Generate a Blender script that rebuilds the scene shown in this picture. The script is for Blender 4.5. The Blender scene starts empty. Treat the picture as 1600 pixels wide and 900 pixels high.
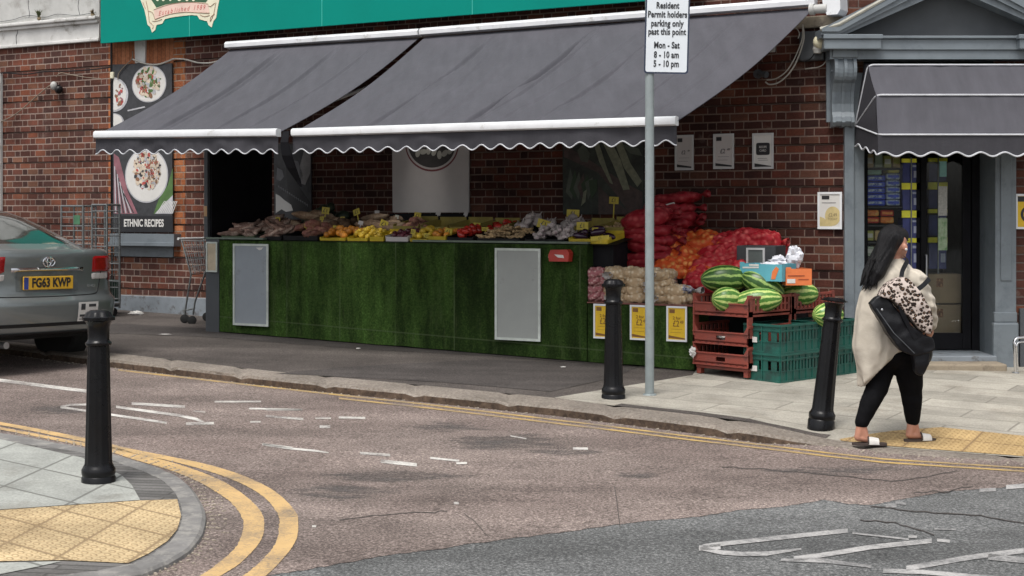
import bpy, bmesh, math, random
from math import sin, cos, pi, radians as R
from mathutils import Vector, Matrix, noise as mnoise
random.seed(7)
C = bpy.context.scene.collection
scene = bpy.context.scene

# ------------------------------------------------------------------ camera, sky, sun
F = 2300.0; CX = 800.0; HY = 330.0; CH = 1.6
cam_d = bpy.data.cameras.new('camera'); cam = bpy.data.objects.new('camera', cam_d); C.objects.link(cam)
cam.location = (0, 0, CH); cam.rotation_euler = (R(90), 0, 0)
cam_d.sensor_width = 36; cam_d.lens = F/1600*36
cam_d.shift_y = -(450-HY)/1600
cam_d.clip_start = .1; cam_d.clip_end = 2000
scene.camera = cam
SUN_EL, SUN_AZ = R(63), R(205)     # azimuth clockwise from +Y
w = bpy.data.worlds.new('World'); scene.world = w; w.use_nodes = True
wn = w.node_tree; wn.nodes.clear()
sky = wn.nodes.new('ShaderNodeTexSky'); sky.sky_type = 'NISHITA'; sky.sun_disc = False
sky.sun_elevation = SUN_EL; sky.sun_rotation = SUN_AZ; sky.air_density = 1.0; sky.dust_density = 4.0; sky.ozone_density = 1.0
hs = wn.nodes.new('ShaderNodeHueSaturation'); hs.inputs['Saturation'].default_value = .22
bgd = wn.nodes.new('ShaderNodeBackground'); bgd.inputs['Strength'].default_value = .118
wo = wn.nodes.new('ShaderNodeOutputWorld')
wn.links.new(sky.outputs[0], hs.inputs['Color']); wn.links.new(hs.outputs[0], bgd.inputs['Color']); wn.links.new(bgd.outputs[0], wo.inputs[0])
sl = bpy.data.lights.new('sun', 'SUN'); sl.energy = 1.5; sl.angle = R(22); sl.color = (1, .96, .9)
so = bpy.data.objects.new('sun', sl); C.objects.link(so)
sd = Vector((sin(SUN_AZ)*cos(SUN_EL), cos(SUN_AZ)*cos(SUN_EL), sin(SUN_EL)))
so.rotation_euler = sd.to_track_quat('Z', 'Y').to_euler(); so.location = (0, -5, 20)
vs = scene.view_settings; vs.view_transform = 'Standard'; vs.look = 'None'; vs.exposure = .72; vs.gamma = 1
vs.use_curve_mapping = False

# ------------------------------------------------------------------ places
def gz(X, Y, off=0.): return -.16 - .015*X + .018*Y + off
def G(px, py, off=0.):                       # pixel of the photograph -> point on the sloping ground
    a = (px-CX)/F; b = (HY-py)/F             # X = aY, z = CH + bY
    Y = (CH + .16 - off)/(-.015*a + .018 - b)
    return Vector((a*Y, Y, CH+b*Y))
WO = Vector((3.353, 14.887, 0)); WA = math.atan2(-.4988, .8667)
U = Vector((.8667, -.4988, 0)); V = Vector((.4988, .8667, 0))
def WU(px, y=0.):
    a = (px-CX)/F; ox = WO.x + V.x*y; oy = WO.y + V.y*y
    return (a*oy - ox)/(U.x - a*U.y)
def WZ(px, py, y=0.):
    u = WU(px, y); Y = WO.y + V.y*y + U.y*u
    return CH + (HY-py)/F*Y
def WP(u, y, z): return WO + U*u + V*y + Vector((0, 0, z))
def FX(px, Y): return (px-CX)/F*Y
def FZ(py, Y): return CH + (HY-py)/F*Y
ROAD = -.075; NEAR = -.045

# ------------------------------------------------------------------ mesh builder
class MB:
    def __init__(s): s.v = []; s.f = []; s.m = []; s.M = Matrix.Identity(4)
    def add(s, vs_, fs, mi=0, M=None):
        n = len(s.v); T = s.M if M is None else s.M @ M
        s.v += [T @ Vector(p) for p in vs_]
        s.f += [tuple(i+n for i in f) for f in fs]; s.m += [mi]*len(fs); return s
    def box(s, x0, x1, y0, y1, z0, z1, mi=0, M=None, bev=0):
        if bev:
            b = min(bev, abs(x1-x0)*.45, abs(y1-y0)*.45, abs(z1-z0)*.45)
            bm = bmesh.new(); bmesh.ops.create_cube(bm, size=1)
            for q in bm.verts:
                q.co = Vector(((x0+x1)/2+q.co.x*(x1-x0), (y0+y1)/2+q.co.y*(y1-y0), (z0+z1)/2+q.co.z*(z1-z0)))
            bmesh.ops.bevel(bm, geom=bm.edges[:], offset=b, segments=2, affect='EDGES', profile=.5)
            s.frombm(bm, mi, M); return s
        v = [(x0,y0,z0),(x1,y0,z0),(x1,y1,z0),(x0,y1,z0),(x0,y0,z1),(x1,y0,z1),(x1,y1,z1),(x0,y1,z1)]
        return s.add(v, [(0,3,2,1),(4,5,6,7),(0,1,5,4),(1,2,6,5),(2,3,7,6),(3,0,4,7)], mi, M)
    def frombm(s, bm, mi=0, M=None):
        bm.verts.ensure_lookup_table(); bm.verts.index_update()
        s.add([q.co.copy() for q in bm.verts], [tuple(x.index for x in f.verts) for f in bm.faces], mi, M); bm.free(); return s
    def frame_rect(s, x0, x1, z0, z1, wd, y0, y1, mi=0, M=None):
        s.box(x0, x1, y0, y1, z0, z0+wd, mi, M); s.box(x0, x1, y0, y1, z1-wd, z1, mi, M)
        s.box(x0, x0+wd, y0, y1, z0+wd, z1-wd, mi, M); s.box(x1-wd, x1, y0, y1, z0+wd, z1-wd, mi, M); return s
    def prism(s, poly, y0, y1, mi=0, M=None):         # poly in (x, z), extruded along y
        n = len(poly); v = [(p[0], y0, p[1]) for p in poly] + [(p[0], y1, p[1]) for p in poly]
        A = sum(poly[i][0]*poly[(i+1)%n][1]-poly[(i+1)%n][0]*poly[i][1] for i in range(n))
        if A < 0: front = tuple(range(n))[::-1]; back = tuple(range(n, 2*n))
        else: front = tuple(range(n)); back = tuple(range(n, 2*n))[::-1]
        f = [front, back]
        for i in range(n):
            j = (i+1) % n
            f.append((i, n+i, n+j, j) if A > 0 else (j, n+j, n+i, i))
        return s.add(v, f, mi, M)
    def ring_path(s, rings, mi=0, closed=True, cap=True, M=None):
        n = len(rings[0]); v = [p for r in rings for p in r]; f = []
        for k in range(len(rings)-1):
            for i in range(n if closed else n-1):
                j = (i+1) % n
                f.append((k*n+i, k*n+j, (k+1)*n+j, (k+1)*n+i))
        if cap and closed: f.append(tuple(range(n))[::-1]); f.append(tuple((len(rings)-1)*n+i for i in range(n)))
        return s.add(v, f, mi, M)
    def tube(s, pts, r, n=8, mi=0, M=None, cap=True):
        pts = [Vector(p) for p in pts]; rr = r if isinstance(r, (list, tuple)) else [r]*len(pts)
        rings = []; up = None
        for i, p in enumerate(pts):
            d = (pts[min(i+1, len(pts)-1)] - pts[max(i-1, 0)])
            if d.length < 1e-9: d = Vector((0, 0, 1))
            d.normalize()
            if up is None:
                up = Vector((0, 0, 1)) if abs(d.z) < .9 else Vector((1, 0, 0))
            a = d.cross(up); 
            if a.length < 1e-6: a = d.orthogonal()
            a.normalize(); b = a.cross(d).normalized(); up = b
            rings.append([p + (a*cos(2*pi*k/n) + b*sin(2*pi*k/n))*rr[i] for k in range(n)])
        return s.ring_path(rings, mi, True, cap, M)
    def lathe(s, prof, n=24, mi=0, M=None, cap=True):     # (r, z)
        rings = [[(r*cos(2*pi*k/n), r*sin(2*pi*k/n), z) for k in range(n)] for r, z in prof]
        return s.ring_path(rings, mi, True, cap, M)
    def ell(s, c, r, nu=14, nv=9, mi=0, M=None, fn=None):
        v = [(0, 0, -1)]
        for j in range(1, nv):
            t = -pi/2 + pi*j/nv
            for i in range(nu): v.append((cos(t)*cos(2*pi*i/nu), cos(t)*sin(2*pi*i/nu), sin(t)))
        v.append((0, 0, 1)); f = []
        for i in range(nu):
            f.append((0, 1+(i+1) % nu, 1+i))
            for j in range(nv-2):
                a = 1+j*nu; b = a+nu; f.append((a+i, a+(i+1) % nu, b+(i+1) % nu, b+i))
            a = 1+(nv-2)*nu; f.append((a+i, a+(i+1) % nu, len(v)-1))
        o = []
        for p in v:
            p = Vector(p); k = fn(p) if fn else 1
            o.append((c[0]+p.x*r[0]*k, c[1]+p.y*r[1]*k, c[2]+p.z*r[2]*k))
        return s.add(o, f, mi, M)
    def cap(s, p0, p1, r0, r1, n=12, mi=0):              # tapered capsule
        p0 = Vector(p0); p1 = Vector(p1); d = (p1-p0); L = d.length; d.normalize()
        pts = []; rr = []
        for k in range(4): a = -pi/2+pi/2*k/4+.12; pts.append(p0+d*r0*sin(a)); rr.append(r0*cos(a))
        for k in range(7): t = k/6; pts.append(p0+(p1-p0)*t); rr.append(r0+(r1-r0)*t)
        for k in range(1, 5): a = pi/2*k/4-.12; pts.append(p1+d*r1*sin(a)); rr.append(r1*cos(a))
        return s.tube(pts, rr, n, mi)
    def grid(s, fn, nu, nv, mi=0, M=None, flip=False):
        v = [fn(i/nu, j/nv) for j in range(nv+1) for i in range(nu+1)]; f = []
        for j in range(nv):
            for i in range(nu):
                a = j*(nu+1)+i; q = (a, a+1, a+nu+2, a+nu+1); f.append(q[::-1] if flip else q)
        return s.add(v, f, mi, M)
    def disc(s, x, z, rx, rz, y, n=28, mi=0, M=None, a0=0, a1=2*pi, rot=0):
        pts = []
        for k in range(n):
            a = a0+(a1-a0)*k/n; px, pz = rx*cos(a), rz*sin(a)
            pts.append((x+px*cos(rot)-pz*sin(rot), z+px*sin(rot)+pz*cos(rot)))
        return s.prism(pts, y-.001, y, mi, M)
    def text(s, t, x, z, size, y=0., mi=0, M=None, align='CENTER', sx=1., shear=0., bold=0., sp=1.):
        cu = bpy.data.curves.new('t', 'FONT'); cu.body = t; cu.size = size; cu.align_x = align; cu.align_y = 'CENTER'
        cu.extrude = .0008; cu.shear = shear; cu.offset = bold; cu.resolution_u = 3; cu.space_character = sp
        o = bpy.data.objects.new('t', cu); C.objects.link(o)
        dg = bpy.context.evaluated_depsgraph_get(); me = bpy.data.meshes.new_from_object(o.evaluated_get(dg))
        vs_ = [(x+q.co.x*sx, y-q.co.z, z+q.co.y) for q in me.vertices]; fs = [tuple(p.vertices) for p in me.polygons]
        bpy.data.objects.remove(o); bpy.data.curves.remove(cu); bpy.data.meshes.remove(me)
        return s.add(vs_, fs, mi, M)
    def mesh(s, name, mats, smooth=False, auto=None):
        me = bpy.data.meshes.new(name); me.from_pydata([tuple(p) for p in s.v], [], s.f)
        for m in (mats if isinstance(mats, (list, tuple)) else [mats]): me.materials.append(m)
        for i, p in enumerate(me.polygons): p.material_index = s.m[i]; p.use_smooth = smooth
        if smooth and auto:
            bm = bmesh.new(); bm.from_mesh(me)
            for e in bm.edges:
                if len(e.link_faces) == 2 and e.calc_face_angle(0) > auto: e.smooth = False
            bm.to_mesh(me); bm.free()
        me.update(); return me
def obj(name, mb, mats, parent=None, smooth=False, auto=R(35), loc=None, rotz=0.):
    me = mb.mesh(name, mats, smooth, auto)
    o = bpy.data.objects.new(name, me); C.objects.link(o)
    if parent is not None: o.parent = parent
    if loc is not None: o.location = loc
    if rotz: o.rotation_euler = (0, 0, rotz)
    return o
def tag(o, label, cat, group=None, kind=None):
    o['label'] = label; o['category'] = cat
    if group: o['group'] = group
    if kind: o['kind'] = kind
    return o
def thing(name, label, cat, loc=(0, 0, 0), rotz=0., group=None):
    o = bpy.data.objects.new(name, None); C.objects.link(o); o.empty_display_size = .1
    o.location = loc; o.rotation_euler = (0, 0, rotz); return tag(o, label, cat, group)
def struct(name, mb, mat, smooth=False, label=None, cat=None):
    o = obj(name, mb, mat, smooth=smooth); o['kind'] = 'structure'
    if label: o['label'] = label; o['category'] = cat or name
    return o
def dup(root, loc, rot=None, label=None, group=None, scale=None):
    r = root.copy(); C.objects.link(r); r.location = loc
    if rot is not None: r.rotation_euler = rot if isinstance(rot, (tuple, list)) else (0, 0, rot)
    if scale is not None: r.scale = scale
    if label: r['label'] = label
    if group: r['group'] = group
    for ch in list(root.children):
        c = ch.copy(); C.objects.link(c); c.parent = r
        for g in list(ch.children):
            d = g.copy(); C.objects.link(d); d.parent = c
    return r

# ------------------------------------------------------------------ materials
class NT:
    def __init__(s, name):
        s.m = bpy.data.materials.new(name); s.m.use_nodes = True; s.t = s.m.node_tree; s.t.nodes.clear()
        s.out = s.n('ShaderNodeOutputMaterial'); s.b = s.n('ShaderNodeBsdfPrincipled'); s.l(s.b.outputs[0], s.out.inputs[0])
        s.tc = s.n('ShaderNodeTexCoord'); s.co = s.tc.outputs['Object']
    def n(s, k): return s.t.nodes.new(k)
    def l(s, a, b): s.t.links.new(a, b)
    def set(s, sock, val):
        if hasattr(val, 'is_output') or isinstance(val, bpy.types.NodeSocket): s.l(val, sock)
        else: sock.default_value = val
    def math(s, op, a, b=None, c=None, clamp=False):
        k = s.n('ShaderNodeMath'); k.operation = op; k.use_clamp = clamp; s.set(k.inputs[0], a)
        if b is not None: s.set(k.inputs[1], b)
        if c is not None: s.set(k.inputs[2], c)
        return k.outputs[0]
    def sep(s, v): k = s.n('ShaderNodeSeparateXYZ'); s.l(v, k.inputs[0]); return k.outputs
    def comb(s, x, y, z=0.): 
        k = s.n('ShaderNodeCombineXYZ'); s.set(k.inputs[0], x); s.set(k.inputs[1], y); s.set(k.inputs[2], z); return k.outputs[0]
    def noise(s, scale, detail=4, rough=.6, vec=None, dist=0., color=False):
        k = s.n('ShaderNodeTexNoise'); k.inputs['Scale'].default_value = scale; k.inputs['Detail'].default_value = detail
        k.inputs['Roughness'].default_value = rough; k.inputs['Distortion'].default_value = dist
        s.l(vec if vec is not None else s.co, k.inputs['Vector']); return k.outputs['Color' if color else 'Fac']
    def voro(s, scale, vec=None, feature='F1', out='Distance', rnd=1.):
        k = s.n('ShaderNodeTexVoronoi'); k.feature = feature; k.inputs['Scale'].default_value = scale
        k.inputs['Randomness'].default_value = rnd
        s.l(vec if vec is not None else s.co, k.inputs['Vector']); return k.outputs[out]
    def white(s, vec): k = s.n('ShaderNodeTexWhiteNoise'); s.l(vec, k.inputs['Vector']); return k.outputs['Value']
    def ramp(s, fac, stops, interp='LINEAR'):
        k = s.n('ShaderNodeValToRGB'); e = k.color_ramp.elements; k.color_ramp.interpolation = interp
        while len(e) < len(stops): e.new(.5)
        for i, (p, c) in enumerate(stops):
            e[i].position = p; e[i].color = (c, c, c, 1) if isinstance(c, (int, float)) else (*c, 1)
        s.l(fac, k.inputs[0]); return k.outputs[0]
    def mix(s, fac, a, b, mode='MIX'):
        k = s.n('ShaderNodeMix'); k.data_type = 'RGBA'; k.blend_type = mode; k.clamp_factor = True
        s.set(k.inputs['Factor'], fac)
        for nm, v in ((6, a), (7, b)):
            if isinstance(v, (tuple, list)): k.inputs[nm].default_value = (*v, 1)
            else: s.set(k.inputs[nm], v)
        return k.outputs[2]
    def map(s, vec, loc=(0,0,0), rot=(0,0,0), scale=(1,1,1)):
        k = s.n('ShaderNodeMapping'); s.l(vec, k.inputs[0]); k.inputs[1].default_value = loc
        k.inputs[2].default_value = rot; k.inputs[3].default_value = scale; return k.outputs[0]
    def bump(s, h, strength=.3, dist=.01):
        k = s.n('ShaderNodeBump'); k.inputs['Strength'].default_value = strength; k.inputs['Distance'].default_value = dist
        s.l(h, k.inputs['Height']); s.l(k.outputs[0], s.b.inputs['Normal'])
    def fin(s, col, rough=.6, metal=0., spec=None):
        if isinstance(col, (tuple, list)): s.b.inputs['Base Color'].default_value = (*col, 1)
        else: s.l(col, s.b.inputs['Base Color'])
        s.set(s.b.inputs['Roughness'], rough); s.b.inputs['Metallic'].default_value = metal
        if spec is not None: s.b.inputs['Specular IOR Level'].default_value = spec
        return s.m
def mul(c, k): return tuple(min(1, x*k) for x in c)
def mk(name, col, rough=.6, metal=0., var=.25, vs=6., bump=.15, bs=60., col2=None, c2scale=3., c2pos=.55, spec=None, coat=0., bd=.004, rnd=0.):
    t = NT(name)
    n1 = t.noise(vs, 5, .65)
    c = t.mix(t.ramp(n1, [(.3, 0.), (.7, 1.)]), mul(col, 1-var), mul(col, 1+var))
    if col2: c = t.mix(t.ramp(t.noise(c2scale, 6, .7), [(c2pos-.06, 0.), (c2pos+.08, 1.)]), c, col2)
    if rnd:
        oi = t.n('ShaderNodeObjectInfo').outputs['Random']; c = t.mix(1., c, t.ramp(oi, [(0, 1-rnd), (1, 1+rnd)]), 'MULTIPLY')
    if bump: t.bump(t.noise(bs, 4, .6), bump, bd)
    rr = t.math('MULTIPLY_ADD', t.noise(vs*2.3, 3), .3, rough-.15)
    m = t.fin(c, rr, metal, spec)
    if coat: t.b.inputs['Coat Weight'].default_value = coat; t.b.inputs['Coat Roughness'].default_value = .08
    return m

def brick_mat(name, cols, mortar=(.34, .26, .22), P=.305, h=.086, dark=.0, soot=True, dark_from_x=None):
    t = NT(name); x, y, z = t.sep(t.co)
    wob = t.noise(9, 2, .5, color=True); wx, wy, wz = t.sep(wob)
    u = t.math('ADD', x, t.math('MULTIPLY', t.math('SUBTRACT', wx, .5), .012))
    v = t.math('ADD', t.math('ADD', z, .04), t.math('MULTIPLY', t.math('SUBTRACT', wy, .5), .008))
    vr = t.math('DIVIDE', v, h); row = t.math('FLOOR', vr); fz = t.math('FRACT', vr)
    off = t.math('MULTIPLY', t.math('MODULO', t.math('ADD', row, 100.), 2.), .5)
    tt = t.math('ADD', t.math('DIVIDE', u, P), off); cell = t.math('FLOOR', tt); ft = t.math('FRACT', tt)
    hd = t.math('GREATER_THAN', ft, .667)
    def near(val, at, wd):      # 1 inside joint, soft edge
        d = t.math('ABSOLUTE', t.math('SUBTRACT', val, at))
        return t.math('MULTIPLY', t.math('SUBTRACT', wd, d), 1/(wd*.35), clamp=True)
    m1 = near(fz, .0, .105); m1b = near(fz, 1., .105)
    m2 = near(ft, .0, .021); m2b = near(ft, 1., .021); m3 = near(ft, .667, .021)
    mo = t.math('MAXIMUM', t.math('MAXIMUM', m1, m1b), t.math('MAXIMUM', t.math('MAXIMUM', m2, m2b), m3), clamp=True)
    idv = t.comb(t.math('MULTIPLY_ADD', cell, 2., hd), row, 3.)
    rnd = t.white(idv)
    rnd2 = t.white(t.comb(row, t.math('MULTIPLY_ADD', cell, 2., hd), 9.))
    k = len(cols); st = [((i+.0)/k, c) for i, c in enumerate(cols)]
    bc = t.ramp(rnd, st, 'CONSTANT')
    bc = t.mix(t.math('MULTIPLY', hd, .28), bc, (.05, .026, .022))
    bc = t.mix(.6, bc, t.mix(1., bc, t.ramp(t.noise(45, 5, .7), [(.25, .45), (.75, 1.5)]), 'MULTIPLY'))
    bc = t.mix(1., bc, t.ramp(rnd2, [(0, .75), (1, 1.2)]), 'MULTIPLY')
    mc = t.mix(t.noise(25, 4), mul(mortar, .55), mul(mortar, 1.25))
    if dark_from_x is not None:      # brick and mortar colours are multiplied darker to the right of this x
        k_ = t.ramp(t.math('ADD', t.math('MULTIPLY_ADD', x, .1, -dark_from_x*.1), .5), [(.49, 0.), (.51, 1.)])
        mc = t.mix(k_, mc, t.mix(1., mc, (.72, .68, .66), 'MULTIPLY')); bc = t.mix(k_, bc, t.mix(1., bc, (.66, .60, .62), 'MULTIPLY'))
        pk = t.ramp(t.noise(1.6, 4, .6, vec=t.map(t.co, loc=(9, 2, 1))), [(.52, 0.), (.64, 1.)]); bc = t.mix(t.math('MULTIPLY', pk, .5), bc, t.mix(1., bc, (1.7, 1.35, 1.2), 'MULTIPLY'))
    c = t.mix(mo, bc, mc)
    if soot:
        sn = t.ramp(t.noise(1.1, 5, .6, vec=t.map(t.co, scale=(1, 1, 2.2))), [(.40, 0.), (.66, .8)])
        c = t.mix(sn, c, t.mix(1., c, (.42, .38, .38), 'MULTIPLY'))
        wn_ = t.ramp(t.noise(2.7, 6, .7, vec=t.map(t.co, loc=(3, 1, 4))), [(.6, 0.), (.72, .25)])
        c = t.mix(wn_, c, (.36, .30, .26))
    hh = t.math('SUBTRACT', t.math('MULTIPLY', t.noise(70, 4), .35), mo)
    t.bump(hh, .7, .008)
    return t.fin(c, .88, spec=.2)
RED = [(.115, .046, .033), (.14, .055, .038), (.10, .042, .032), (.175, .066, .04), (.075, .036, .03), (.13, .05, .036), (.165, .08, .052), (.085, .04, .033)]
ORG = [(.38, .13, .05), (.33, .11, .045), (.42, .16, .07), (.30, .10, .045)]
M = {}
M['brick'] = brick_mat('brickwork', RED, dark_from_x=-8.6); M['brick_r'] = brick_mat('doorway brickwork', RED, mortar=(.17, .13, .115))
M['brick_o'] = brick_mat('rubbed orange brickwork', ORG, mortar=(.34, .25, .19), P=.25)

def road_mat(name, lo, hi, patch, tint):
    t = NT(name)
    sp = t.ramp(t.noise(58, 4, .85), [(.33, lo), (.49, tint), (.66, hi)])
    sp2 = t.ramp(t.voro(75), [(.0, 1.5), (.3, 1.), (.65, .5)])
    c = t.mix(.55, sp, t.mix(1., sp, sp2, 'MULTIPLY'))
    n = t.ramp(t.noise(.55, 6, .62), [(.40, 0.), (.62, 1.)])
    c = t.mix(t.math('MULTIPLY', n, .55), c, t.mix(1., c, patch, 'MULTIPLY'))
    w_ = t.ramp(t.noise(.35, 4, .6, vec=t.map(t.co, rot=(0, 0, R(30)), scale=(.6, 3.2, 1))), [(.42, .80), (.60, 1.14)])
    c = t.mix(1., c, w_, 'MULTIPLY')
    c = t.mix(1., c, t.ramp(t.noise(1.6, 6, .75, vec=t.map(t.co, loc=(4, 8, 0))), [(.35, .78), (.62, 1.12)]), 'MULTIPLY')
    ck = t.voro(.55, vec=t.map(t.co, loc=(2, 5, 0)), feature='DISTANCE_TO_EDGE')
    nz = t.noise(6, 5, .8)
    ck = t.math('ADD', ck, t.math('MULTIPLY', nz, .03))
    cm = t.ramp(ck, [(.0165, 1.), (.021, 0.)])
    c = t.mix(t.math('MULTIPLY', cm, t.ramp(t.noise(.8, 2), [(.62, 0.), (.7, .5)])), c, mul(lo, .6))
    t.bump(t.noise(95, 4, .7), .6, .006)
    return t.fin(c, .85, spec=.25)
M['road'] = road_mat('worn brown asphalt', (.070, .055, .049), (.50, .415, .375), (.66, .62, .62), (.205, .165, .148))
M['road_grey'] = road_mat('grey asphalt', (.052, .054, .055), (.33, .335, .33), (.74, .74, .75), (.125, .128, .128))
M['pave_tar'] = road_mat('dark footway asphalt', (.055, .048, .044), (.19, .165, .15), (.62, .62, .63), (.103, .089, .081))

M['pave_dark'] = road_mat('darker footway patch', (.045, .040, .038), (.145, .128, .12), (.75, .74, .74), (.078, .069, .065))
def slab_mat(name, base, joint, d1, s1, d2, s2, jw=.012, stag=True, blister=False, var=.16, loc=(0, 0)):
    # slabs bounded by two families of straight joints running along angles d1 and d2
    t = NT(name); x, y, z = t.sep(t.co)
    nz = t.math('MULTIPLY', t.math('SUBTRACT', t.noise(3, 3), .5), .01)
    a = t.math('ADD', t.math('MULTIPLY_ADD', x, -sin(d1)/s1, loc[0]), t.math('MULTIPLY', y, cos(d1)/s1))
    b = t.math('ADD', t.math('MULTIPLY_ADD', x, -sin(d2)/s2, loc[1]), t.math('MULTIPLY', y, cos(d2)/s2))
    a = t.math('ADD', a, nz); b = t.math('ADD', b, nz)
    ia = t.math('FLOOR', a)
    if stag: b = t.math('ADD', b, t.math('MULTIPLY', t.math('MODULO', t.math('ADD', ia, 50.), 2.), .5))
    ib = t.math('FLOOR', b); fa = t.math('FRACT', a); fb = t.math('FRACT', b)
    def ed(f, wd):
        e = t.math('MINIMUM', f, t.math('SUBTRACT', 1., f)); return t.ramp(e, [(wd*.6, 1.), (wd*1.3, 0.)])
    j = t.math('MAXIMUM', ed(fa, jw/s1), ed(fb, jw/s2))
    rn = t.white(t.comb(ia, ib, 1.))
    c = t.mix(1., base, t.ramp(rn, [(0, 1-var), (1, 1+var)]), 'MULTIPLY')
    c = t.mix(1., c, t.ramp(t.noise(2.2, 6, .7), [(.3, .72), (.7, 1.15)]), 'MULTIPLY')
    c = t.mix(1., c, t.ramp(t.noise(60, 4, .7), [(.3, .75), (.7, 1.2)]), 'MULTIPLY')
    st = t.ramp(t.noise(1.3, 6, .7, vec=t.map(t.co, loc=(7, 3, 0))), [(.52, 0.), (.68, .55)])
    c = t.mix(st, c, t.mix(1., c, (.55, .5, .46), 'MULTIPLY'))
    hh = t.math('MULTIPLY', t.noise(80, 3), .3)
    if blister:
        bx = t.math('FRACT', t.math('MULTIPLY', fa, 6.)); by = t.math('FRACT', t.math('MULTIPLY', fb, 6.))
        dx = t.math('SUBTRACT', bx, .5); dy = t.math('SUBTRACT', by, .5)
        dd = t.math('SQRT', t.math('ADD', t.math('MULTIPLY', dx, dx), t.math('MULTIPLY', dy, dy)))
        dome = t.ramp(dd, [(.18, 1.), (.34, 0.)])
        c = t.mix(t.math('MULTIPLY', t.ramp(dd, [(.2, 0.), (.3, 1.), (.45, 0.)]), .7), c, t.mix(1., c, (.45, .38, .3), 'MULTIPLY'))
        hh = t.math('ADD', hh, dome)
    c = t.mix(t.math('MULTIPLY', j, .8), c, joint)
    t.bump(t.math('SUBTRACT', hh, t.math('MULTIPLY', j, 1.)), .5, .006)
    return t.fin(c, .85, spec=.25)
M['slab'] = slab_mat('pale concrete slabs', (.345, .325, .28), (.19, .175, .15), WA, .45, WA+pi/2, .9, jw=.009)
M['slab_near'] = slab_mat('grey concrete slabs', (.35, .36, .335), (.12, .12, .11), R(-38), .45, R(84), .55, jw=.010, stag=False, var=.08)
M['tactile_near'] = slab_mat('buff blister paving', (.52, .40, .235), (.2, .14, .08), R(-38), .30, R(84), .36, jw=.009, stag=False, blister=True, var=.07)
M['tactile'] = slab_mat('worn buff blister paving', (.48, .34, .165), (.2, .13, .07), WA, .4, WA+pi/2, .4, jw=.009, stag=False, blister=True, var=.1)
M['setts'] = slab_mat('dark stone setts', (.15, .145, .14), (.06, .058, .055), R(-5), .075, R(85), .9, jw=.008, var=.25)
M['kerb_near'] = mk('grey kerb concrete', (.165, .16, .155), .85, var=.25, vs=4, bump=.5, bs=70, col2=(.26, .25, .23), c2scale=9)
t = NT('old granite kerb')
c = t.ramp(t.noise(40, 5, .75), [(.25, (.10, .08, .065)), (.5, (.235, .205, .175)), (.75, (.37, .33, .29))])
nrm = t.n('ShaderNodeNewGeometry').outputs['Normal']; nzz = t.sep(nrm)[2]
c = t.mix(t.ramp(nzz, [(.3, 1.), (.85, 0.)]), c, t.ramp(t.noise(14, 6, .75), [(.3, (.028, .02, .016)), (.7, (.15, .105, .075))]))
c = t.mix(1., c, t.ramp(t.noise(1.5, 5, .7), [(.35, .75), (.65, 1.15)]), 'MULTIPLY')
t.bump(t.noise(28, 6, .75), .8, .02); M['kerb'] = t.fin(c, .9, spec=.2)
def paint_mat(name, col, under, thr=.5, sc=28):
    t = NT(name); 
    n = t.math('ADD', t.math('ADD', t.math('MULTIPLY', t.noise(sc, 6, .8), .4), t.math('MULTIPLY', t.noise(70, 4, .8), .35)), t.math('MULTIPLY', t.noise(2.5, 3, .6), .45))
    wear = t.ramp(n, [(thr-.07, 0.), (thr+.10, 1.)])
    c = t.mix(wear, t.mix(t.noise(14, 5), mul(col, .75), mul(col, 1.1)), under)
    t.bump(t.noise(110, 3, .7), .4, .004); return t.fin(c, .75, spec=.3)
M['white_line'] = paint_mat('worn white road paint', (.66, .64, .60), (.17, .15, .14), .60)
M['white_line_faint'] = paint_mat('faded white road paint', (.46, .45, .44), (.15, .15, .15), .56, 22)
M['yellow_line'] = paint_mat('worn yellow road paint', (.58, .39, .18), (.20, .16, .12), .63)
M['yellow_thin'] = paint_mat('faded yellow road paint', (.50, .34, .12), (.2, .165, .13), .60)

M['awning'] = None
def fabric(name, col, streak=0., tr=.05):
    t = NT(name); x, y, z = t.sep(t.co)
    n = t.noise(3.5, 6, .65, vec=t.map(t.co, scale=(2.5, .5, .5)))
    c = t.mix(t.ramp(n, [(.3, 0.), (.7, 1.)]), mul(col, .88), mul(col, 1.12))
    c = t.mix(t.ramp(t.noise(1.2, 4, .6), [(.55, 0.), (.75, .25)]), c, mul(col, 1.5))
    wv = t.noise(220, 2)
    t.bump(t.math('ADD', wv, t.math('MULTIPLY', t.noise(5, 5, .65), 4.)), .25, .006)
    return t.fin(c, .8, spec=.25)
M['awning'] = fabric('charcoal awning fabric', (.072, .071, .083))
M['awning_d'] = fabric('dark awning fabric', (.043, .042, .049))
M['piping'] = mk('white awning piping', (.50, .51, .54), .6, var=.12, vs=10, bump=.05)
M['alu'] = mk('white coated aluminium', (.70, .71, .73), .38, var=.1, vs=3, bump=.03, col2=(.42, .41, .38), c2scale=5, c2pos=.64)
M['white'] = mk('off-white paint', (.54, .535, .52), .7, var=.15, vs=3, bump=.2, bs=30, col2=(.26, .245, .22), c2scale=4.5, c2pos=.62)
M['render'] = mk('weathered white render', (.44, .44, .425), .85, var=.15, vs=2, bump=.3, bs=30, col2=(.30, .29, .27), c2scale=2.4, c2pos=.56)
M['gpaint'] = mk('blue-grey gloss paint', (.155, .18, .20), .42, var=.12, vs=3, bump=.12, bs=18, col2=(.11, .13, .15), c2scale=2.5, c2pos=.58, coat=.15)
M['gpaint_l'] = mk('chipped grey plinth paint', (.20, .225, .25), .55, var=.18, vs=4, bump=.4, bs=22, col2=(.08, .07, .065), c2scale=7, c2pos=.60)
M['gdark'] = mk('dark grey painted board', (.062, .068, .075), .6, var=.15, vs=2.5, bump=.1)
M['black'] = mk('black board', (.009, .009, .011), .6, var=.3, vs=4, bump=.1, spec=.12)
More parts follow.
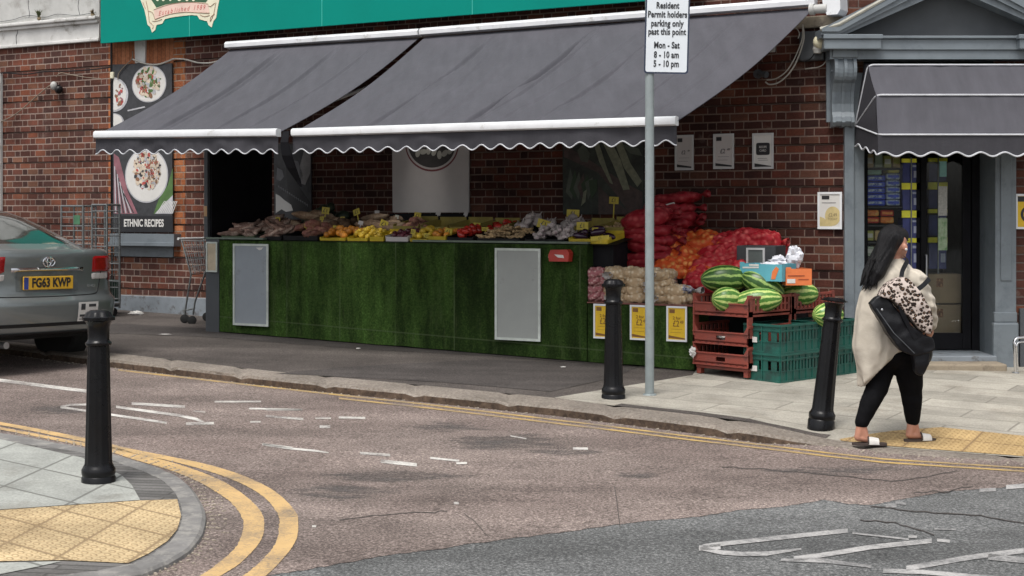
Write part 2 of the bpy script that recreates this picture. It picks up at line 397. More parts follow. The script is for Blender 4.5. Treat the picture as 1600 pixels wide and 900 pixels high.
M['blackgloss'] = mk('black gloss cast iron paint', (.004, .004, .005), .3, var=.3, vs=6, bump=.12, bs=35, coat=.0, spec=.3, col2=(.03, .028, .027), c2scale=10, c2pos=.70)
M['blackplastic'] = mk('black plastic', (.012, .012, .013), .5, var=.3, vs=12, bump=.1, spec=.25)
M['teal'] = mk('teal sign panel', (.0, .215, .17), .4, var=.05, vs=1.5, bump=.02, spec=.12)
M['cream'] = mk('cream sign print', (.70, .66, .50), .5, var=.06, bump=0)
M['pinkc'] = mk('pale pink sign print', (.72, .52, .44), .5, var=.08, bump=0)
M['brownp'] = mk('brown sign print', (.30, .16, .10), .5, var=.1, bump=0)
M['redp'] = mk('red lettering', (.50, .10, .09), .5, var=.1, bump=0)
M['green_p'] = mk('dark green sign print', (.03, .10, .045), .5, var=.1, bump=0)
M['galv'] = mk('galvanised steel', (.20, .21, .21), .42, metal=.7, var=.2, vs=14, bump=.1)
M['polegrey'] = mk('grey painted steel post', (.235, .27, .275), .5, var=.15, vs=5, bump=.12, col2=(.15, .16, .16), c2scale=4, c2pos=.62)
M['signwhite'] = mk('reflective white sign face', (.66, .70, .74), .4, var=.03, bump=0)
M['ink'] = mk('black sign lettering', (.015, .015, .018), .5, var=.1, bump=0)
M['steel'] = mk('brushed steel', (.45, .46, .48), .35, metal=.9, var=.15, vs=8, bump=.05)
M['panel'] = mk('grey notice panel', (.27, .30, .33), .45, var=.10, vs=1.5, bump=.04, col2=(.19, .20, .20), c2scale=3.5, c2pos=.63)
M['paper'] = mk('white paper', (.60, .585, .56), .7, var=.05, bump=0)
M['paperd'] = mk('printed white board', (.50, .47, .46), .6, var=.05, bump=0)
M['yellow'] = mk('yellow price card', (.66, .42, .015), .55, var=.1, vs=20, bump=0)
M['yellow_d'] = mk('dull yellow card', (.50, .40, .05), .6, var=.2, vs=20, bump=.1)
M['brownp2'] = mk('brown printed band', (.20, .09, .02), .6, bump=0)
M['slate'] = mk('slate print', (.035, .036, .04), .6, var=.3, vs=15, bump=.0)
t = NT('artificial turf'); x, y, z = t.sep(t.co)
st = t.white(t.comb(t.math('FLOOR', t.math('MULTIPLY', x, 1.35)), t.math('FLOOR', t.math('MULTIPLY_ADD', z, .8, .0)), 2.))
c = t.ramp(t.noise(55, 5, .8), [(.25, (.008, .018, .004)), (.5, (.028, .062, .011)), (.8, (.095, .145, .036))])
c = t.mix(1., c, t.ramp(st, [(0, .5), (1, 1.3)]), 'MULTIPLY')
c = t.mix(1., c, t.ramp(t.noise(2.6, 6, .7, vec=t.map(t.co, scale=(2.5, 1, .6))), [(.35, .5), (.68, 1.6)]), 'MULTIPLY')
fx = t.math('FRACT', t.math('MULTIPLY', x, 1.35)); e = t.math('MINIMUM', fx, t.math('SUBTRACT', 1., fx))
c = t.mix(t.math('MULTIPLY', t.ramp(e, [(.003, 1.), (.014, 0.)]), t.math('MULTIPLY', t.ramp(t.noise(3, 3), [(.4, 0.), (.6, 1.)]), .45)), c, (.14, .18, .09))
zz_ = t.math('ABSOLUTE', t.math('SUBTRACT', t.math('MULTIPLY_ADD', x, .032, z), .16)); c = t.mix(t.math('MULTIPLY', t.ramp(zz_, [(.003, 1.), (.009, 0.)]), .4), c, (.12, .15, .08))
c = t.mix(t.ramp(t.noise(7, 6, .75, vec=t.map(t.co, scale=(1.6, 1, .25))), [(.55, 0.), (.75, .5)]), c, (.10, .13, .055))
t.bump(t.noise(160, 4, .8), 1., .012); M['turf'] = t.fin(c, .9, spec=.15)
t = NT('clear shop glass'); t.b.inputs['Base Color'].default_value = (.9, .95, .95, 1); t.b.inputs['Roughness'].default_value = .03
tr = t.n('ShaderNodeBsdfTransparent'); tr.inputs[0].default_value = (.93, .95, .94, 1)
gl = t.n('ShaderNodeBsdfGlossy'); gl.inputs['Roughness'].default_value = .03
fr = t.n('ShaderNodeFresnel'); fr.inputs[0].default_value = 1.45
mx = t.n('ShaderNodeMixShader'); t.l(fr.outputs[0], mx.inputs[0]); t.l(tr.outputs[0], mx.inputs[1]); t.l(gl.outputs[0], mx.inputs[2]); t.l(mx.outputs[0], t.out.inputs[0])
M['glass'] = t.m
# ------------------------------------------------------------------ ground, road, pavements
KF = [(0, 541, 0), (175, 562, 0), (400, 588, 0), (456, 594, 0), (620, 610, 0), (872, 635, 0), (960, 646, 0), (1085, 661, 0),
      (1190, 676, 0), (1235, 684, -.03), (1290, 693, -.06), (1372, 705, -.066), (1600, 722, -.066), (1900, 744, -.066)]
KB = [(0, 532, 0), (175, 551, 0), (400, 577, 0), (456, 583, 0), (620, 598, 0), (872, 622, 0), (960, 634, 0), (1085, 648, 0),
      (1190, 663, -.005), (1235, 673, -.03), (1290, 685, -.055), (1372, 698, -.060), (1600, 715, -.060), (1900, 736, -.060)]
kf = [G(a, b, c) for a, b, c in KF]; kb = [G(a, b, c) for a, b, c in KB]
kf = [kf[0]-Vector((.8667, -.4988, 0))*25] + kf + [kf[-1]+Vector((14, -2.6, 0))]
kb = [kb[0]-Vector((.8667, -.4988, 0))*25] + kb + [kb[-1]+Vector((14, -2.6, 0))]
def resample(a, b, step=.1, far=(0, 0)):
    oa, ob = [], []
    for i in range(len(a)-1):
        n = max(1, int((a[i+1]-a[i]).length/step)) if 0 < i < len(a)-2 else 12
        for k in range(n): oa.append(a[i].lerp(a[i+1], k/n)); ob.append(b[i].lerp(b[i+1], k/n))
    return oa+[a[-1]], ob+[b[-1]]
def segd(p, a, b):
    ab = (b-a).xy; t_ = max(0, min(1, (p-a).xy.dot(ab)/ab.dot(ab))); return ((p-a).xy-ab*t_).length
RX0, RX1 = kf[9].x, kf[11].x
def pv(X, Y):                      # pavement height: falls to the dropped kerb on the right
    base = gz(X, Y); s_ = max(0, min(1, (X-RX0)/(RX1-RX0)))
    if s_ <= 0: return base
    p = Vector((X, Y, 0)); d = min(segd(p, kb[i], kb[i+1]) for i in range(8, len(kb)-1))
    return base - .058*s_*max(0, 1-d/.8)
def sheet(pts, zfn, name, mat, step=0, label=None, kind='structure'):
    bm = bmesh.new(); vs_ = [bm.verts.new((p[0], p[1], 0)) for p in pts]; f = bm.faces.new(vs_)
    if f.normal.z < 0 or (f.normal_update() or f.normal.z < 0): f.normal_flip()
    bmesh.ops.triangulate(bm, faces=[f])
    if step:
        xs = [p[0] for p in pts]; ys = [p[1] for p in pts]
        for ax, lo, hi in ((0, min(xs), max(xs)), (1, min(ys), max(ys))):
            k = lo+step
            while k < hi:
                co = Vector((k, 0, 0)) if ax == 0 else Vector((0, k, 0)); no = Vector((1, 0, 0)) if ax == 0 else Vector((0, 1, 0))
                bmesh.ops.bisect_plane(bm, geom=bm.verts[:]+bm.edges[:]+bm.faces[:], plane_co=co, plane_no=no); k += step
    for q in bm.verts: q.co.z = zfn(q.co.x, q.co.y)
    mb = MB(); mb.frombm(bm); o = obj(name, mb, mat)
    if kind: o['kind'] = kind
    return o
sheet([(-300, -300), (300, -300), (300, 300), (-300, 300)], lambda x, y: gz(x, y, ROAD-.0025), 'ground', M['road_grey'])
bd = [G(a, b, ROAD) for a, b in [(-300, 1040), (300, 925), (440, 896), (520, 882), (600, 868), (780, 845), (960, 822), (1120, 803), (1288, 782), (1320, 787), (1360, 790), (1430, 776), (1520, 764), (1600, 758), (2400, 700)]]
wob = []
for i in range(len(bd)-1):
    for k in range(16):
        p = bd[i].lerp(bd[i+1], k/16); wob.append(p + Vector((0, .06*mnoise.noise(p*2.1)+.03*mnoise.noise(p*17), 0)))
road_poly = wob + [bd[-1], Vector((12, 13.5, 0)), kb[5]+V*.3, kb[1]+V*.3, kb[0]+V*.3, Vector((-35, 6, 0)), Vector((-20, -3, 0))]
sheet(road_poly, lambda x, y: gz(x, y, ROAD), 'road', M['road'])
t = NT('dark patched asphalt'); c = t.ramp(t.noise(85, 3, .75), [(.34, (.04, .038, .038)), (.5, (.10, .093, .09)), (.68, (.22, .2, .19))])
t.bump(t.noise(95, 4, .7), .6, .006); mp = t.fin(c, .85, spec=.25)
sh = t.out; trn = t.n('ShaderNodeBsdfTransparent'); ms = t.n('ShaderNodeMixShader')
uvx = t.n('ShaderNodeVertexColor'); uvx.layer_name = 'edge'
fa = t.math('ADD', t.math('MULTIPLY', t.sep(uvx.outputs[0])[0], .8), t.math('MULTIPLY', t.math('SUBTRACT', t.noise(4.5, 7, .8, vec=t.map(t.co, scale=(.6, 1.6, 1))), .5), 3.2))
t.l(t.ramp(fa, [(.35, 0.), (1.1, .62)]), ms.inputs[0]); t.l(trn.outputs[0], ms.inputs[1]); t.l(t.b.outputs[0], ms.inputs[2]); t.l(ms.outputs[0], t.out.inputs[0])
M['patch'] = mp
def patch(px, py, rx, ry, name='road_patch'):       # an oil-dark repair with a ragged edge
    c0 = G(px, py, ROAD); ax = G(px+rx, py, ROAD)-c0; ay = G(px, py-ry, ROAD)-c0
    mb = MB(); n = 28; vv = [c0]; ed = [1.]
    for rr, e in ((.5, .85), (1., 0.)):
        for k in range(n): a = 2*pi*k/n; q = c0+ax*cos(a)*rr+ay*sin(a)*rr; vv.append(q); ed.append(e)
    vv = [(q.x, q.y, gz(q.x, q.y, ROAD+.0012)) for q in vv]
    fs = [(0, 1+k, 1+(k+1) % n) for k in range(n)]+[(1+k, 1+n+k, 1+n+(k+1) % n, 1+(k+1) % n) for k in range(n)]
    mb.add(vv, fs); o = obj(name, mb, M['patch']); o['kind'] = 'structure'
    ca = o.data.color_attributes.new('edge', 'FLOAT_COLOR', 'POINT')
    for i, e in enumerate(ed): ca.data[i].color = (e, e, e, 1)
for a in [(790, 690, 120, 17), (530, 768, 120, 16), (700, 668, 80, 10), (880, 706, 90, 9), (90, 640, 80, 9), (1130, 655, 100, 8), (620, 745, 150, 13), (1300, 735, 170, 9), (1000, 742, 60, 8)]: patch(*a)

# far kerb, stone by stone in one run
ra, rb = resample(kf, kb, .09)
mb = MB(); rings = []
for i, (a, b) in enumerate(zip(ra, rb)):
    q = mnoise.noise(a*1.3)*.008 + mnoise.noise(a*23)*.008
    jn = .02 if (i % 10) == 0 else 0
    zr = gz(a.x, a.y, ROAD-.02); d = (b-a); d.z = 0; d.normalize()
    a2 = a - d*(0.01+q); top = a.z-jn
    rings.append([(a2.x-d.x*.012, a2.y-d.y*.012, zr), (a2.x-d.x*(.004+q), a2.y-d.y*(.004+q), min(top-.022, zr+.06) if top-zr < .05 else top-.022+q*.5), (a2.x+d.x*.03, a2.y+d.y*.03, top+q*.3), (b.x, b.y, b.z+.0-jn*.6), (b.x, b.y, b.z-.12)])
mb.ring_path(rings, closed=False)
mb.f = [f[::-1] for f in mb.f]
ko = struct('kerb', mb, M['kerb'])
# footways behind it
isp = G(866, 621); tarn = G(1082, 586)
tar = [p for p in kb[:7]] + [isp, tarn, G(1100, 560), WP(3, 1.5, 0), WP(-26, 1.5, 0)]
sheet(tar, lambda x, y: pv(x, y)-.002, 'footway', M['pave_tar'], 0)
slab = [isp] + kb[7:] + [Vector((22, 16.5, 0)), Vector((3, 16.5, 0)), G(1100, 560), tarn]
sheet(slab, lambda x, y: pv(x, y), 'pavement', M['slab'], .4)
st_ = [G(1312, 686, -.052), G(1350, 678, -.03), G(1395, 669), G(1470, 667), G(1600, 679), G(1900, 700)] + [kb[i]+V*.02 for i in (14, 13, 12)] + [kb[11].lerp(kb[12], .3)]
sheet(st_, lambda x, y: pv(x, y)+.004, 'tactile_paving', M['tactile'], .3)
mb = MB()    # dark tar fillet between kerb and slabs
for i in range(7, 11):
    a, b = kb[i], kb[i+1]; n_ = 4
    for k in range(n_):
        p, q = a.lerp(b, k/n_), a.lerp(b, (k+1)/n_); w1 = .13+.02*mnoise.noise(p*4); w2 = .13+.02*mnoise.noise(q*4)
        pp, qq = p+V*w1, q+V*w2
        mb.add([(p.x, p.y, pv(p.x, p.y)+.003), (q.x, q.y, pv(q.x, q.y)+.003), (qq.x, qq.y, pv(qq.x, qq.y)+.003), (pp.x, pp.y, pv(pp.x, pp.y)+.003)], [(0, 1, 2, 3)])
struct('kerb_fillet', mb, M['pave_tar'])

for pl in ([(430, 584), (560, 572), (760, 562), (1000, 572), (960, 590), (860, 612), (700, 598), (600, 592)], [(150, 520), (330, 527), (560, 545), (760, 556), (1080, 580), (1090, 574), (760, 548), (500, 530), (330, 514), (180, 505)]):  # darker sheets over the footway asphalt, one along the counter foot
    bmx = [G(a, b) for a, b in pl]; sheet(bmx, lambda x, y: pv(x, y)+.0015, 'footway_dark_patch', M['pave_dark'])
# markings
def pxline(mb, pts, wpx, off=ROAD+.003, mi=0):
    P_ = [Vector(p) for p in pts]; L, Rr = [], []
    for i, p in enumerate(P_):
        d = P_[min(i+1, len(P_)-1)]-P_[max(i-1, 0)]; d.normalize(); n = Vector((-d.y, d.x))
        wv = wpx[i] if isinstance(wpx, (list, tuple)) else wpx
        if abs(n.y) > .3: n = Vector((0, 1 if n.y > 0 else -1))
        L.append(G(*(p+n*wv/2), off)); Rr.append(G(*(p-n*wv/2), off))
    for i in range(len(P_)-1):
        q = [L[i], L[i+1], Rr[i+1], Rr[i]]; nn = (q[1]-q[0]).cross(q[2]-q[0])
        mb.add([tuple(x) for x in q], [(0, 1, 2, 3) if nn.z > 0 else (3, 2, 1, 0)], mi)
def pts3(l, ox, oy, s_): return [(ox+a/s_, oy+b/s_) for a, b in l]
mb = MB()
A_ = lambda l, wd: pxline(mb, pts3(l, 0, 560, 2.648), wd)
A_([(-200, 60), (0, 90), (362, 136)], 5)
A_([(250, 201), (470, 234), (690, 266)], 3.4); A_([(250, 201), (290, 192), (365, 191)], 3)
A_([(480, 200), (640, 222), (745, 236), (815, 252), (845, 266)], [3.5, 4, 4, 4.5, 3]); A_([(770, 270), (885, 268)], 4)
A_([(545, 186), (765, 200)], 4); A_([(888, 179), (1080, 178)], 2.5); A_([(1030, 207), (1250, 212)], 2.5); A_([(1100, 238), (1255, 251)], 3.2)
A_([(800, 218), (850, 222)], 1.6); A_([(1035, 263), (1078, 262)], 2.4); A_([(1088, 354), (1210, 370)], 3.2)
B_ = lambda l, wd: pxline(mb, pts3(l, 400, 560, 2.646), wd)
B_([(25, 355), (130, 371), (240, 381), (300, 390)], [3, 3, 3, 1.5]); B_([(430, 391), (555, 400)], 4); B_([(515, 424), (665, 440)], 5.5)
B_([(720, 411), (840, 423)], 3); B_([(828, 433), (872, 432)], 3); B_([(263, 282), (307, 282)], 4); B_([(342, 244), (452, 246)], 3)
B_([(40, 211), (190, 212)], 2.4); B_([(245, 247), (310, 247)], 2); B_([(1052, 320), (1118, 332)], 2); B_([(1310, 372), (1372, 373)], 3.4); B_([(818, 598), (838, 598)], 3.5); B_([(232, 694), (248, 694)], 3)
struct('road_marking', mb, M['white_line'])
mb = MB()
C_ = lambda l, wd, o=ROAD+.0015: pxline(mb, pts3(l, 960, 560, 2.5), [q*1.35 for q in wd] if isinstance(wd, list) else wd*1.35, o)
C_([(912, 672), (700, 694), (420, 724), (345, 734)], 5); C_([(330, 741), (415, 735)], 6); C_([(335, 742), (420, 758), (500, 764), (600, 762), (730, 744)], [4, 5, 5, 5, 2])
C_([(1240, 712), (1000, 737), (800, 770), (700, 782)], 5.5); C_([(650, 787), (820, 790), (1003, 813)], [3, 5, 3])
C_([(1600, 750), (1400, 775), (1140, 820)], 6); C_([(1050, 829), (1200, 834), (1390, 850), (1700, 878)], 5); C_([(1460, 774), (1600, 788), (1750, 800)], 7)
C_([(1060, 577), (1102, 573)], 5); C_([(1098, 562), (1140, 569)], 3); C_([(1426, 515), (1490, 512)], 4); C_([(1530, 503), (1640, 494)], 5)
C_([(1260, 709), (1310, 714)], 3.4); C_([(1148, 695), (1182, 697)], 3); C_([(1250, 666), (1335, 668)], 2); C_([(930, 682), (1150, 706)], 2)
struct('road_lettering', mb, M['white_line_faint'])
mb = MB()
L1 = [(185, 578), (290, 590), (400, 602.5), (530, 617), (664, 631.5), (810, 649), (960, 667), (1080, 682), (1200, 696), (1290, 707), (1380, 717), (1600, 731), (1900, 752)]
pxline(mb, L1, 2.2); pxline(mb, [(a, b+5.2) for a, b in L1[3:]], 2.2)
struct('double_yellow_line_beside_far_kerb', mb, M['yellow_thin']).name = 'far_yellow_lines'
def smooth_px(pts, n=6):
    o = []
    for i in range(len(pts)-1):
        p0 = Vector(pts[max(i-1, 0)]); p1 = Vector(pts[i]); p2 = Vector(pts[i+1]); p3 = Vector(pts[min(i+2, len(pts)-1)])
        for k in range(n):
            t_ = k/n; o.append(.5*((2*p1)+(p2-p0)*t_+(2*p0-5*p1+4*p2-p3)*t_*t_+(3*p1-p0-3*p2+p3)*t_**3))
    return [tuple(q) for q in o]+[tuple(pts[-1])]
mb = MB()
def ypair(l, off=ROAD+.003):         # each painted line given by its two edges
    a = smooth_px([p[:2] for p in l], 16); b = smooth_px([p[2:] for p in l], 16)
    rag = lambda q, k: (q[0]+1.1*(k)*mnoise.noise(Vector((q[0]*.35, q[1]*.35, k))), q[1]+.55*mnoise.noise(Vector((q[1]*.3, q[0]*.3, 5+k))))
    a = [rag(q, 1) for q in a]; b = [rag(q, 2) for q in b]
    for i in range(len(a)-1):
        q = [G(*a[i], off), G(*a[i+1], off), G(*b[i+1], off), G(*b[i], off)]; nn = (q[1]-q[0]).cross(q[2]-q[0])
        mb.add([tuple(x) for x in q], [(0, 1, 2, 3) if nn.z > 0 else (3, 2, 1, 0)])
ypair([(-420, 590, -420, 594), (-200, 625, -200, 629), (0, 659, 0, 664), (132, 684, 131, 690), (200, 700, 196, 706), (270, 714, 265, 720), (330, 727, 322, 735), (385, 745, 372, 753),
       (430, 768, 412, 776), (460, 797, 434, 803), (466, 815, 436, 822), (462, 845, 430, 850), (440, 875, 404, 880), (410, 903, 368, 907), (350, 940, 300, 945)])
ypair([(-420, 596, -420, 600), (-200, 631, -200, 635), (0, 667, 0, 671), (132, 692, 131, 697), (176, 698, 175, 707), (215, 709, 210, 718), (264, 721, 255, 731), (310, 736, 298, 747), (350, 753, 332, 765),
       (385, 776, 362, 786), (408, 800, 378, 808), (413, 822, 380, 826), (405, 848, 368, 855), (375, 880, 333, 886), (335, 905, 295, 910), (280, 940, 230, 945)])
struct('near_yellow_lines', mb, M['yellow_line'])

mb = MB()
def jag(l, n=7):
    o = []
    for i in range(len(l)-1):
        for k in range(n): t_ = k/n; x_ = l[i][0]+(l[i+1][0]-l[i][0])*t_; y_ = l[i][1]+(l[i+1][1]-l[i][1])*t_; o.append((x_, y_+3.2*mnoise.noise(Vector((x_*.06, y_*.1, 2)))))
    return o+[l[-1]]
for l_, ox, sc_ in (([(345, 668), (450, 655), (600, 640), (790, 632)], 400, 2.646), ([(860, 640), (920, 690), (965, 742)], 400, 2.646), ([(420, 425), (700, 440), (900, 460), (1090, 480)], 960, 2.5), ([(1090, 480), (1250, 455), (1340, 438)], 960, 2.5), ([(1000, 575), (1140, 595), (1400, 610), (1600, 642)], 960, 2.5), ([(0, 500), (10, 560), (22, 660)], 960, 2.5), ([(1170, 525), (1300, 518), (1400, 500)], 960, 2.5), ([(960, 630), (1100, 640), (1250, 690)], 960, 2.5)):
    pxline(mb, jag(pts3(l_, ox, 560, sc_)), [1.1+.8*abs(mnoise.noise(Vector((k*.7, ox, 0)))) for k in range(len(jag(l_)))], ROAD+.002)
struct('road_cracks', mb, mk('tar filled crack', (.055, .046, .042), .8, var=.4, vs=30))
# near pavement
OUT = smooth_px([(-400, 606), (-200, 640), (0, 675), (90, 691), (150, 703), (215, 719), (262, 735), (290, 751), (311, 776), (321, 802), (316, 830), (296, 856), (262, 877), (223, 892), (160, 904), (60, 916), (-100, 925)], 5)
INN = smooth_px([(-400, 618), (-200, 652), (0, 688), (90, 700), (150, 712), (195, 726), (238, 742), (262, 757), (279, 779), (285, 806), (279, 827), (265, 846), (238, 865), (208, 879), (150, 891), (60, 902), (-100, 912)], 5)
zo = NEAR; mb = MB(); rings = []
for i, (a, b) in enumerate(zip(OUT, INN)):
    p = G(*a, zo); q = G(*b, zo); d = (q-p).normalized(); e = mnoise.noise(p*5)*.002
    j = .004 if i % 5 == 0 else 0
    rings.append([(p.x-d.x*.01, p.y-d.y*.01, gz(p.x, p.y, ROAD-.02)), (p.x+e, p.y, p.z-.012-j), (p.x+d.x*.02, p.y+d.y*.02, p.z-j), (q.x, q.y, q.z-j), (q.x, q.y, q.z-.05)])
mb.ring_path(rings, closed=False); o = struct('near_kerb', mb, M['kerb_near'])
npoly = [G(*b, zo) for b in INN] + [Vector((-9, 5, 0)), Vector((-16, 11, 0))]
zf = lambda k: (lambda x, y: gz(x, y, zo+k))
sheet(npoly, zf(-.004), 'near_pavement', M['setts'])
sl_ = [(-400, 618), (-200, 652), (0, 686), (128, 715), (190, 742), (206, 758), (219, 781), (0, 796), (-400, 822)]
sheet([G(a, b, zo) for a, b in sl_], zf(0), 'near_pavement_slabs', M['slab_near'])
tc_ = [(219, 782), (277, 780), (283, 806), (277, 827), (262, 845), (232, 865), (200, 880), (100, 875), (0, 877), (-400, 895), (-400, 823), (0, 797)]
sheet([G(a, b, zo) for a, b in tc_], zf(.0005), 'near_tactile_paving', M['tactile_near'])
sheet([G(a, b, zo) for a, b in [(0, 879), (95, 877), (60, 885), (0, 897), (-400, 930), (-400, 897)]], zf(.0), 'near_pavement_edging', M['slab_near'])
# loose grit in the gutters: nobody could count it
mb = MB(); rg = random.Random(3)
for k in range(1500):
    if k < 900:
        i = rg.randrange(len(ra)-1); p = ra[i]; d = abs(rg.gauss(0, .05))+.02; q = p-V*d
    else:
        i = rg.randrange(10, len(OUT)-8); a = Vector(OUT[i]); b = Vector(INN[i]); q = G(*(a+(a-b)*abs(rg.gauss(0, .5))), ROAD)
    s_ = rg.uniform(.003, .011); z0 = gz(q.x, q.y, ROAD)
    mb.ell((q.x, q.y, z0+s_*.3), (s_, s_*rg.uniform(.6, 1.3), s_*.6), 5, 3)
tag(obj('gutter_grit', mb, mk('pale grit', (.30, .26, .21), .9, var=.4, vs=50)), 'pale grit and leaf crumbs lying in the gutters along both kerbs', 'grit', kind='stuff')

# ------------------------------------------------------------------ the building
B = thing('shop_building', 'red brown brick corner shop with grooved brickwork, canted doorway and grey painted trim', 'building')
def bpart(name, mb, mat, parent=B, smooth=False, fr='w', auto=R(35)):
    o = obj(name, mb, mat, parent, smooth, auto)
    if parent is B:
        o.location = WO if fr == 'w' else Vector((0, WO.y, 0))
        if fr == 'w': o.rotation_euler = (0, 0, WA)
    return o
# long wall: bands of five courses with a recessed joint between them
HB = .43; g0 = 1.852
mb = MB(); mb.box(-30, -.0, .03, .35, -1, 9)
ULEFT = WU(330)
k = -6
while g0+k*HB < 9:
    z0 = g0+k*HB+.012; z1 = g0+(k+1)*HB-.012; k += 1
    mb.box(-30, 0, 0, .03, z0, z1)
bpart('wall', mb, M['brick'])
# canted entrance wall either side of the doorway, and above it
XL = FX(1318, WO.y); XR = FX(1585, WO.y); YD = WO.y
mb = MB(); mb.box(XR+.0, 9, .0, .35, -1, 9); mb.box(XL+.0, XR, .012, .35, 2.95, 9)
bpart('wall', mb, M['brick_r'], fr='d')
# side return of the building and a roof slab, out of the frame
mb = MB(); mb.box(-30, 4, .36, 9, 8.7, 8.9); mb.box(-30.2, -29.9, .3, 9, -1, 8.7); mb.box(-30, 4.5, 8.7, 9, -1, 8.7); bpart('roof', mb, M['gdark'])
# plinth
mb = MB(); u0 = WU(150); zt = WZ(250, 463)
mb.box(-30, -2, -.045, -.0, -1, zt, bev=.008)
bpart('plinth', mb, M['gpaint_l'])
mb = MB(); mb.box(XR+.04, 9, -.05, -.0, -1, .62, bev=.01); bpart('plinth', mb, M['gdark'], fr='d')
# left parapet of white render with its ledge
us = WU(157)-.0
mb = MB(); z1, z2 = WZ(100, 69), WZ(100, 36)
mb.box(-30, us, -.05, .0, z1, z1+.045, bev=.01); mb.box(-30, us, -.03, .0, z1+.045, z2, bev=.0)
mb.box(-30, us, -.11, .0, z2, z2+.05, bev=.015); mb.box(-30, us, -.075, .0, z2-.045, z2, bev=.01)
bpart('cornice', mb, M['white'])
mb = MB(); mb.box(-30, us, -.0, .0+.0, z2, 5.6); mb.v = [Vector((p.x, p.y-.02, p.z)) if i % 8 in (0, 1, 4, 5) else p for i, p in enumerate(mb.v)]
mb.box(-30, us, -.045, -.02, 4.75, 5.2); bpart('parapet', mb, M['render'])
for pts in ([(45, -5), (44, 8), (46, 20), (45, 28)], [(124, -5), (122, 10), (125, 24)], [(28, 44), (27, 52), (25, 58), (26, 73)], [(0, 34), (20, 31), (32, 27), (48, 24), (70, 27), (90, 22), (120, 24), (150, 19)]):
    mb = MB(); yy_ = -.022 if pts[0][1] < 30 else -.034
    mb.tube([(WU(a, yy_), yy_, WZ(a, b, yy_)) for a, b in smooth_px(pts, 4)], .004, 5); bpart('crack', mb, M['gdark'])
# white painted pier at the far left edge of the frame
mb = MB(); a, b = WU(-60), WU(5); mb.box(a, b, -.06, -.0, WZ(0, 330), WZ(0, 115), bev=.01); bpart('white_pier', mb, M['white'])
# orange rubbed-brick surround of the blocked window
za, zb = WZ(220, 400), WZ(220, 66)
for (a, b) in ((170, 181), (271, 290)):
    mb = MB(); ua, ub = WU(a), WU(b); k = -6
    while g0+k*HB < za-.2: k += 1
    while g0+k*HB < zb:
        q0 = max(g0+k*HB+.012, za); q1 = min(g0+(k+1)*HB-.012, zb)
        if q1 > q0+.03: mb.box(ua, ub, -.006, .0, q0, q1)
        k += 1
    bpart('brick_surround', mb, M['brick_o'])
t = NT('soldier brick arch'); x, y, z = t.sep(t.co)
xs = t.math('DIVIDE', x, .072); fx = t.math('FRACT', xs); ed = t.math('MINIMUM', fx, t.math('SUBTRACT', 1., fx))
c = t.mix(t.white(t.comb(t.math('FLOOR', xs), 1., 1.)), (.26, .09, .04), (.40, .16, .08)); c = t.mix(t.ramp(ed, [(.03, .7), (.08, 0.)]), c, (.10, .05, .03)); c = t.mix(1., c, t.ramp(t.noise(30, 4), [(.3, .7), (.7, 1.2)]), 'MULTIPLY')
M['arch'] = t.fin(c, .85, spec=.2)
mb = MB(); mb.box(WU(177), WU(213), -.008, 0, WZ(220, 103), WZ(220, 60)); bpart('brick_arch', mb, M['arch']); mb = MB(); mb.box(WU(229), WU(272), -.008, 0, WZ(220, 103), WZ(220, 60)); bpart('brick_arch', mb, M['arch'])
mb = MB(); mb.prism([(WU(212.5), WZ(212, 60)), (WU(230), WZ(230, 60)), (WU(229), WZ(229, 99)), (WU(213.5), WZ(213, 99))], -.03, 0); bpart('keystone', mb, M['white'])
# sill and the painted apron under it
mb = MB(); ua, ub = WU(183), WU(275, -.1); z0, z1 = WZ(230, 384), WZ(230, 365)
mb.prism([(ua, z0), (ub, z0), (ub, z1), (ua, z1)], -.14, 0); mb.box(ua-.01, ub+.01, -.155, -.14, z0, z0+.05, bev=.004)
bpart('window_sill', mb, M['gpaint'])
mb = MB(); mb.box(WU(180), WU(272), -.02, 0, WZ(230, 401), z0-.002); bpart('window_apron', mb, M['gpaint'])
# stone band above the awnings (seen under the fascia sign and at the right)
mb = MB(); zs = WZ(1290, 40)
mb.box(WU(1236), -.0, -.05, 0, zs-.02, zs+.10, bev=.01); bpart('stone_band', mb, mk('stained stone band', (.30, .26, .20), .85, var=.3, vs=3, bump=.3, bs=30, col2=(.12, .1, .085), c2scale=3))
for p_ in (420, 664, 940):
    mb = MB(); mb.box(WU(p_), WU(p_)+.17, -.02, 0, zs-.35, zs-.02); bpart('keystone', mb, M['render'])

# doorway, all in one plane facing the camera (frame 'd': y is measured from the door plane)
def dX(px, y=0.): return FX(px, YD+y)
def dZ(py, y=0.): return FZ(py, YD+y)
zg = lambda x: gz(x, YD)
mb = MB()    # left pilaster
mb.box(dX(1318), dX(1333), -.05, .3, -1, 3.0, bev=.006); mb.box(dX(1333), dX(1350), -.02, .45, -1, 3.0, bev=.006)
bpart('pilaster', mb, M['gpaint'], fr='d')
mb = MB()
mb.box(dX(1552), dX(1585), -.06, .3, -1, 3.0, bev=.008); mb.box(dX(1560), dX(1577), -.075, -.058, .9, 2.3, bev=.006)
mb.box(dX(1548), dX(1588), -.085, -.0, -1, dZ(503), bev=.02); mb.box(dX(1550), dX(1586), -.07, -.0, dZ(503), dZ(487), bev=.01)
bpart('pilaster', mb, M['gpaint'], fr='d')
mb = MB(); mb.prism([(0, 0)]*0 or [(dX(1528, .45), -.5), (dX(1552), -.5), (dX(1552), 3.0), (dX(1528, .45), 3.0)], -.0, .02)
mb = MB(); a, b = dX(1530, .5), dX(1552)
mb.add([(a, .5, -.5), (b, 0, -.5), (b, 0, 3), (a, .5, 3)], [(0, 1, 2, 3)]); mb.box(a-.0, b+.1, .5, .55, -.5, 3)
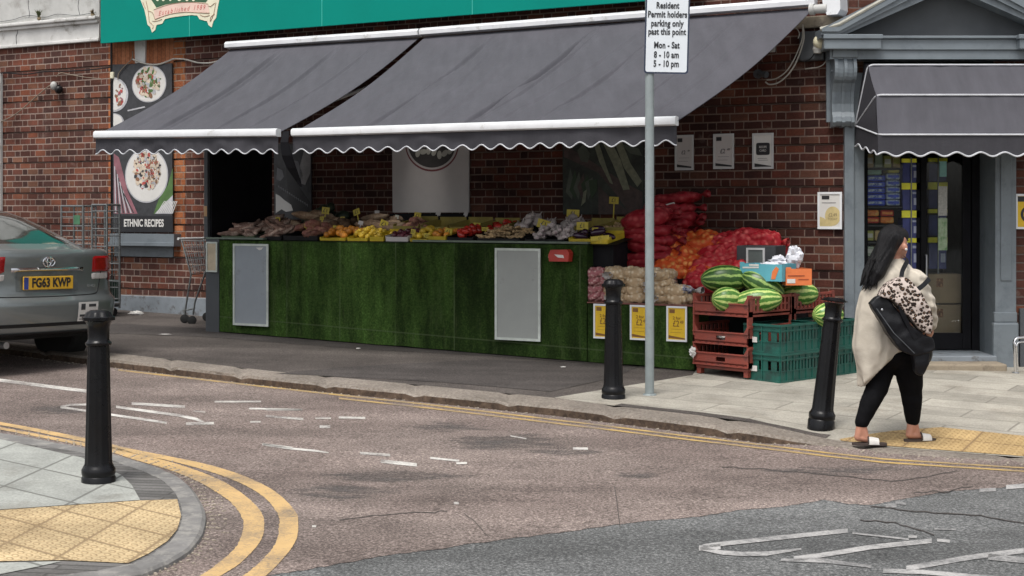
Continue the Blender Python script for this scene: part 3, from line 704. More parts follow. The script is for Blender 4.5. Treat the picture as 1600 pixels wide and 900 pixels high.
bpart('door_reveal', mb, M['gpaint'], fr='d')
# console bracket
mb = MB(); xa, xb = dX(1297, -.1), dX(1337, -.1)
mb.box(xa, xb, -.22, 0, dZ(92, -.1), dZ(76, -.1), bev=.01)
prof = []
for k in range(17): a = pi*.5-k/16*1.55*pi; prof.append((.13+.085*cos(a)*1.05, 3.01+.13*sin(a)))
side = [(0, 3.14)]+[(-p[0], p[1]) for p in prof[:9]]+[(-.14, 2.88), (-.105, 2.80), (-.085, 2.68), (-.09, 2.6), (-.12, 2.55), (-.13, 2.50), (-.09, 2.46), (0, 2.45)]
def yprism(mb, prof, x0, x1, mi=0):       # prof (y, z) extruded along x
    n = len(prof); v = [(x0, p[0], p[1]) for p in prof]+[(x1, p[0], p[1]) for p in prof]
    f = [tuple(range(n)), tuple(range(n, 2*n))[::-1]]+[(i, n+i, n+(i+1) % n, (i+1) % n) for i in range(n)]
    A = sum(prof[i][0]*prof[(i+1) % n][1]-prof[(i+1) % n][0]*prof[i][1] for i in range(n))
    if A > 0: f = [q[::-1] for q in f]
    mb.add(v, f, mi)
yprism(mb, side, xa+.03, xb-.03)
for xx in (xa+.035, (xa+xb)/2, xb-.035): yprism(mb, [(p[0]*1.12, (p[1]-2.8)*1.03+2.8) for p in side], xx-.016, xx+.016)
mb.tube([(xa+.022, -.10, 3.01), (xb-.022, -.10, 3.01)], .055, 16); mb.tube([(xa+.01, -.10, 3.01), (xb-.01, -.10, 3.01)], .022, 12)
mb.tube([(xa+.02, -.085, 2.505), (xb-.02, -.085, 2.505)], .04, 12)
mb.box(xa-.02, xb-.06, -.03, 0, 2.5, 3.3)
bpart('console_bracket', mb, M['gpaint'], fr='d')
# pediment
PD = thing  # (alias unused)
yo = -.28
mb = MB(); za, zb = dZ(77, yo), dZ(55, yo); x0, x1 = dX(1290, yo), dX(1684, yo)
mb.box(x0, x1, yo+.06, .0, za, zb-.03, bev=.008); mb.box(x0+.0, x1, yo+.03, .0, zb-.028, zb, bev=.006)
mb.box(x0-.02, dX(1376, yo), yo-.03, yo+.06, za+.0, zb-.042, bev=.006); mb.box(x0-.03, dX(1378, yo), yo-.05, yo+.06, zb-.04, zb+.005, bev=.006)
mb.box(dX(1592, yo), x1+.02, yo-.03, yo+.06, za, zb-.042, bev=.006); mb.box(dX(1590, yo), x1+.03, yo-.05, yo+.06, zb-.04, zb+.005, bev=.006)
mb.box(x0+.06, x1-.06, -.2, 0, za-.09, za-.002)
xm = (x0+x1)/2; hp = .66
for (d0, th, ya, m_) in ((.0, .075, yo-.06, 0), (-.08, .075, yo-.035, 0), (-.16, .09, yo, 0)):
    q = zb+hp+.06+d0
    mb.prism([(x0-.05, zb+.06+d0*.35), (xm, q), (x1+.05, zb+.06+d0*.35), (x1+.05, zb+.06+d0*.35-.03), (x1-.12, zb+.06+d0*.35-.03), (xm, q-th), (x0+.12, zb+.06+d0*.35-.03), (x0-.05, zb+.06+d0*.35-.03)], ya, 0.)
pe = bpart('pediment', mb, M['gpaint'], fr='d')
mb = MB(); mb.prism([(x0+.2, zb), (x1-.2, zb), (xm, zb+hp-.12)], -.06, -.05); o = obj('tympanum', mb, M['gdark'], pe)
mb = MB(); mb.tube([(x0-.06, yo-.03, zb+.055), (x0+.12, yo-.05, zb+.10), (xm, yo-.05, zb+hp+.075)], .022, 8); mb.tube([(x1+.06, yo-.03, zb+.07), (xm, yo-.05, zb+hp+.075)], .022, 8)
o = obj('lead_flashing', mb, mk('weathered lead', (.36, .35, .30), .7, var=.3, vs=6), pe)
# black recess head over the door, step
mb = MB(); mb.box(dX(1350), dX(1552), .0, .4, dZ(118), dZ(76), bev=0); bpart('lintel', mb, M['black'], fr='d')
mb = MB(); z0 = zg(4.4); sx0, sx1 = dX(1420, -.3), dX(1562, -.3)
mb.box(dX(1334), dX(1552), -.12, .62, -.3, dZ(556, -.1), bev=.01); 
bpart('threshold', mb, M['gpaint_l'], fr='d')
mb = MB(); mb.box(dX(1334), dX(1568, -.3), -.42, -.121, -.3, dZ(569, -.42), bev=.02); bpart('doorstep', mb, mk('worn stone step', (.27, .225, .165), .85, var=.2, vs=5, bump=.3, bs=30, col2=(.15, .12, .09), c2scale=5), fr='d')
# door: black aluminium frame, glass
dy = .5; q = lambda px: dX(px, dy); qz = lambda py: dZ(py, dy); zfl = dZ(556, -.1)
mb = MB()
mb.box(dX(1350), q(1353), .45, .55, zfl, 3.); mb.box(q(1350), q(1532), dy, dy+.08, 2.85, 3.05)
mb.box(q(1518), q(1533), dy-.02, dy+.1, zfl, 3.)
bpart('door_frame', mb, M['black'], fr='d')
dr = None
mb = MB(); x0, x1 = q(1438), q(1516); zt_ = 2.84
mb.box(x0, x0+.06, dy-.03, dy+.02, zfl+.01, zt_, bev=.006); mb.box(q(1503), x1, dy-.03, dy+.02, zfl+.01, zt_, bev=.006)
mb.box(x0+.06, q(1503), dy-.03, dy+.02, zfl+.01, qz(520), bev=.004); mb.box(x0+.06, q(1503), dy-.03, dy+.02, zt_-.08, zt_)
dr = bpart('door', mb, M['black'], fr='d')
mb = MB(); mb.box(x0+.06, q(1503), dy-.01, dy-.004, qz(520), zt_-.08); obj('glass', mb, M['glass'], dr)
mb = MB(); mb.tube([(x0+.045, dy-.03, qz(398)), (x0+.045, dy-.075, qz(398)), (x0+.045, dy-.075, qz(470)), (x0+.045, dy-.03, qz(470))], .011, 8); obj('handle', mb, M['steel'], dr)
mb = MB(); mb.box(q(1353), q(1438), dy, dy+.04, zfl, zfl+.12); mb.box(q(1353), q(1356), dy, dy+.04, zfl+.12, 2.85); mb.box(q(1432), q(1438), dy, dy+.04, zfl+.12, 2.85)
sg = bpart('side_window', mb, M['black'], fr='d')
mb = MB(); mb.box(q(1356), q(1432), dy+.018, dy+.024, zfl+.12, 2.85); obj('glass', mb, M['glass'], sg)
# shop interior
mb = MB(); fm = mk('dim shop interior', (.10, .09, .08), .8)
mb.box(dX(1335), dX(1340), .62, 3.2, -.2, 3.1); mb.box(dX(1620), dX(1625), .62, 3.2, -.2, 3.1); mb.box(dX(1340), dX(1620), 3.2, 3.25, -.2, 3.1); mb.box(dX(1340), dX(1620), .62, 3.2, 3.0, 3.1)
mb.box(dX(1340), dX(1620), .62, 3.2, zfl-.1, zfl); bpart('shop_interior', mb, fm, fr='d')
# ------------------------------------------------------------------ fascia sign, awnings
def wthing(name, label, cat, u, y, z, group=None):       # a thing fixed to (or parallel with) the long wall
    return thing(name, label, cat, WP(u, y, z), WA, group)
sy = -.27
T = thing('fascia_sign', 'long teal green shop fascia sign carrying a cream scroll emblem', 'sign', WP(0, 0, 0), WA)
ul, zb_ = WU(157, sy), WZ(400, 49, sy)
mb = MB(); mb.box(ul, WU(1090, sy), sy, sy+.03, zb_, 5.4, bev=.004); mb.box(ul, WU(1090, sy), sy+.03, -.06, zb_+.04, 5.4)
obj('sign_panel', mb, M['teal'], T)
mb = MB()
for p_ in (296, 503, 738): mb.box(WU(p_, sy)-.004, WU(p_, sy)+.004, sy-.0015, sy, zb_, 5.4)
obj('panel_joint', mb, mk('pale joint', (.05, .42, .34), .5, bump=0), T)
def SP(pts, y): return [(WU(a, y), WZ(a, b, y)) for a, b in pts]
em = [(217, -60), (220, 0), (226, 15), (229, 28), (231, 39), (235, 42), (238, 51), (243, 47), (245, 39), (254, 37), (258, 30), (270, 27), (285, 25), (300, 23.5), (309, 24.5), (312, 30), (320, 32.5), (324, 33), (326, 39), (331, 43), (334, 33), (338, 28), (341, 10), (343, 0), (346, -60)]
mb = MB(); mb.prism(SP(em, sy), sy-.006, sy); eo = obj('emblem', mb, M['cream'], T)
mb = MB(); mb.prism(SP([(232, -60), (234, -5), (245, 12), (260, 7), (285, 3.4), (308, 3.2), (322, 4), (328, -4), (330, -60)], sy), sy-.008, sy-.006); obj('emblem_centre', mb, M['green_p'], eo)
mb = MB(); mb.prism(SP([(241, 16), (262, 8.5), (285, 4.6), (305, 4.4), (326, 7), (328, 20), (310, 19.5), (290, 18.5), (265, 22), (243, 30)], sy), sy-.009, sy-.0065); obj('emblem_ribbon', mb, M['pinkc'], eo)
mb = MB()
for l in ([(243, 30.5), (265, 22.5), (290, 19), (310, 20), (328, 21)], [(241, 15.5), (262, 8), (285, 4.2), (305, 4), (326, 6.5)], [(232, 17), (239, 20), (243, 31)], [(239, 33), (246, 33), (254, 30)], [(234, 34), (240, 40), (239, 45)], [(313, 23), (320, 26), (328, 24)], [(326, 9), (330, 10), (336, 5)], [(229, 2), (232, 16), (234, 34)], [(338, 4), (334, 24), (329, 34)], [(224, 4), (228, 14)], [(336, 22), (330, 27), (329, 34)]):
    mb.tube([(WU(a, sy), sy-.009, WZ(a, b, sy)) for a, b in smooth_px(l, 3)], .0035, 5)
obj('emblem_outline', mb, M['brownp'], eo)
mb = MB(); px_ = 250
for ch in 'Established 1989':
    if ch != ' ':
        yy = 19 - 9*((px_-250)/72.) + 4.5*((px_-288)/38.)**2*.5
        mb.text(ch, WU(px_, sy), WZ(px_, yy, sy), .088, sy-.0095, shear=.35, sx=.85)
    px_ += 3.3 if ch in 'il' else 4.3 if ch in 'ts' else 5.0 if ch != ' ' else 4.6
obj('emblem_lettering', mb, M['redp'], eo)
mb = MB()     # lower ends of the name, the rest is above the frame
for a, wd in ((247, 5), (256, 5), (267, 4), (281, 6), (293, 5), (303, 5)): mb.disc(WU(a, sy), WZ(a, -3.5, sy), wd*.0065, .045, sy-.0085)
obj('emblem_letters', mb, M['cream'], eo)
mb = MB(); mb.tube([WP(ul-.02, -.05, 5.6), WP(ul-.02, -.05, WZ(157, 130)), WP(ul-.015, -.05, WZ(158, 250)), WP(ul-.01, -.05, .5)], .017, 8)
tag(obj('drain_pipe', mb, M['blackgloss']), 'thin black pipe running down the brick wall beside the left end of the teal sign', 'pipe')

def awning(label, TL, TR, BL, BR, seed, nv, name='awning', wr=1., creases=()):
    T = thing(name, label, 'awning', WP(0, 0, 0)*0)
    rg = random.Random(seed); TL, TR, BL, BR = map(Vector, (TL, TR, BL, BR))
    nrm = (TR-TL).cross(BL-TL).normalized(); 
    if nrm.z < 0: nrm = -nrm
    def surf(u, v):
        p = TL.lerp(TR, u).lerp(BL.lerp(BR, u), v)
        h = -.07*sin(pi*v)
        for (uc, sl_, am, wd) in creases:
            d = (u-(uc+sl_*(v-.5)))/wd; env = min(1, v*5)*min(1, (1-v)*6+.25)
            h += 3.4*am*(math.exp(-d*d)-.8*math.exp(-(d-2.2)**2))*env
        h += .006*mnoise.noise(Vector((u*9, v*2.2, seed)))*wr
        return p+nrm*h
    mb = MB(); mb.grid(surf, 300, 26, flip=True); n0 = len(mb.v)
    mb.grid(lambda u, v: surf(u, v)-nrm*.006, 60, 10); fo = obj('canopy', mb, M['awning'], T, smooth=True, auto=None)
    # front bar and valance
    d = (BR-BL).normalized(); out = d.cross(Vector((0, 0, 1))).normalized()
    if out.y > 0: out = -out
    prof = [(-.035, .037), (.02, .042), (.045, .03), (.052, .0), (.045, -.03), (.02, -.042), (-.035, -.04)]
    mb = MB(); mb.ring_path([[tuple(q+out*a+Vector((0, 0, b-.0))) for a, b in prof] for q in (BL, BR)]); obj('front_bar', mb, M['alu'], T, smooth=True, auto=R(50))
    L = (BR-BL).length; nw = round(L/.205); 
    def wav(s_): return -.19-.024*cos(2*pi*s_*nw) 
    mb = MB(); N = nw*10
    def val(u, v):
        p = BL.lerp(BR, u)+out*(.012+.012*sin(pi*v)*mnoise.noise(Vector((u*12, seed, 0)))*2+.035*v*mnoise.noise(Vector((u*7, 3, seed)))+.012*v*mnoise.noise(Vector((u*40, v*2, seed)))); p.z += -.045+(wav(u)+.045)*v
        return p
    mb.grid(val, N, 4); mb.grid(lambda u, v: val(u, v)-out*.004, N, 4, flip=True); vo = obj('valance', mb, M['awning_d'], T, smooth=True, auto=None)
    mb = MB(); mb.tube([val(k/N, 1)+out*.002 for k in range(N+1)], .0068, 6); obj('piping', mb, M['piping'], vo, smooth=True)
    # folding arms under the cloth
    for s_ in (.12, .88):
        a = TL.lerp(TR, s_)+Vector((0, 0, -.45)); b = BL.lerp(BR, s_)-out*.05+Vector((0, 0, -.03)); m_ = a.lerp(b, .5)+d*(.5 if s_ < .5 else -.5)+Vector((0, 0, -.1))
        mb = MB(); mb.tube([a, m_], .022, 8); mb.tube([m_, b], .018, 8); mb.ell(m_, (.035, .035, .035), 8, 6); obj('folding_arm', mb, M['alu'], T, smooth=True)
    # white cassette against the wall
    mb = MB(); off = Vector((0, 0, .055)); o2 = -V
    pr = [(0, .05), (.08, .045), (.105, .015), (.10, -.03), (.0, -.045)]
    mb.ring_path([[tuple(q+off+o2*(a-.02)+Vector((0, 0, b))) for a, b in pr] for q in (TL-U*.03, TR+U*.03)]); obj('cassette', mb, M['alu'], T, smooth=True, auto=R(40))
    return T
ya = -.16
P1 = lambda px, py: WP(WU(px, ya), ya, WZ(px, py, ya))
awning('right hand charcoal shop awning, the longer of the pair, scalloped and piped in white', P1(664, 58), P1(1272, 12), (-2.20, 14.83, 2.391), (1.447, 12.9, 2.391), 3, 1,
       creases=[(.20, -.02, .007, .005), (.47, -.03, .010, .005), (.49, -.02, .005, .004), (.335, .05, .004, .01), (.66, -.03, .006, .0045), (.83, .0, .004, .004), (.07, .0, .003, .01), (.58, -.1, .004, .004), (.27, .06, .003, .004), (.91, .01, .003, .006)])
awning('left hand charcoal shop awning, the shorter of the pair, in front of the recipes poster', P1(360, 78), P1(655, 59), (-4.57, 16.19, 2.44), (-2.36, 14.9, 2.395), 8, 1,
       creases=[(.30, .0, .007, .009), (.34, .01, .004, .007), (.62, .02, .006, .008), (.12, .0, .004, .012), (.80, -.02, .003, .006)])
mb = MB()
c0 = Vector((-2.285, 14.86, 2.40))
def ribbon(mb, pts, wd, th=.006):
    for i in range(len(pts)-1):
        a, b = Vector(pts[i]), Vector(pts[i+1]); s_ = U*wd[i]/2; s2 = U*wd[i+1]/2
        mb.add([a-s_, a+s_, b+s2, b-s2], [(0, 1, 2, 3)]); mb.add([a-s_+V*th, a+s_+V*th, b+s2+V*th, b-s2+V*th], [(3, 2, 1, 0)])
def AT(px, py, Y): return Vector((FX(px, Y), Y, FZ(py, Y)))
ribbon(mb, [AT(447, 205, 14.8), AT(444, 222, 14.78), AT(448, 243, 14.8), AT(455, 262, 14.85), AT(466, 283, 14.95), AT(470, 292, 14.97)], [.08, .10, .13, .12, .06, .02])
tag(obj('fabric_strap', mb, M['black'], smooth=False), 'black strap of cloth hanging between the two charcoal awnings', 'strap')

# ------------------------------------------------------------------ hooded awning over the door
T = thing('door_awning', 'small charcoal hooded awning with white piping above the shop door', 'awning', (0, 0, 0))
xL, xR = FX(1333, YD), FX(1333, YD)+2*(FX(1487, YD)-FX(1333, YD)); zpv = FZ(197, YD-.04)
ribs = [((.05), 3.09, .10), (.26, FZ(102, YD-.26), .10), (.56, FZ(149, YD-.56), .13), (.74, FZ(211, YD-.74), .0)]
def hood(i, inset=0):
    o_, z_, ins = ribs[i]; return o_, z_, ins
piv = Vector((xL+.01, YD-.04, zpv)); pivR = Vector((xR-.01, YD-.04, zpv))
lpt = [Vector((FX(1356 if i == 1 else 1369 if i == 2 else 1372 if i == 3 else 1350, YD-r[0]), YD-r[0], r[1])) for i, r in enumerate(ribs)]
rpt = [Vector((xL+xR-p.x, p.y, p.z)) for p in lpt]
mb = MB(); rs = random.Random(5)
for i in range(3):
    a, b, c_, d_ = lpt[i], rpt[i], lpt[i+1], rpt[i+1]
    def f(u, v, a=a, b=b, c_=c_, d_=d_, i=i):
        p = a.lerp(b, u).lerp(c_.lerp(d_, u), v); n = Vector((0, -1, .5)).normalized()
        return p+n*(.008*mnoise.noise(Vector((u*14, v*3, i*4)))-.012*sin(pi*v))
    mb.grid(f, 90, 12, flip=True)
co = obj('canopy', mb, M['awning'], T, smooth=True, auto=R(40))
for (pv_, pp, fl) in ((piv, lpt, 0), (pivR, rpt, 1)):
    mb = MB()
    for i in range(3):
        def f(u, v, i=i): return pv_.lerp(pp[i].lerp(pp[i+1], v), u)+Vector((-.012*sin(pi*v)*u*(1 if not fl else -1), 0, 0))
        mb.grid(f, 8, 6, flip=bool(fl)); mb.grid(lambda u, v, f=f: f(u, v)+Vector((.004*(1-2*fl), 0, 0)), 8, 6, flip=not fl)
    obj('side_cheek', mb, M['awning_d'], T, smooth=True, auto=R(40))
def rnd_path(pts, r=.06, n=6):
    out = [pts[0]]
    for i in range(1, len(pts)-1):
        a = (pts[i-1]-pts[i]).normalized()*r; b = (pts[i+1]-pts[i]).normalized()*r
        for k in range(n+1): t_ = k/n; out.append((pts[i]+a)*(1-t_)**2+pts[i]*2*t_*(1-t_)+(pts[i]+b)*t_*t_)
    return out+[pts[-1]]
for i in (1, 2, 3):
    mb = MB(); e = Vector((0, -.008, .004)); mb.tube([p+e for p in rnd_path([piv, lpt[i], rpt[i], pivR])], .0095, 6); obj('piping', mb, M['piping'], T, smooth=True)
mb = MB(); zl = ribs[3][1]; nw = 8; pp = [piv+Vector((0, 0, -.0)), lpt[3], rpt[3], pivR]
Lx = rpt[3].x-lpt[3].x
def vf(u, v):
    x = lpt[3].x+Lx*u; zz = -.185-.02*cos(2*pi*(u*nw+.25)); return Vector((x, YD-.742-.01*v*mnoise.noise(Vector((u*9, 1, 1))), zl+zz*v))
N = nw*12; mb.grid(vf, N, 3, flip=True); mb.v = [p for p in mb.v]
def vs_side(u, v, fl=0):
    a = (piv if not fl else pivR).lerp(lpt[3] if not fl else rpt[3], u); a = a.copy(); s_ = -.185-.02*cos(2*pi*(u*3)); 
    return a+Vector((0, 0, s_*v))
mb.grid(vs_side, 20, 3); mb.grid(lambda u, v: vs_side(u, v, 1), 20, 3, flip=True)
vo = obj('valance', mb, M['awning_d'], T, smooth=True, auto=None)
mb = MB(); mb.tube([vs_side(k/20, 1) for k in range(20)]+[vf(k/N, 1)+Vector((0, -.003, 0)) for k in range(N+1)]+[vs_side(1-k/20, 1, 1) for k in range(1, 21)], .009, 6); obj('piping', mb, M['piping'], vo, smooth=True)

# ------------------------------------------------------------------ posters, boards, framed notices
def PW(px, py, y): return (WU(px, y), WZ(px, py, y))
def wprism(mb, pts, y, th=.002, mi=0): mb.prism(SP(pts, y), y-th, y, mi)
def blobs(mb, cx, cy, rx, ry, n, y, cols, smin, smax, seed):
    rg = random.Random(seed)
    for k in range(n):
        a = rg.uniform(0, 2*pi); r = math.sqrt(rg.random())
        q = PW(cx+rx*r*cos(a), cy+ry*r*sin(a), y); s_ = rg.uniform(smin, smax)
        mb.disc(q[0], q[1], s_, s_*rg.uniform(.35, .9), y-.003-.0004*(k % 12), 7, rg.choice(cols), rot=rg.uniform(0, pi))
T = thing('recipe_poster', 'tall slate poster of food plates reading ETHNIC RECIPES on the blocked window', 'poster', WP(0, 0, 0), WA)
y = -.03; mb = MB(); wprism(mb, [(177, 101), (270, 99), (271, 363), (178, 363)], y, .02); pb = obj('board', mb, M['slate'], T); y -= .02
mats = [M['paper'], mk('food brown', (.22, .11, .06), .7), mk('food cream', (.55, .46, .36), .7), mk('food red', (.38, .06, .05), .7), mk('leaf green print', (.07, .14, .04), .7), mk('maroon print', (.24, .10, .12), .7), M['slate'], mk('plate rim', (.40, .40, .42), .6)]
mb = MB()
wprism(mb, [(178, 240), (186, 246), (200, 300), (215, 334), (178, 334)], y, .0015, 5)
wprism(mb, [(270, 262), (262, 290), (248, 312), (240, 334), (270, 334)], y, .0015, 4); wprism(mb, [(270, 305), (255, 320), (242, 334), (270, 334)], y, .0022, 7)
for k in range(9): wprism(mb, [(245+k*3, 333), (246.2+k*3, 333), (258+k*2.4, 314), (256.8+k*2.4, 314)], y, .0030, 0)
for k in range(8): wprism(mb, [(180+k*4, 333), (182+k*4, 333), (180+k*2, 260+k*6), (178.6+k*2, 260+k*6)], y, .0025, 6 if k % 2 else 7)
for (cx, cy, rx, ry) in ((233, 131, 27, 29), (229, 274, 34, 43)):
    a, b = PW(cx, cy, y); ru = PW(cx+rx, cy, y)[0]-a; rz = PW(cx, cy-ry, y)[1]-b
    mb.disc(a, b, ru, rz, y-.002, 40, 7); mb.disc(a, b, ru*.95, rz*.95, y-.003, 40, 0)
blobs(mb, 232, 128, 18, 22, 150, y-.001, [1, 2, 2, 3, 4, 7], .015, .045, 4)
blobs(mb, 230, 266, 21, 30, 330, y-.001, [1, 2, 2, 2, 7, 6, 3], .012, .04, 5)
for (cx, cy, rx, ry) in ((177.5, 148, 23, 27), (177.5, 190, 16, 13)):
    pts = [(177.5, cy-ry)]+[(177.5+rx*sin(pi*k/20), cy-ry*cos(pi*k/20)) for k in range(1, 20)]+[(177.5, cy+ry)]
    wprism(mb, pts, y, .003, 7); wprism(mb, [(177.5+(a-177.5)*.86, cy+(b-cy)*.9) for a, b in pts], y, .004, 0)
blobs(mb, 187, 148, 6, 16, 30, y-.002, [1, 3, 2, 5], .012, .035, 9)
wprism(mb, [(199, 172), (226, 166), (227, 168), (200, 174)], y, .0025, 7)
obj('food_picture', mb, mats, pb)
mb = MB(); wprism(mb, [(183, 337), (270, 337.5), (270.5, 362), (183, 362)], y-.001, .004); obj('caption_band', mb, M['ink'], pb)
mb = MB(); a, b = PW(224, 349, y); mb.text('ETHNIC RECIPES', a+.01, b, .135, y-.006, sx=.72, bold=.004); obj('lettering', mb, M['paper'], pb)

T = thing('fish_poster', 'black and white picture poster on the wall behind the yams, its lower edge peeling', 'poster', WP(0, 0, 0), WA)
y = -.02; mb = MB(); wprism(mb, [(429, 225), (487, 225), (488, 343), (430, 343)], y, .015); pb = obj('board', mb, mk('grey print', (.04, .04, .043), .6, var=.5, vs=9, bump=0), T); y -= .016
mb = MB(); wprism(mb, [(431, 303), (437, 306), (445, 313), (455, 320), (458, 329), (447, 331), (440, 327), (431, 333)], y, .002, 0)
wprism(mb, [(478, 225), (486, 225), (485, 270), (477, 289), (471, 287), (468, 262)], y, .002, 2); wprism(mb, [(433, 262), (441, 266), (444, 276), (438, 283), (432, 280)], y, .002, 1)
wprism(mb, [(445, 240), (460, 262), (466, 290), (487, 320), (487, 343), (458, 343), (450, 300)], y, .0015, 3); wprism(mb, [(455, 250), (466, 252), (474, 275), (465, 282)], y, .002, 1)
for k in range(14): wprism(mb, [(434+k*3.4, 290+k*2.2), (436.5+k*3.4, 290+k*2.2), (437+k*3.4, 295+k*2.2)], y, .0026, 1)
obj('picture', mb, [M['paper'], mk('mid grey print', (.14, .14, .15), .6), mk('light grey print', (.26, .25, .25), .6), mk('near black print', (.015, .014, .015), .6)], pb)

T = thing('bowl_poster', 'plain off-white board on the brick wall with a bowl printed at its top', 'poster', WP(0, 0, 0), WA)
y = -.02; mb = MB(); wprism(mb, [(614, 215), (734, 215), (734, 332), (615, 332)], y, .02); pb = obj('board', mb, M['paperd'], T); y -= .021
mb = MB(); arc = lambda cx, cy, rx, ry, a0, a1, n=24: [(cx+rx*cos(R(a0+(a1-a0)*k/n)), cy+ry*sin(R(a0+(a1-a0)*k/n))) for k in range(n+1)]
wprism(mb, arc(675, 225, 42, 43, 0, 180), y, .001, 0); wprism(mb, arc(675, 225, 40, 40, 0, 180), y, .002, 3); wprism(mb, arc(675, 225, 37, 37, 0, 180), y, .003, 1)
rg = random.Random(2)
for k in range(16):
    a, b = 645+k % 8*8.5, 222+(k//8)*17+rg.uniform(-4, 4)
    if math.hypot(a-675, b-225) < 33: q = PW(a, b, y); mb.disc(q[0], q[1], .05, .033, y-.004-.0006*k, 14, 2, rot=rg.uniform(0, 3))
obj('picture', mb, [mk('dark red print', (.16, .04, .045), .6), mk('dark bowl print', (.04, .035, .035), .6), mk('pale petal print', (.36, .35, .31), .6), M['paperd']], pb)
mb = MB(); wprism(mb, [(615, 210), (735, 210), (736, 352), (615, 352)], -.001, .016); mb = MB(); mb.box(WU(612), WU(737), -.05, -.0, WZ(670, 350), WZ(670, 333.5)); obj('bottom_rail', mb, M['black'], T)

T = thing('leek_poster', 'dark picture poster of pale leek stalks on the wall left of the grey sign post', 'poster', WP(0, 0, 0), WA)
y = -.02; mb = MB(); wprism(mb, [(880, 205), (1006, 205), (1007, 335), (881, 335)], y, .02); pb = obj('board', mb, mk('dark green print', (.03, .036, .028), .6, var=.6, vs=8, bump=0), T); y -= .021
mb = MB()
wprism(mb, [(881, 225), (905, 240), (940, 262), (975, 285), (1004, 300), (1004, 335), (985, 335), (960, 300), (935, 270), (881, 245)], y, .001, 2)
wprism(mb, [(925, 215), (933, 215), (948, 262), (958, 288), (953, 286), (936, 252)], y, .002, 0); wprism(mb, [(938, 215), (950, 212), (970, 250), (984, 296), (974, 297), (957, 255)], y, .0025, 0)
wprism(mb, [(958, 215), (968, 212), (985, 255), (1003, 283), (996, 292), (975, 262)], y, .003, 0); wprism(mb, [(970, 225), (998, 232), (1004, 244), (985, 240)], y, .003, 1)
for k in range(7): wprism(mb, [(884+k*6, 300-k*3), (891+k*7, 262+k*3), (897+k*6, 285+k*2), (894+k*5, 312)], y, .001+.0004*k, [1, 3, 1, 2, 3, 1, 3][k])
wprism(mb, [(902, 235), (912, 225), (922, 240), (918, 254), (908, 252)], y, .003, 1); wprism(mb, [(912, 300), (917, 296), (915, 315), (908, 322)], y, .004, 0)
wprism(mb, [(935, 290), (955, 310), (990, 335), (935, 335)], y, .0013, 2)
obj('picture', mb, [mk('leek stalk print', (.21, .22, .15), .6, var=.3, vs=20, bump=0), mk('leaf print', (.085, .10, .075), .6), mk('wood print', (.075, .05, .045), .6, var=.4, vs=12, bump=0), mk('deep green print', (.03, .055, .025), .6)], pb)

fr_m = mk('silver snap frame', (.50, .50, .50), .4, var=.06, bump=0)
def notice(label, px0, px1, py0, py1, y, paper, draw, frame='w', fw=.022, group=None, name='framed_notice', fm=None):
    if frame == 'w': u0, u1 = WU(px0, y), WU(px1, y); z0, z1 = WZ((px0+px1)/2, py1, y), WZ((px0+px1)/2, py0, y); T = wthing(name, label, 'notice', (u0+u1)/2, y, z0, group)
    else: u0, u1 = FX(px0, YD+y), FX(px1, YD+y); z0, z1 = FZ(py1, YD+y), FZ(py0, YD+y); T = thing(name, label, 'notice', ((u0+u1)/2, YD+y, z0), 0, group)
    W, H = u1-u0, z1-z0
    mb = MB(); mb.frame_rect(-W/2, W/2, 0, H, fw, -.014, .0); obj('frame', mb, fm or fr_m, T)
    mb = MB(); mb.box(-W/2+fw*.9, W/2-fw*.9, -.006, -.001, fw*.9, H-fw*.9); obj('sheet', mb, paper, T)
    if draw: draw(T, W, H)
    return T
def price_print(txt, top='', c1=M['ink'], c2=None, size=.085):
    def d(T, W, H):
        mb = MB(); mb.box(-W*.36, -W*.10, -.0075, -.006, H*.80, H*.91)
        mb.prism([(-W*.4, H*.09), (W*.4, H*.06), (W*.4, H*.10), (-W*.4, H*.17)], -.0075, -.006)
        if top: mb.text(top, 0, H*.66, size*.5, -.0085)
        mb.text(txt[0], -W*.04, H*.5, size, -.0085, sx=.8); mb.text(txt[1], W*.24, H*.545, size*.55, -.0085, sx=.8)
        mb.box(-W*.28, W*.26, -.0075, -.006, H*.345, H*.352); mb.box(-W*.32, W*.2, -.0075, -.006, H*.25, H*.257)
        obj('print', mb, c1, T)
    return d
notice('framed white price notice left of two more, under the awning corner', 1055, 1084, 211, 266, -.02, M['paperd'], price_print(('£2', '49'), size=.06))
notice('framed white price notice in the middle of the row of three on the brick wall', 1115, 1147, 209, 264, -.02, M['paperd'], price_print(('£2', '49'), size=.07))
def seal(T, W, H):
    mb = MB(); n = 24; pts = [(W*.34*max(-.95, min(.95, 1.25*cos(2*pi*k/n))), H*.56+H*.19*max(-.9, min(.9, 1.2*sin(2*pi*k/n)))) for k in range(n)]; mb.prism(pts, -.0075, -.006)
    mb.prism([(-W*.4, H*.05), (W*.4, H*.05), (W*.4, H*.08), (-W*.4, H*.16)], -.0075, -.006); obj('print', mb, M['ink'], T)
    mb = MB(); mb.text('RECIPE', 0, H*.61, .034, -.0085, sx=.8); mb.text('CARD', 0, H*.51, .034, -.0085, sx=.8); obj('lettering', mb, M['paper'], T)
    mb = MB(); mb.box(-W*.25, W*.2, -.0075, -.006, H*.29, H*.30); mb.box(-W*.22, W*.24, -.0075, -.006, H*.24, H*.25); obj('small_print', mb, M['slate'], T)
notice('framed white notice with a black seal, rightmost of three on the brick wall', 1176, 1209, 208, 264, -.02, M['paper'], seal)
gold = mk('gold print', (.52, .42, .20), .5, bump=0)
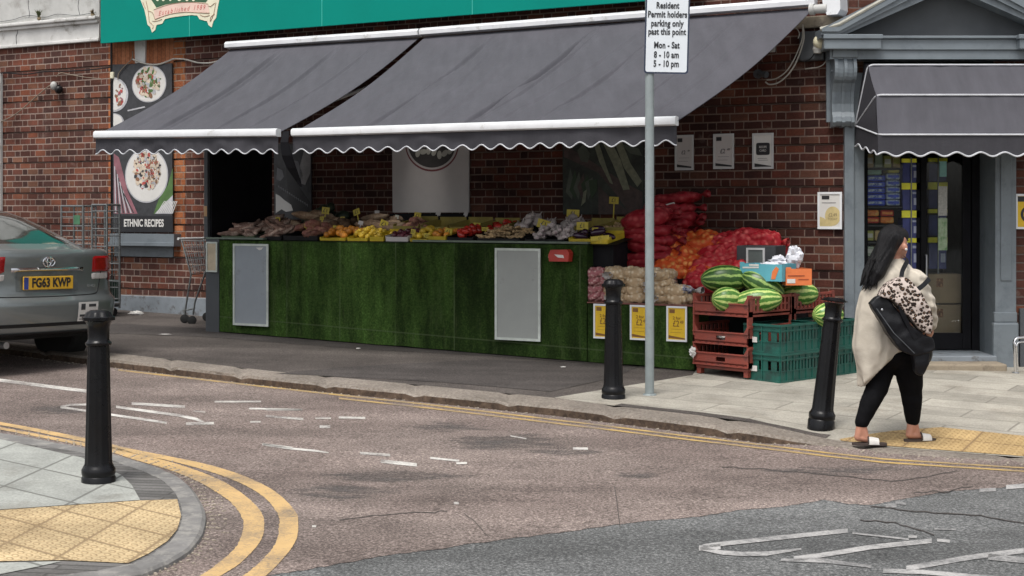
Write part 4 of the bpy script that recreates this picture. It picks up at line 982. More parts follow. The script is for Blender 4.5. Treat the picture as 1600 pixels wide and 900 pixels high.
def medal(T, W, H):
    mb = MB(); mb.disc(W*.12, H*.35, W*.32, H*.26, -.0065, 30); mb.prism([(-W*.42, H*.08), (W*.1, H*.08), (-W*.25, H*.3), (-W*.42, H*.34)], -.0072, -.006); obj('print', mb, gold, T)
    mb = MB(); mb.box(-W*.33, -W*.02, -.0075, -.006, H*.80, H*.90); mb.box(-W*.33, W*.25, -.0075, -.006, H*.70, H*.715); obj('heading', mb, M['ink'], T)
    mb = MB(); mb.text('£2.49', W*.12, H*.38, .05, -.0085, sx=.8); mb.text('TODAY', W*.12, H*.27, .036, -.0085, sx=.8); obj('lettering', mb, mk('olive ink', (.20, .16, .08), .6, bump=0), T)
notice('framed white notice with a gold disc beside the left grey door pilaster', 1278, 1316, 300, 358, -.02, M['paper'], medal, fm=M['alu'])
def medal2(T, W, H):
    mb = MB(); mb.box(-W*.44, W*.44, -.0075, -.006, H*.78, H*.93); mb.disc(W*.0, H*.42, W*.3, H*.24, -.0075, 30); obj('print', mb, M['ink'], T)
    mb = MB(); mb.disc(W*.0, H*.42, W*.2, H*.16, -.0085, 30); obj('disc', mb, M['yellow'], T)
notice('framed yellow notice on the bricks right of the shop doorway', 1586, 1628, 303, 358, -.02, M['yellow'], medal2, 'd', fm=M['alu'])

# ------------------------------------------------------------------ cables, lamps, small wall fixings
def wline(pts, y, n=5): return [WP(WU(a, y), y, WZ(a, b, y)) for a, b in smooth_px(pts, n)]
cab = mk('dusty cable', (.20, .16, .12), .8, var=.3); cabl = mk('pale cable', (.42, .40, .36), .7, var=.2)
def cable(label, pts, r, mat, y=-.04, name='wall_cable'):
    mb = MB(); mb.tube(wline(pts, y), r, 6); return tag(obj(name, mb, mat, smooth=True), label, 'cable')
cable('brown cable climbing the brick wall from the left edge up to the small wall lamp', [(-20, 200), (0, 191), (25, 178), (50, 157), (72, 138), (80, 133)], .008, cab)
cable('thin pale cable running right from the wall lamp to the black pipe', [(88, 120), (95, 114), (112, 117), (135, 121), (158, 123)], .007, cab)
cable('sagging dark cable along the bricks under the white cornice', [(-20, 116), (10, 114), (40, 116), (70, 112), (110, 111), (150, 108), (180, 104), (215, 100)], .009, M['blackplastic'])
cable('white twisted cable above the recipes poster', [(206, 92), (225, 99), (245, 101), (262, 96), (272, 92), (290, 93), (310, 98), (330, 98), (350, 92)], .011, cabl, -.06)
cable('dry brown twig of cable drooping onto the recipes poster', [(207, 80), (206, 92), (195, 103), (186, 114), (184, 124)], .007, cab, -.07)
cable('pale cable loop hanging right of the awning, outer strand', [(1254, 38), (1256, 60), (1247, 90), (1235, 112), (1218, 128), (1203, 132), (1196, 128)], .008, cabl, -.1)
cable('pale cable loop hanging right of the awning, inner strand', [(1254, 40), (1253, 62), (1241, 92), (1228, 112), (1212, 123), (1198, 125)], .006, cabl, -.1)
cable('short black cable below the round cream wall lamp', [(1274, 78), (1272, 84), (1266, 92), (1258, 96)], .006, M['blackplastic'], -.1)
cable('thin curved cable beside the top edge of the right hand awning', [(1236, 42), (1244, 44), (1249, 52), (1247, 60)], .005, cabl, -.1)
cable('short pale cable looping on the bricks left of the console bracket', [(1258, 108), (1262, 107), (1278, 105), (1286, 101), (1290, 96)], .005, cabl, -.06)
T = wthing('wall_lamp', 'small round wall lamp with dark bracket on the left brickwork', 'lamp', WU(84, -.1), -.1, WZ(84, 134, -.1))
mb = MB(); mb.ell((0, 0, 0), (.045, .05, .06), 12, 8); obj('globe', mb, M['render'], T, smooth=True)
mb = MB(); mb.lathe([(.03, -.05), (.055, -.03), (.06, .0), (.03, .03)], 12, M=Matrix.Translation((.06, .03, -.05))@Matrix.Rotation(R(-60), 4, 'Y')); mb.box(-.02, .02, .03, .1, -.02, .02); obj('bracket', mb, M['blackplastic'], T, smooth=True)
T = wthing('junction_box', 'little cream junction box on the bricks at the top left of the recipes poster', 'junction box', WU(175.5, -.06), -.06, WZ(175.5, 123, -.06))
mb = MB(); mb.box(-.03, .03, -.02, .06, 0, .09, bev=.012); obj('box', mb, M['cream'], T); mb = MB(); mb.lathe([(.014, 0), (.016, .03)], 8, M=Matrix.Translation((0, 0, -.03))); obj('gland', mb, M['blackplastic'], T)
T = wthing('bulkhead_lamp', 'round cream lamp fixed on the wall at the left corner of the door pediment', 'lamp', WU(1282, -.16), -.16, WZ(1282, 66, -.16))
mb = MB(); mb.ell((0, 0, 0), (.075, .08, .078), 16, 10); obj('globe', mb, mk('cream plastic dome', (.62, .58, .42), .4, bump=0), T, smooth=True)
mb = MB(); mb.lathe([(.04, -.02), (.05, .02), (.045, .05), (.02, .06)], 12, M=Matrix.Translation((-.03, 0, -.09))); mb.box(-.03, .03, .05, .15, -.04, .04); obj('base', mb, M['render'], T)
T = wthing('awning_motor_bracket', 'white bracket and round motor end where the right awning meets the wall', 'bracket', WU(1297, -.2), -.2, WZ(1297, 24, -.2))
mb = MB(); mb.prism([(-.02, 0), (.09, 0), (.12, .05), (.11, .3), (-.08, .3), (-.06, .12)], -.05, .2); obj('bracket', mb, M['alu'], T)
mb = MB(); mb.tube([(-.16, -.02, .07), (-.02, -.02, .07)], [.045, .05], 12); mb.tube([(-.20, -.02, .07), (-.155, -.02, .07)], .06, 12); obj('motor', mb, M['render'], T, smooth=True)
T = wthing('stone_corbel', 'grey stained corbel block left of the pediment lamp', 'corbel', WU(1268), 0, WZ(1268, 96))
mb = MB(); mb.box(-.10, .16, -.10, 0, 0, .3, bev=.02); obj('block', mb, M['gdark'], T)
mb = MB(); mb.box(-.05, .05, -.04, 0, 0, .1, bev=.01); mb.box(-.02, .02, -.045, -.04, .03, .07)
o = obj('wall_plate', mb, M['render'], None); o.location = WP(WU(1205), 0, WZ(1205, 82)); o.rotation_euler = (0, 0, WA); tag(o, 'small square white plate on the bricks under the awning edge', 'plate')
mb = MB(); mb.tube([(0, 0, 0), (.04, -.05, 0), (.12, -.08, -.02)], [.02, .03, .035], 10); mb.lathe([(.05, 0), (.05, .02)], 12, M=Matrix.Rotation(R(90), 4, 'X'))
o = obj('security_camera', mb, M['gdark'], None, smooth=True); o.location = WP(WU(1186), -.02, WZ(1186, 116)); o.rotation_euler = (0, 0, WA); tag(o, 'small dark camera on the shaded bricks below the right awning', 'camera')
lg = mk('weed leaf', (.10, .12, .05), .7, var=.4, vs=30); ld = mk('dry weed leaf', (.22, .17, .10), .8, var=.4, vs=30)
def weed(label, px, py, n, h, mt, seed):
    rg = random.Random(seed); T = wthing('wall_weed', label, 'plant', WU(px, -.09), -.09, WZ(px, py, -.09))
    mb = MB()
    for k in range(n):
        a = rg.uniform(0, 2*pi); tl = rg.uniform(.1, .8); L_ = h*rg.uniform(.5, 1.1); wd = rg.uniform(.006, .014); pts = []
        for s_ in range(6):
            q = s_/5; pts.append(Vector((cos(a)*tl*L_*q*q*1.3, sin(a)*tl*L_*q*.4-.02*q, L_*q*(1-.4*tl*q))))
        for s_ in range(5):
            w1 = wd*sin(pi*(s_/5*.85+.15)); w2 = wd*sin(pi*((s_+1)/5*.85+.15)); sd_ = Vector((-sin(a), cos(a), .3)).normalized()
            mb.add([pts[s_]-sd_*w1, pts[s_]+sd_*w1, pts[s_+1]+sd_*w2, pts[s_+1]-sd_*w2], [(0, 1, 2, 3)])
    obj('leaves', mb, mt, T); mb = MB(); mb.ell((0, 0, .01), (.035, .02, .03), 8, 5); obj('root', mb, ld, T)
weed('taller green weed sprouting from the white cornice near the top left corner', 61, 30, 26, .17, lg, 1)
weed('low dry weed on the white cornice beside the teal sign', 145, 24, 30, .10, ld, 2)

# ------------------------------------------------------------------ sign post and bollards
b0 = G(1015, 617); T = thing('sign_post', 'tall grey steel post with a white residents parking sign beside the middle bollard', 'sign post', b0)
mb = MB(); mb.tube([(0, 0, -.1), (0, 0, 3.6)], .038, 20); mb.lathe([(.05, -.02), (.06, .0), (.055, .01), (.04, .012)], 20); obj('pole', mb, M['polegrey'], T, smooth=True)
Yp = b0.y-.05; x0, x1 = FX(993.5, Yp)-b0.x, FX(1061, Yp)-b0.x; z0, z1 = FZ(115, Yp)-b0.z, FZ(-50, Yp)-b0.z
RM = Matrix.Translation(((x0+x1)/2, -.05, 0))@Matrix.Rotation(R(-6), 4, 'Z')@Matrix.Rotation(R(1.5), 4, 'Y'); hw = (x1-x0)/2*1.02
def rrect(x0, x1, z0, z1, r, n=5):
    o = []
    for cx, cz, a0 in ((x1-r, z1-r, 0), (x0+r, z1-r, 90), (x0+r, z0+r, 180), (x1-r, z0+r, 270)):
        for k in range(n+1): a = R(a0+90*k/n); o.append((cx+r*cos(a), cz+r*sin(a)))
    return o
mb = MB(); mb.prism(rrect(-hw, hw, z0, z1, .025), -.0, .006, M=RM); po = obj('sign_plate', mb, mk('blue-black sign border', (.02, .03, .06), .4, bump=0), T)
mb = MB(); mb.prism(rrect(-hw+.013, hw-.013, z0+.013, z1-.013, .018), -.002, .0, M=RM); obj('sign_face', mb, M['signwhite'], po)
mb = MB()
for ln, py, sz in (('Resident', 9, .075), ('Permit holders', 23, .075), ('parking only', 37, .075), ('past this point', 50, .075), ('Mon - Sat', 71, .075), ('8 - 10 am', 86, .075), ('5 - 10 pm', 100, .075)):
    mb.text(ln, 0, FZ(py, Yp)-b0.z, sz, -.004, M=RM, sx=.70, bold=.0022, sp=1.04)
obj('lettering', mb, M['ink'], po)
mb = MB(); mb.box(-.06, .06, .006, .02, z0+.12, z0+.15, M=RM); mb.tube([(0, 0, z0+.12), (0, 0, z0+.15)], .044, 16); obj('clamp', mb, M['galv'], T)

def bollard(label, px, py, off, top_py, top_px=None, kind=0):
    b = G(px, py, off); H = FZ(top_py, b.y)-b.z; T = thing('bollard', label, 'bollard', b)
    if top_px is not None:
        dx = FX(top_px, b.y)-b.x; T.rotation_euler = (0, math.atan2(dx, H)*1.0, 0)
    mb = MB(); mb.lathe([(.100, -.05), (.100, .025), (.094, .035), (.099, .048), (.099, .075), (.090, .088), (.085, .10)], 24); obj('base', mb, M['blackgloss'], T, smooth=True, auto=R(50))
    mb = MB(); pr = [(.084, .098), (.080, .115), (.075, H*.3), (.066, H*.70), (.064, H*.765), (.064, H*.79)]
    n = 24; rings = []
    for r, z in pr:
        rings.append([(r*(1+.018*cos(12*2*pi*k/96))*cos(2*pi*k/96), r*(1+.018*cos(12*2*pi*k/96))*sin(2*pi*k/96), z) for k in range(96)])
    mb.ring_path(rings); obj('shaft', mb, M['blackgloss'], T, smooth=True, auto=R(50))
    mb = MB(); mb.lathe([(.066, H*.79), (.076, H*.795), (.078, H*.808), (.066, H*.818), (.062, H*.83), (.064, H*.90), (.072, H*.925), (.080, H*.935)], 24); obj('collar', mb, M['blackgloss'], T, smooth=True, auto=R(40))
    mb = MB(); rings = []
    for r, z in [(.078, H*.934), (.094, H*.94), (.095, H*.958), (.08, H*.965), (.072, H*.985), (.05, H*.998), (.01, H)]:
        if kind: z = H*.934+(z-H*.934)*.45+.012
        rings.append([(r*(1+.05*cos(8*2*pi*k/64)*(r > .06))*cos(2*pi*k/64), r*(1+.05*cos(8*2*pi*k/64)*(r > .06))*sin(2*pi*k/64), z) for k in range(64)])
    mb.ring_path(rings); obj('cap', mb, M['blackgloss'], T, smooth=True, auto=R(50))
    return T
bollard('black iron bollard on the near pavement corner in front of the grey car', 154, 752, NEAR, 484)
bollard('black iron bollard standing upright beside the grey sign post', 958.5, 622, 0, 436)
bollard('leaning black iron bollard beside the green crates', 1283, 662, 0, 459, 1305, 1)

# ------------------------------------------------------------------ grey saloon car
cd_ = Vector((-.8387, .5446, 0)); ca = math.atan2(cd_.y, cd_.x)-pi/2
Yc = F/166; rc = Vector((FX(81, Yc), Yc, 0)); rc.z = gz(rc.x, rc.y, ROAD)+.01
CAR = thing('parked_car', 'grey saloon car parked by the far kerb, seen from behind', 'car', rc, ca)
CAR.rotation_euler = (0, R(1.0), ca); CAR.scale = (1.10, 1.06, 1.08)
cp = NT('metallic grey car paint'); cc = cp.mix(cp.noise(400, 1), (.15, .168, .17), (.25, .275, .275)); M['car'] = cp.fin(cc, .32, .55)
cp.b.inputs['Coat Weight'].default_value = .9; cp.b.inputs['Coat Roughness'].default_value = .04
M['chrome'] = mk('chrome', (.75, .75, .76), .12, metal=1., var=.05, bump=0)
M['carglass'] = mk('tinted car glass', (.02, .028, .027), .05, var=.1, bump=0, coat=1., spec=.8)
M['tyre'] = mk('tyre rubber', (.012, .012, .012), .8, bump=.3)
M['redlens'] = mk('red lamp lens', (.30, .008, .01), .12, var=.2, vs=25, bump=0, coat=.6); M['clearlens'] = mk('clear lamp lens', (.55, .52, .50), .12, var=.2, vs=30, bump=0, coat=.6)
def interp(tb, z):
    if z <= tb[0][0]: return tb[0][1:]
    for a, b in zip(tb, tb[1:]):
        if z <= b[0]:
            t_ = (z-a[0])/(b[0]-a[0]); t_ = t_*t_*(3-2*t_) if len(a) > 4 else t_; return tuple(p+(q-p)*t_ for p, q in zip(a[1:], b[1:]))
    return tb[-1][1:]
# z, rear y, half width, front y
LOW = [(.30, .22, .78, 4.3), (.315, .12, .84, 4.42), (.33, .045, .87, 4.5), (.46, .012, .895, 4.56), (.56, .0, .905, 4.58), (.60, .0, .905, 4.58), (.625, .015, .905, 4.57), (.65, .05, .905, 4.55),
       (.68, .075, .905, 4.5), (.80, .085, .905, 4.42), (.92, .075, .895, 4.2), (1.00, .065, .875, 3.6), (1.04, .07, .86, 3.45), (1.065, .11, .83, 3.3)]
def plan(z, tb, n=60, D=.42, ex=3.0):
    ry, hw, fy = interp(tb, z); o = []; m_ = (ry+fy)/2
    for k in range(n):
        a = 2*pi*(k+.5)/n; c, s_ = cos(a), sin(a)
        x = hw*math.copysign(abs(c)**(2/5.5), c); yy = math.copysign(abs(s_)**(2/2.6), s_)
        t_ = (1-(abs(x)/hw)**ex) if abs(x) < hw else 0
        e = D*(1-max(0, t_)**(1/ex))
        if s_ < 0: y_ = ry+e+(0 if abs(x) < hw*.999 else 0)
        else: y_ = fy-e*1.4
        if abs(c) > .985 or abs(x) > hw*.985: y_ = ry+D+(fy-1.4*D-ry-D)*(.5+.5*s_/ .35) if abs(s_) < .35 else y_
        o.append((x, y_, z))
    return o
def ycar(x, z, tb=LOW, D=.42, ex=3.0):
    ry, hw, fy = interp(tb, z); t_ = max(0, 1-(min(abs(x), hw)/hw)**ex); return ry+D*(1-t_**(1/ex))
def hull(tb, D=.42, ex=3.0, nx=26, dz=None, zs=None):
    rings = []
    for z in zs:
        ry, hw, fy = interp(tb, z); ring = []
        xs = [hw*sin(pi/2*(-1+2*k/nx)) for k in range(nx+1)]
        ring += [(x, ycar(x, z, tb, D, ex), z) for x in xs]
        ring += [(hw*1.0, ry+D+(fy-ry-2*D)*k/10, z) for k in range(1, 10)]
        ring += [(-x, fy-(ycar(x, z, tb, D, ex)-ry), z) for x in xs]
        ring += [(-hw, fy-D-(fy-ry-2*D)*k/10, z) for k in range(1, 10)]
        rings.append(ring)
    return rings
zs = [.30, .305, .315, .325, .35, .40, .46, .52, .57, .60, .615, .63, .645, .665, .70, .76, .82, .88, .94, .99, 1.02, 1.045, 1.06, 1.065]
mb = MB(); mb.ring_path(hull(LOW, zs=zs)); 
body = obj('body', mb, M['car'], CAR, smooth=True, auto=R(48))
GH = [(1.05, .30, .78, 3.35), (1.07, .34, .765, 3.3), (1.15, .53, .73, 2.95), (1.25, .78, .685, 2.7), (1.34, 1.03, .64, 2.5), (1.40, 1.25, .60, 2.35), (1.44, 1.50, .54, 2.2), (1.465, 1.9, .40, 2.05)]
mb = MB(); gzs = [1.05, 1.08, 1.12, 1.17, 1.22, 1.27, 1.32, 1.36, 1.40, 1.425, 1.445, 1.458, 1.465]; mb.ring_path(hull(GH, .34, 3.4, zs=gzs)); obj('roof', mb, M['car'], CAR, smooth=True, auto=R(60))
def cpatch(mb, x0, x1, z0, z1, off=.004, tb=LOW, D=.42, ex=3.0, nu=14, nv=8, zl=None, mi=0, edge=True):
    # a panel following the rear of the body; zl(x) may bend its edges
    def f(u, v):
        x = x0+(x1-x0)*u; a, b = (z0, z1) if zl is None else zl(x)
        z = a+(b-a)*v; e = off if (0 < u < 1 and 0 < v < 1) or not edge else -.004
        return (x*1.0, ycar(x, z, tb, D, ex)-e, z)
    mb.grid(f, nu, nv, mi)
mb = MB(); cpatch(mb, -.9, .9, 0, 0, .006, GH, .34, 3.4, 26, 12, zl=lambda x: (1.095, 1.40-.02*abs(x)))
mb.v = [Vector((p.x*(1-(p.z-1.09)*.42)*.70, p.y, p.z)) for p in mb.v]
mb2 = MB()
def rw(u, v):
    z = 1.10+.30*v; hwz = interp(GH, z)[1]*.80; x = hwz*(2*u-1); return (x, ycar(x, z, GH, .34, 3.4)-(.006 if 0 < u < 1 and 0 < v < 1 else -.003), z)
mb2.grid(rw, 24, 10); obj('rear_window', mb2, M['carglass'], CAR, smooth=True)
for s_ in (-1, 1):
    mb = MB()
    def sw(u, v):
        z = 1.105+.27*v; ry, hwz, fy = interp(GH, z); y_ = ry+.30+u*(fy-ry-.6); e = .006 if 0 < u < 1 and 0 < v < 1 else -.003; return (s_*(hwz+e), y_, z)
    mb.grid(sw, 20, 8, flip=s_ < 0); obj('side_window', mb, M['carglass'], CAR, smooth=True)
    # lamps wrapping round the corners
    mb = MB(); xl = lambda u: .56+.30*u
    def lp(u, v, za=.80, zb=1.00):
        x = (.50 if s_ > 0 else .42)+(.395 if s_ > 0 else .475)*(u**.8); zz = za+(zb-za)*v-.05*(1-u)*(1-v)*0; z_lo = .80+.0*u; e = .010 if 0 < u < 1 and 0 < v < 1 else -.004
        z = za+(zb-za)*v + .035*(1-u)*0; return (s_*min(x, .892), ycar(min(x, .892), z)-e, z)
    mb.grid(lambda u, v: lp(u, v, .855, 1.005), 18, 8, flip=s_ < 0); L_ = obj('tail_lamp', mb, M['redlens'], CAR, smooth=True)
    mb = MB(); mb.grid(lambda u, v: lp(u*.55, v, .79, .852), 12, 6, flip=s_ < 0); obj('reverse_lens', mb, M['clearlens'], L_, smooth=True)
    mb = MB(); mb.grid(lambda u, v: lp(.6+u*.4, v, .77, .852), 8, 6, flip=s_ < 0); obj('side_lens', mb, M['redlens'], L_, smooth=True)
    for fb, yy in ((0, .86), (1, 3.65)):
        mb = MB(); MT = Matrix.Translation((s_*.79, yy, .318))@Matrix.Rotation(R(90), 4, 'Y')
        mb.lathe([(.20, -.10), (.29, -.105), (.318, -.085), (.322, -.04), (.322, .04), (.318, .085), (.29, .105), (.20, .10)], 40, M=MT); wq = obj('wheel', mb, M['tyre'], CAR, smooth=True)
        mb = MB(); mb.lathe([(.0, .05*s_), (.06, .07*s_), (.16, .055*s_), (.2, .08*s_), (.205, .06*s_)], 24, M=MT); obj('rim', mb, M['steel'], wq, smooth=True)
# shut lines, bumper details
dk = M['blackplastic']
mb = MB()
def cline(mb, pts, r=.005, off=.001): mb.tube([(x, ycar(x, z)-off, z) for x, z in pts], r, 6)
lid = [(-.66, .99), (-.64, .88), (-.60, .72), (-.54, .665), (-.3, .655), (0, .652), (.3, .655), (.54, .665), (.60, .72), (.64, .88), (.66, .99)]
cline(mb, smooth_px(lid, 6)); obj('shut_line', mb, dk, CAR, smooth=True)
mb = MB(); cpatch(mb, -.80, .80, .395, .425, .004, nu=40, nv=3, edge=False); obj('bumper_groove', mb, dk, CAR, smooth=True)
mb = MB(); cpatch(mb, -.62, .62, .305, .345, .006, nu=30, nv=4, edge=False); mb.box(-.6, .6, .3, 1.4, .27, .32); mb.box(-.6, .6, 1.4, 4, .24, .3); obj('underbody', mb, dk, CAR, smooth=True)
# plate recess, plate, chrome strip, badge
mb = MB(); cpatch(mb, -.32, .34, .70, .87, .003, nu=20, nv=8, edge=False); obj('plate_recess', mb, mk('recess paint', (.17, .19, .19), .35, metal=.5, bump=0), CAR, smooth=True)
yq = ycar(0, .78)-.03
mb = MB(); mb.box(-.262, .262, yq, yq+.02, .715, .83, bev=.005); no = obj('number_plate', mb, mk('yellow number plate', (.62, .36, .03), .4, var=.05, bump=0), CAR)
mb = MB(); mb.box(-.262, -.215, yq-.001, yq, .72, .825); obj('plate_band', mb, mk('blue plate band', (.03, .05, .22), .4, bump=0), no)
mb = MB(); mb.text('FG63 KWP', .024, .772, .108, yq-.002, sx=.80, bold=.004, sp=1.02); obj('plate_characters', mb, M['ink'], no)
mb = MB()
def ch(u, v):
    x = -.37+.77*u; z = .868+.035*v-.010*0; k = sin(pi*v)*.016+.004; k *= min(1, (1-abs(2*u-1))*9+.1); return (x, ycar(x, z)-k, z+.006*(1-(x/.42)**2))
mb.grid(ch, 30, 6); obj('chrome_strip', mb, M['chrome'], CAR, smooth=True)
mb = MB(); yb = ycar(0, .95)-.008
def oval(rx, rz, cx, cz, r=.006): mb.tube([(cx+rx*cos(2*pi*k/28), yb-.004, cz+rz*sin(2*pi*k/28)) for k in range(29)], r, 6)
oval(.062, .041, 0, .955, .007); oval(.020, .038, 0, .957, .006); oval(.045, .016, 0, .972, .006); obj('badge', mb, M['chrome'], CAR, smooth=True)
mb = MB(); mb.text('D-4D', .50, .735, .035, ycar(.5, .735)-.006, sx=1.1, M=None); obj('boot_lettering', mb, M['chrome'], CAR)
# sticker
xs0, xs1 = .28, .52
mb = MB(); cpatch(mb, xs0, xs1, .425, .595, .006, nu=8, nv=4, edge=False); st = obj('bumper_sticker', mb, M['paper'], CAR)
mb = MB(); cpatch(mb, .31, .36, .525, .58, .008, nu=4, nv=3, edge=False); cpatch(mb, .30, .38, .465, .485, .008, nu=4, nv=1, edge=False); cpatch(mb, .40, .49, .55, .575, .008, nu=4, nv=1, edge=False); cpatch(mb, .30, .40, .44, .447, .008, nu=4, nv=1, edge=False)
obj('sticker_print', mb, M['slate'], st)
mb = MB(); cpatch(mb, -.6, -.45, .35, .36, .004, nu=6, nv=2, edge=False)
mb = MB(); mb.tube([(-.35, .16, .24), (-.35, .4, .24)], .03, 12); obj('exhaust', mb, M['steel'], CAR)

# ------------------------------------------------------------------ roll cages, shopping trolley, rail
def cage(label, px0, px1, ytop, y, rows, label_px=None):
    u0, u1 = WU(px0, y), WU(px1, y); zt = WZ((px0+px1)/2, ytop, y); p = WP((u0+u1)/2, y, 0); zb = gz(p.x, p.y); W = u1-u0; H = zt-zb; D = .22
    T = wthing('roll_cage', label, 'roll cage', (u0+u1)/2, y, zb)
    mb = MB()
    for sx in (-1, 1):
        for yy in (0, D): mb.tube([(sx*W/2, yy, .1), (sx*W/2, yy, H)], .014, 8)
        mb.tube([(sx*W/2, 0, H), (sx*W/2, D, H)], .014, 8); mb.tube([(sx*W/2, 0, .16), (sx*W/2, D, .16)], .014, 8)
    for yy in (0, D): mb.tube([(-W/2, yy, H), (W/2, yy, H)], .014, 8)
    obj('frame', mb, M['galv'], T, smooth=True)
    for yy, nm in ((0, 'front_grille'), (D, 'back_grille')):
        mb = MB()
        for k in range(rows):
            z = .22+(H-.3)*k/(rows-1)+(.03 if k % 2 else 0); mb.tube([(-W/2, yy, z), (W/2, yy, z)], .006 if k % 2 else .009, 6)
        if yy: 
            for k in range(1, 6): mb.tube([(-W/2+W*k/6, yy, .2), (-W/2+W*k/6, yy, H)], .003, 5)
        obj(nm, mb, M['galv'], T, smooth=True)
    for sx in (-1, 1):
        mb = MB()
        for k in range(8): z = .22+(H-.3)*k/7; mb.tube([(sx*W/2, 0, z), (sx*W/2, D, z)], .004, 5)
        obj('side_grille', mb, M['galv'], T, smooth=True)
    mb = MB(); mb.box(-W/2, W/2, 0, D, .12, .16); obj('base_tray', mb, M['gdark'], T)
    for sx in (-1, 1):
        for yy in (.05, D-.05): mb = MB(); mb.lathe([(.05, -.015), (.055, 0), (.05, .015)], 14, M=Matrix.Translation((sx*(W/2-.05), yy, .055))@Matrix.Rotation(R(90), 4, 'Y')); obj('castor', mb, M['tyre'], T)
    return T, W, H
T, W_, H_ = cage('steel roll cage with a green tag, leaning on bricks behind the car', 96, 130, 322, -.75, 13)
mb = MB(); mb.box(W_*.1, W_*.38, -.014, -.008, H_-.24, H_-.12); obj('tag', mb, mk('green tag', (.06, .17, .09), .5, bump=0), T)
cage('steel roll cage between the tagged cage and the recipes poster', 144, 167, 320, -.95, 11)
T = wthing('green_tray', 'dark green plastic tray low behind the car inside the right roll cage', 'tray', WU(150, -.8), -.8, 0); T.location.z = gz(T.location.x, T.location.y)+.165
mb = MB(); mb.box(-.14, .14, 0, .3, 0, .02); mb.frame_rect(-.14, .14, 0, .28, .01, 0, .3) ; mb.box(-.14, .14, 0, .01, 0, .28, bev=.004); mb.box(-.14, .14, .29, .3, 0, .28); obj('tub', mb, mk('dark green plastic', (.015, .05, .035), .5), T)

T = thing('shopping_trolley', 'wire shopping trolley tucked against the left end of the turf counter', 'trolley', G(319, 504), WA)
bz = T.location.z
def tl(px, py, y=0): px += 6; Y = T.location.y; return Vector(((FX(px, Y)-T.location.x)*1.0, y, FZ(py, Y)-bz))
mb = MB()
A_, B__, C__, D__ = tl(290, 376), tl(335, 376), tl(340, 420), tl(309, 428)
for yy in (-.2, .2):
    e = Vector((0, yy, 0)); mb.tube([A_+e, B__+e, C__+e, D__+e, A_+e], .008, 6)
    for k in range(1, 9): mb.tube([A_.lerp(B__, k/9)+e, D__.lerp(C__, k/9)+e], .0035, 5)
    for k in range(1, 5): mb.tube([A_.lerp(D__, k/5)+e, B__.lerp(C__, k/5)+e], .0035, 5)
for k in range(6): 
    yy = -.2+.4*k/5; mb.tube([A_+Vector((0, yy, 0)), D__+Vector((0, yy, 0)), C__+Vector((0, yy, 0)), B__+Vector((0, yy, 0))], .0035, 5)
for k in range(5): q = A_.lerp(D__, k/4); mb.tube([q+Vector((0, -.2, 0)), q+Vector((0, .2, 0))], .004, 5)
obj('basket', mb, M['galv'], T, smooth=True)
mb = MB(); h0 = tl(287, 373)
mb.tube([h0+Vector((0, -.24, 0)), h0+Vector((0, .24, 0))], .016, 10); obj('handle', mb, mk('white trolley handle', (.6, .6, .6), .4), T, smooth=True)
mb = MB()
for yy in (-.2, .2):
    e = Vector((0, yy, 0)); mb.tube([h0+e, A_+e, D__+e, tl(297, 484)+e, tl(296, 492)+e], .011, 8); mb.tube([C__+e, tl(317, 470)+e, tl(313, 490)+e], .011, 8); mb.tube([tl(297, 484)+e, tl(317, 480)+e], .009, 8)
obj('chassis', mb, M['galv'], T, smooth=True)
for (px_, py_) in ((296, 497), (311, 499)):
    for yy in (-.2, .2): mb = MB(); mb.lathe([(.045, -.014), (.055, -.01), (.055, .01), (.045, .014)], 18, M=Matrix.Translation(tl(px_, py_, yy))@Matrix.Rotation(R(90), 4, 'X')@Matrix.Rotation(R(35), 4, 'Y')); obj('castor', mb, M['tyre'], T, smooth=True)

T = thing('metal_rail', 'bent chrome rail standing on the pavement at the right edge', 'rail', G(1590, 583))
mb = MB(); Yr = T.location.y; xr = lambda px: FX(px, Yr)-T.location.x; zr = lambda py: FZ(py, Yr)-T.location.z
mb.tube(rnd_path([Vector((xr(1587), 0, 0)), Vector((xr(1584), 0, zr(528))), Vector((xr(1640), .15, zr(526)))], .07), .014, 10)
mb.tube(rnd_path([Vector((xr(1592), .03, .02)), Vector((xr(1588), 0, zr(535))), Vector((xr(1640), .15, zr(533)))], .05), .009, 10)
obj('hoop', mb, M['chrome'], T, smooth=True)
mb = MB(); mb.lathe([(.035, -.005), (.035, .008), (.016, .012)], 14, M=Matrix.Translation((xr(1587), 0, 0))); obj('foot', mb, M['steel'], T)
# ------------------------------------------------------------------ the turf-covered counter
yf = -1.5; CA0, CA1, CA2 = WU(343, yf), WU(917, yf), WU(1084, yf); CT = 1.275
def gw(u, y): p = WP(u, y, 0); return gz(p.x, p.y)
T = thing('display_counter', 'long market counter faced in green artificial turf under the awnings', 'counter', WP(0, 0, 0), WA)
def turf_face(name, u0, u1, zt, par, y=yf):
    mb = MB(); n = int((u1-u0)/.06)
    def f(a, b):
        u = u0+(u1-u0)*a; z0 = gw(u, y)+.012+.012*mnoise.noise(Vector((u*2.2, 5, 1))); z = z0+(zt-z0)*b
        return (u, y-.012*max(0, mnoise.noise(Vector((u*1.7, z*1.2, 2))))-.006*mnoise.noise(Vector((u*6, z*4, 7))), z)
    mb.grid(f, n, 14); mb.grid(lambda a, b: (u0+(u1-u0)*a, y+.03*b, zt), n, 1); mb.grid(lambda a, b: (u1, y+.5*a, gw(u1, y)+.01+(zt-gw(u1, y))*b), 6, 6)
    return obj(name, mb, M['turf'], par)
turf_face('turf_panel', CA0, CA1, CT-.01, T)
mb = MB(); ue = WU(322, yf); mb.box(ue, CA0-.003, yf-.005, -.3, -.1, CT); obj('end_panel', mb, M['gdark'], T)
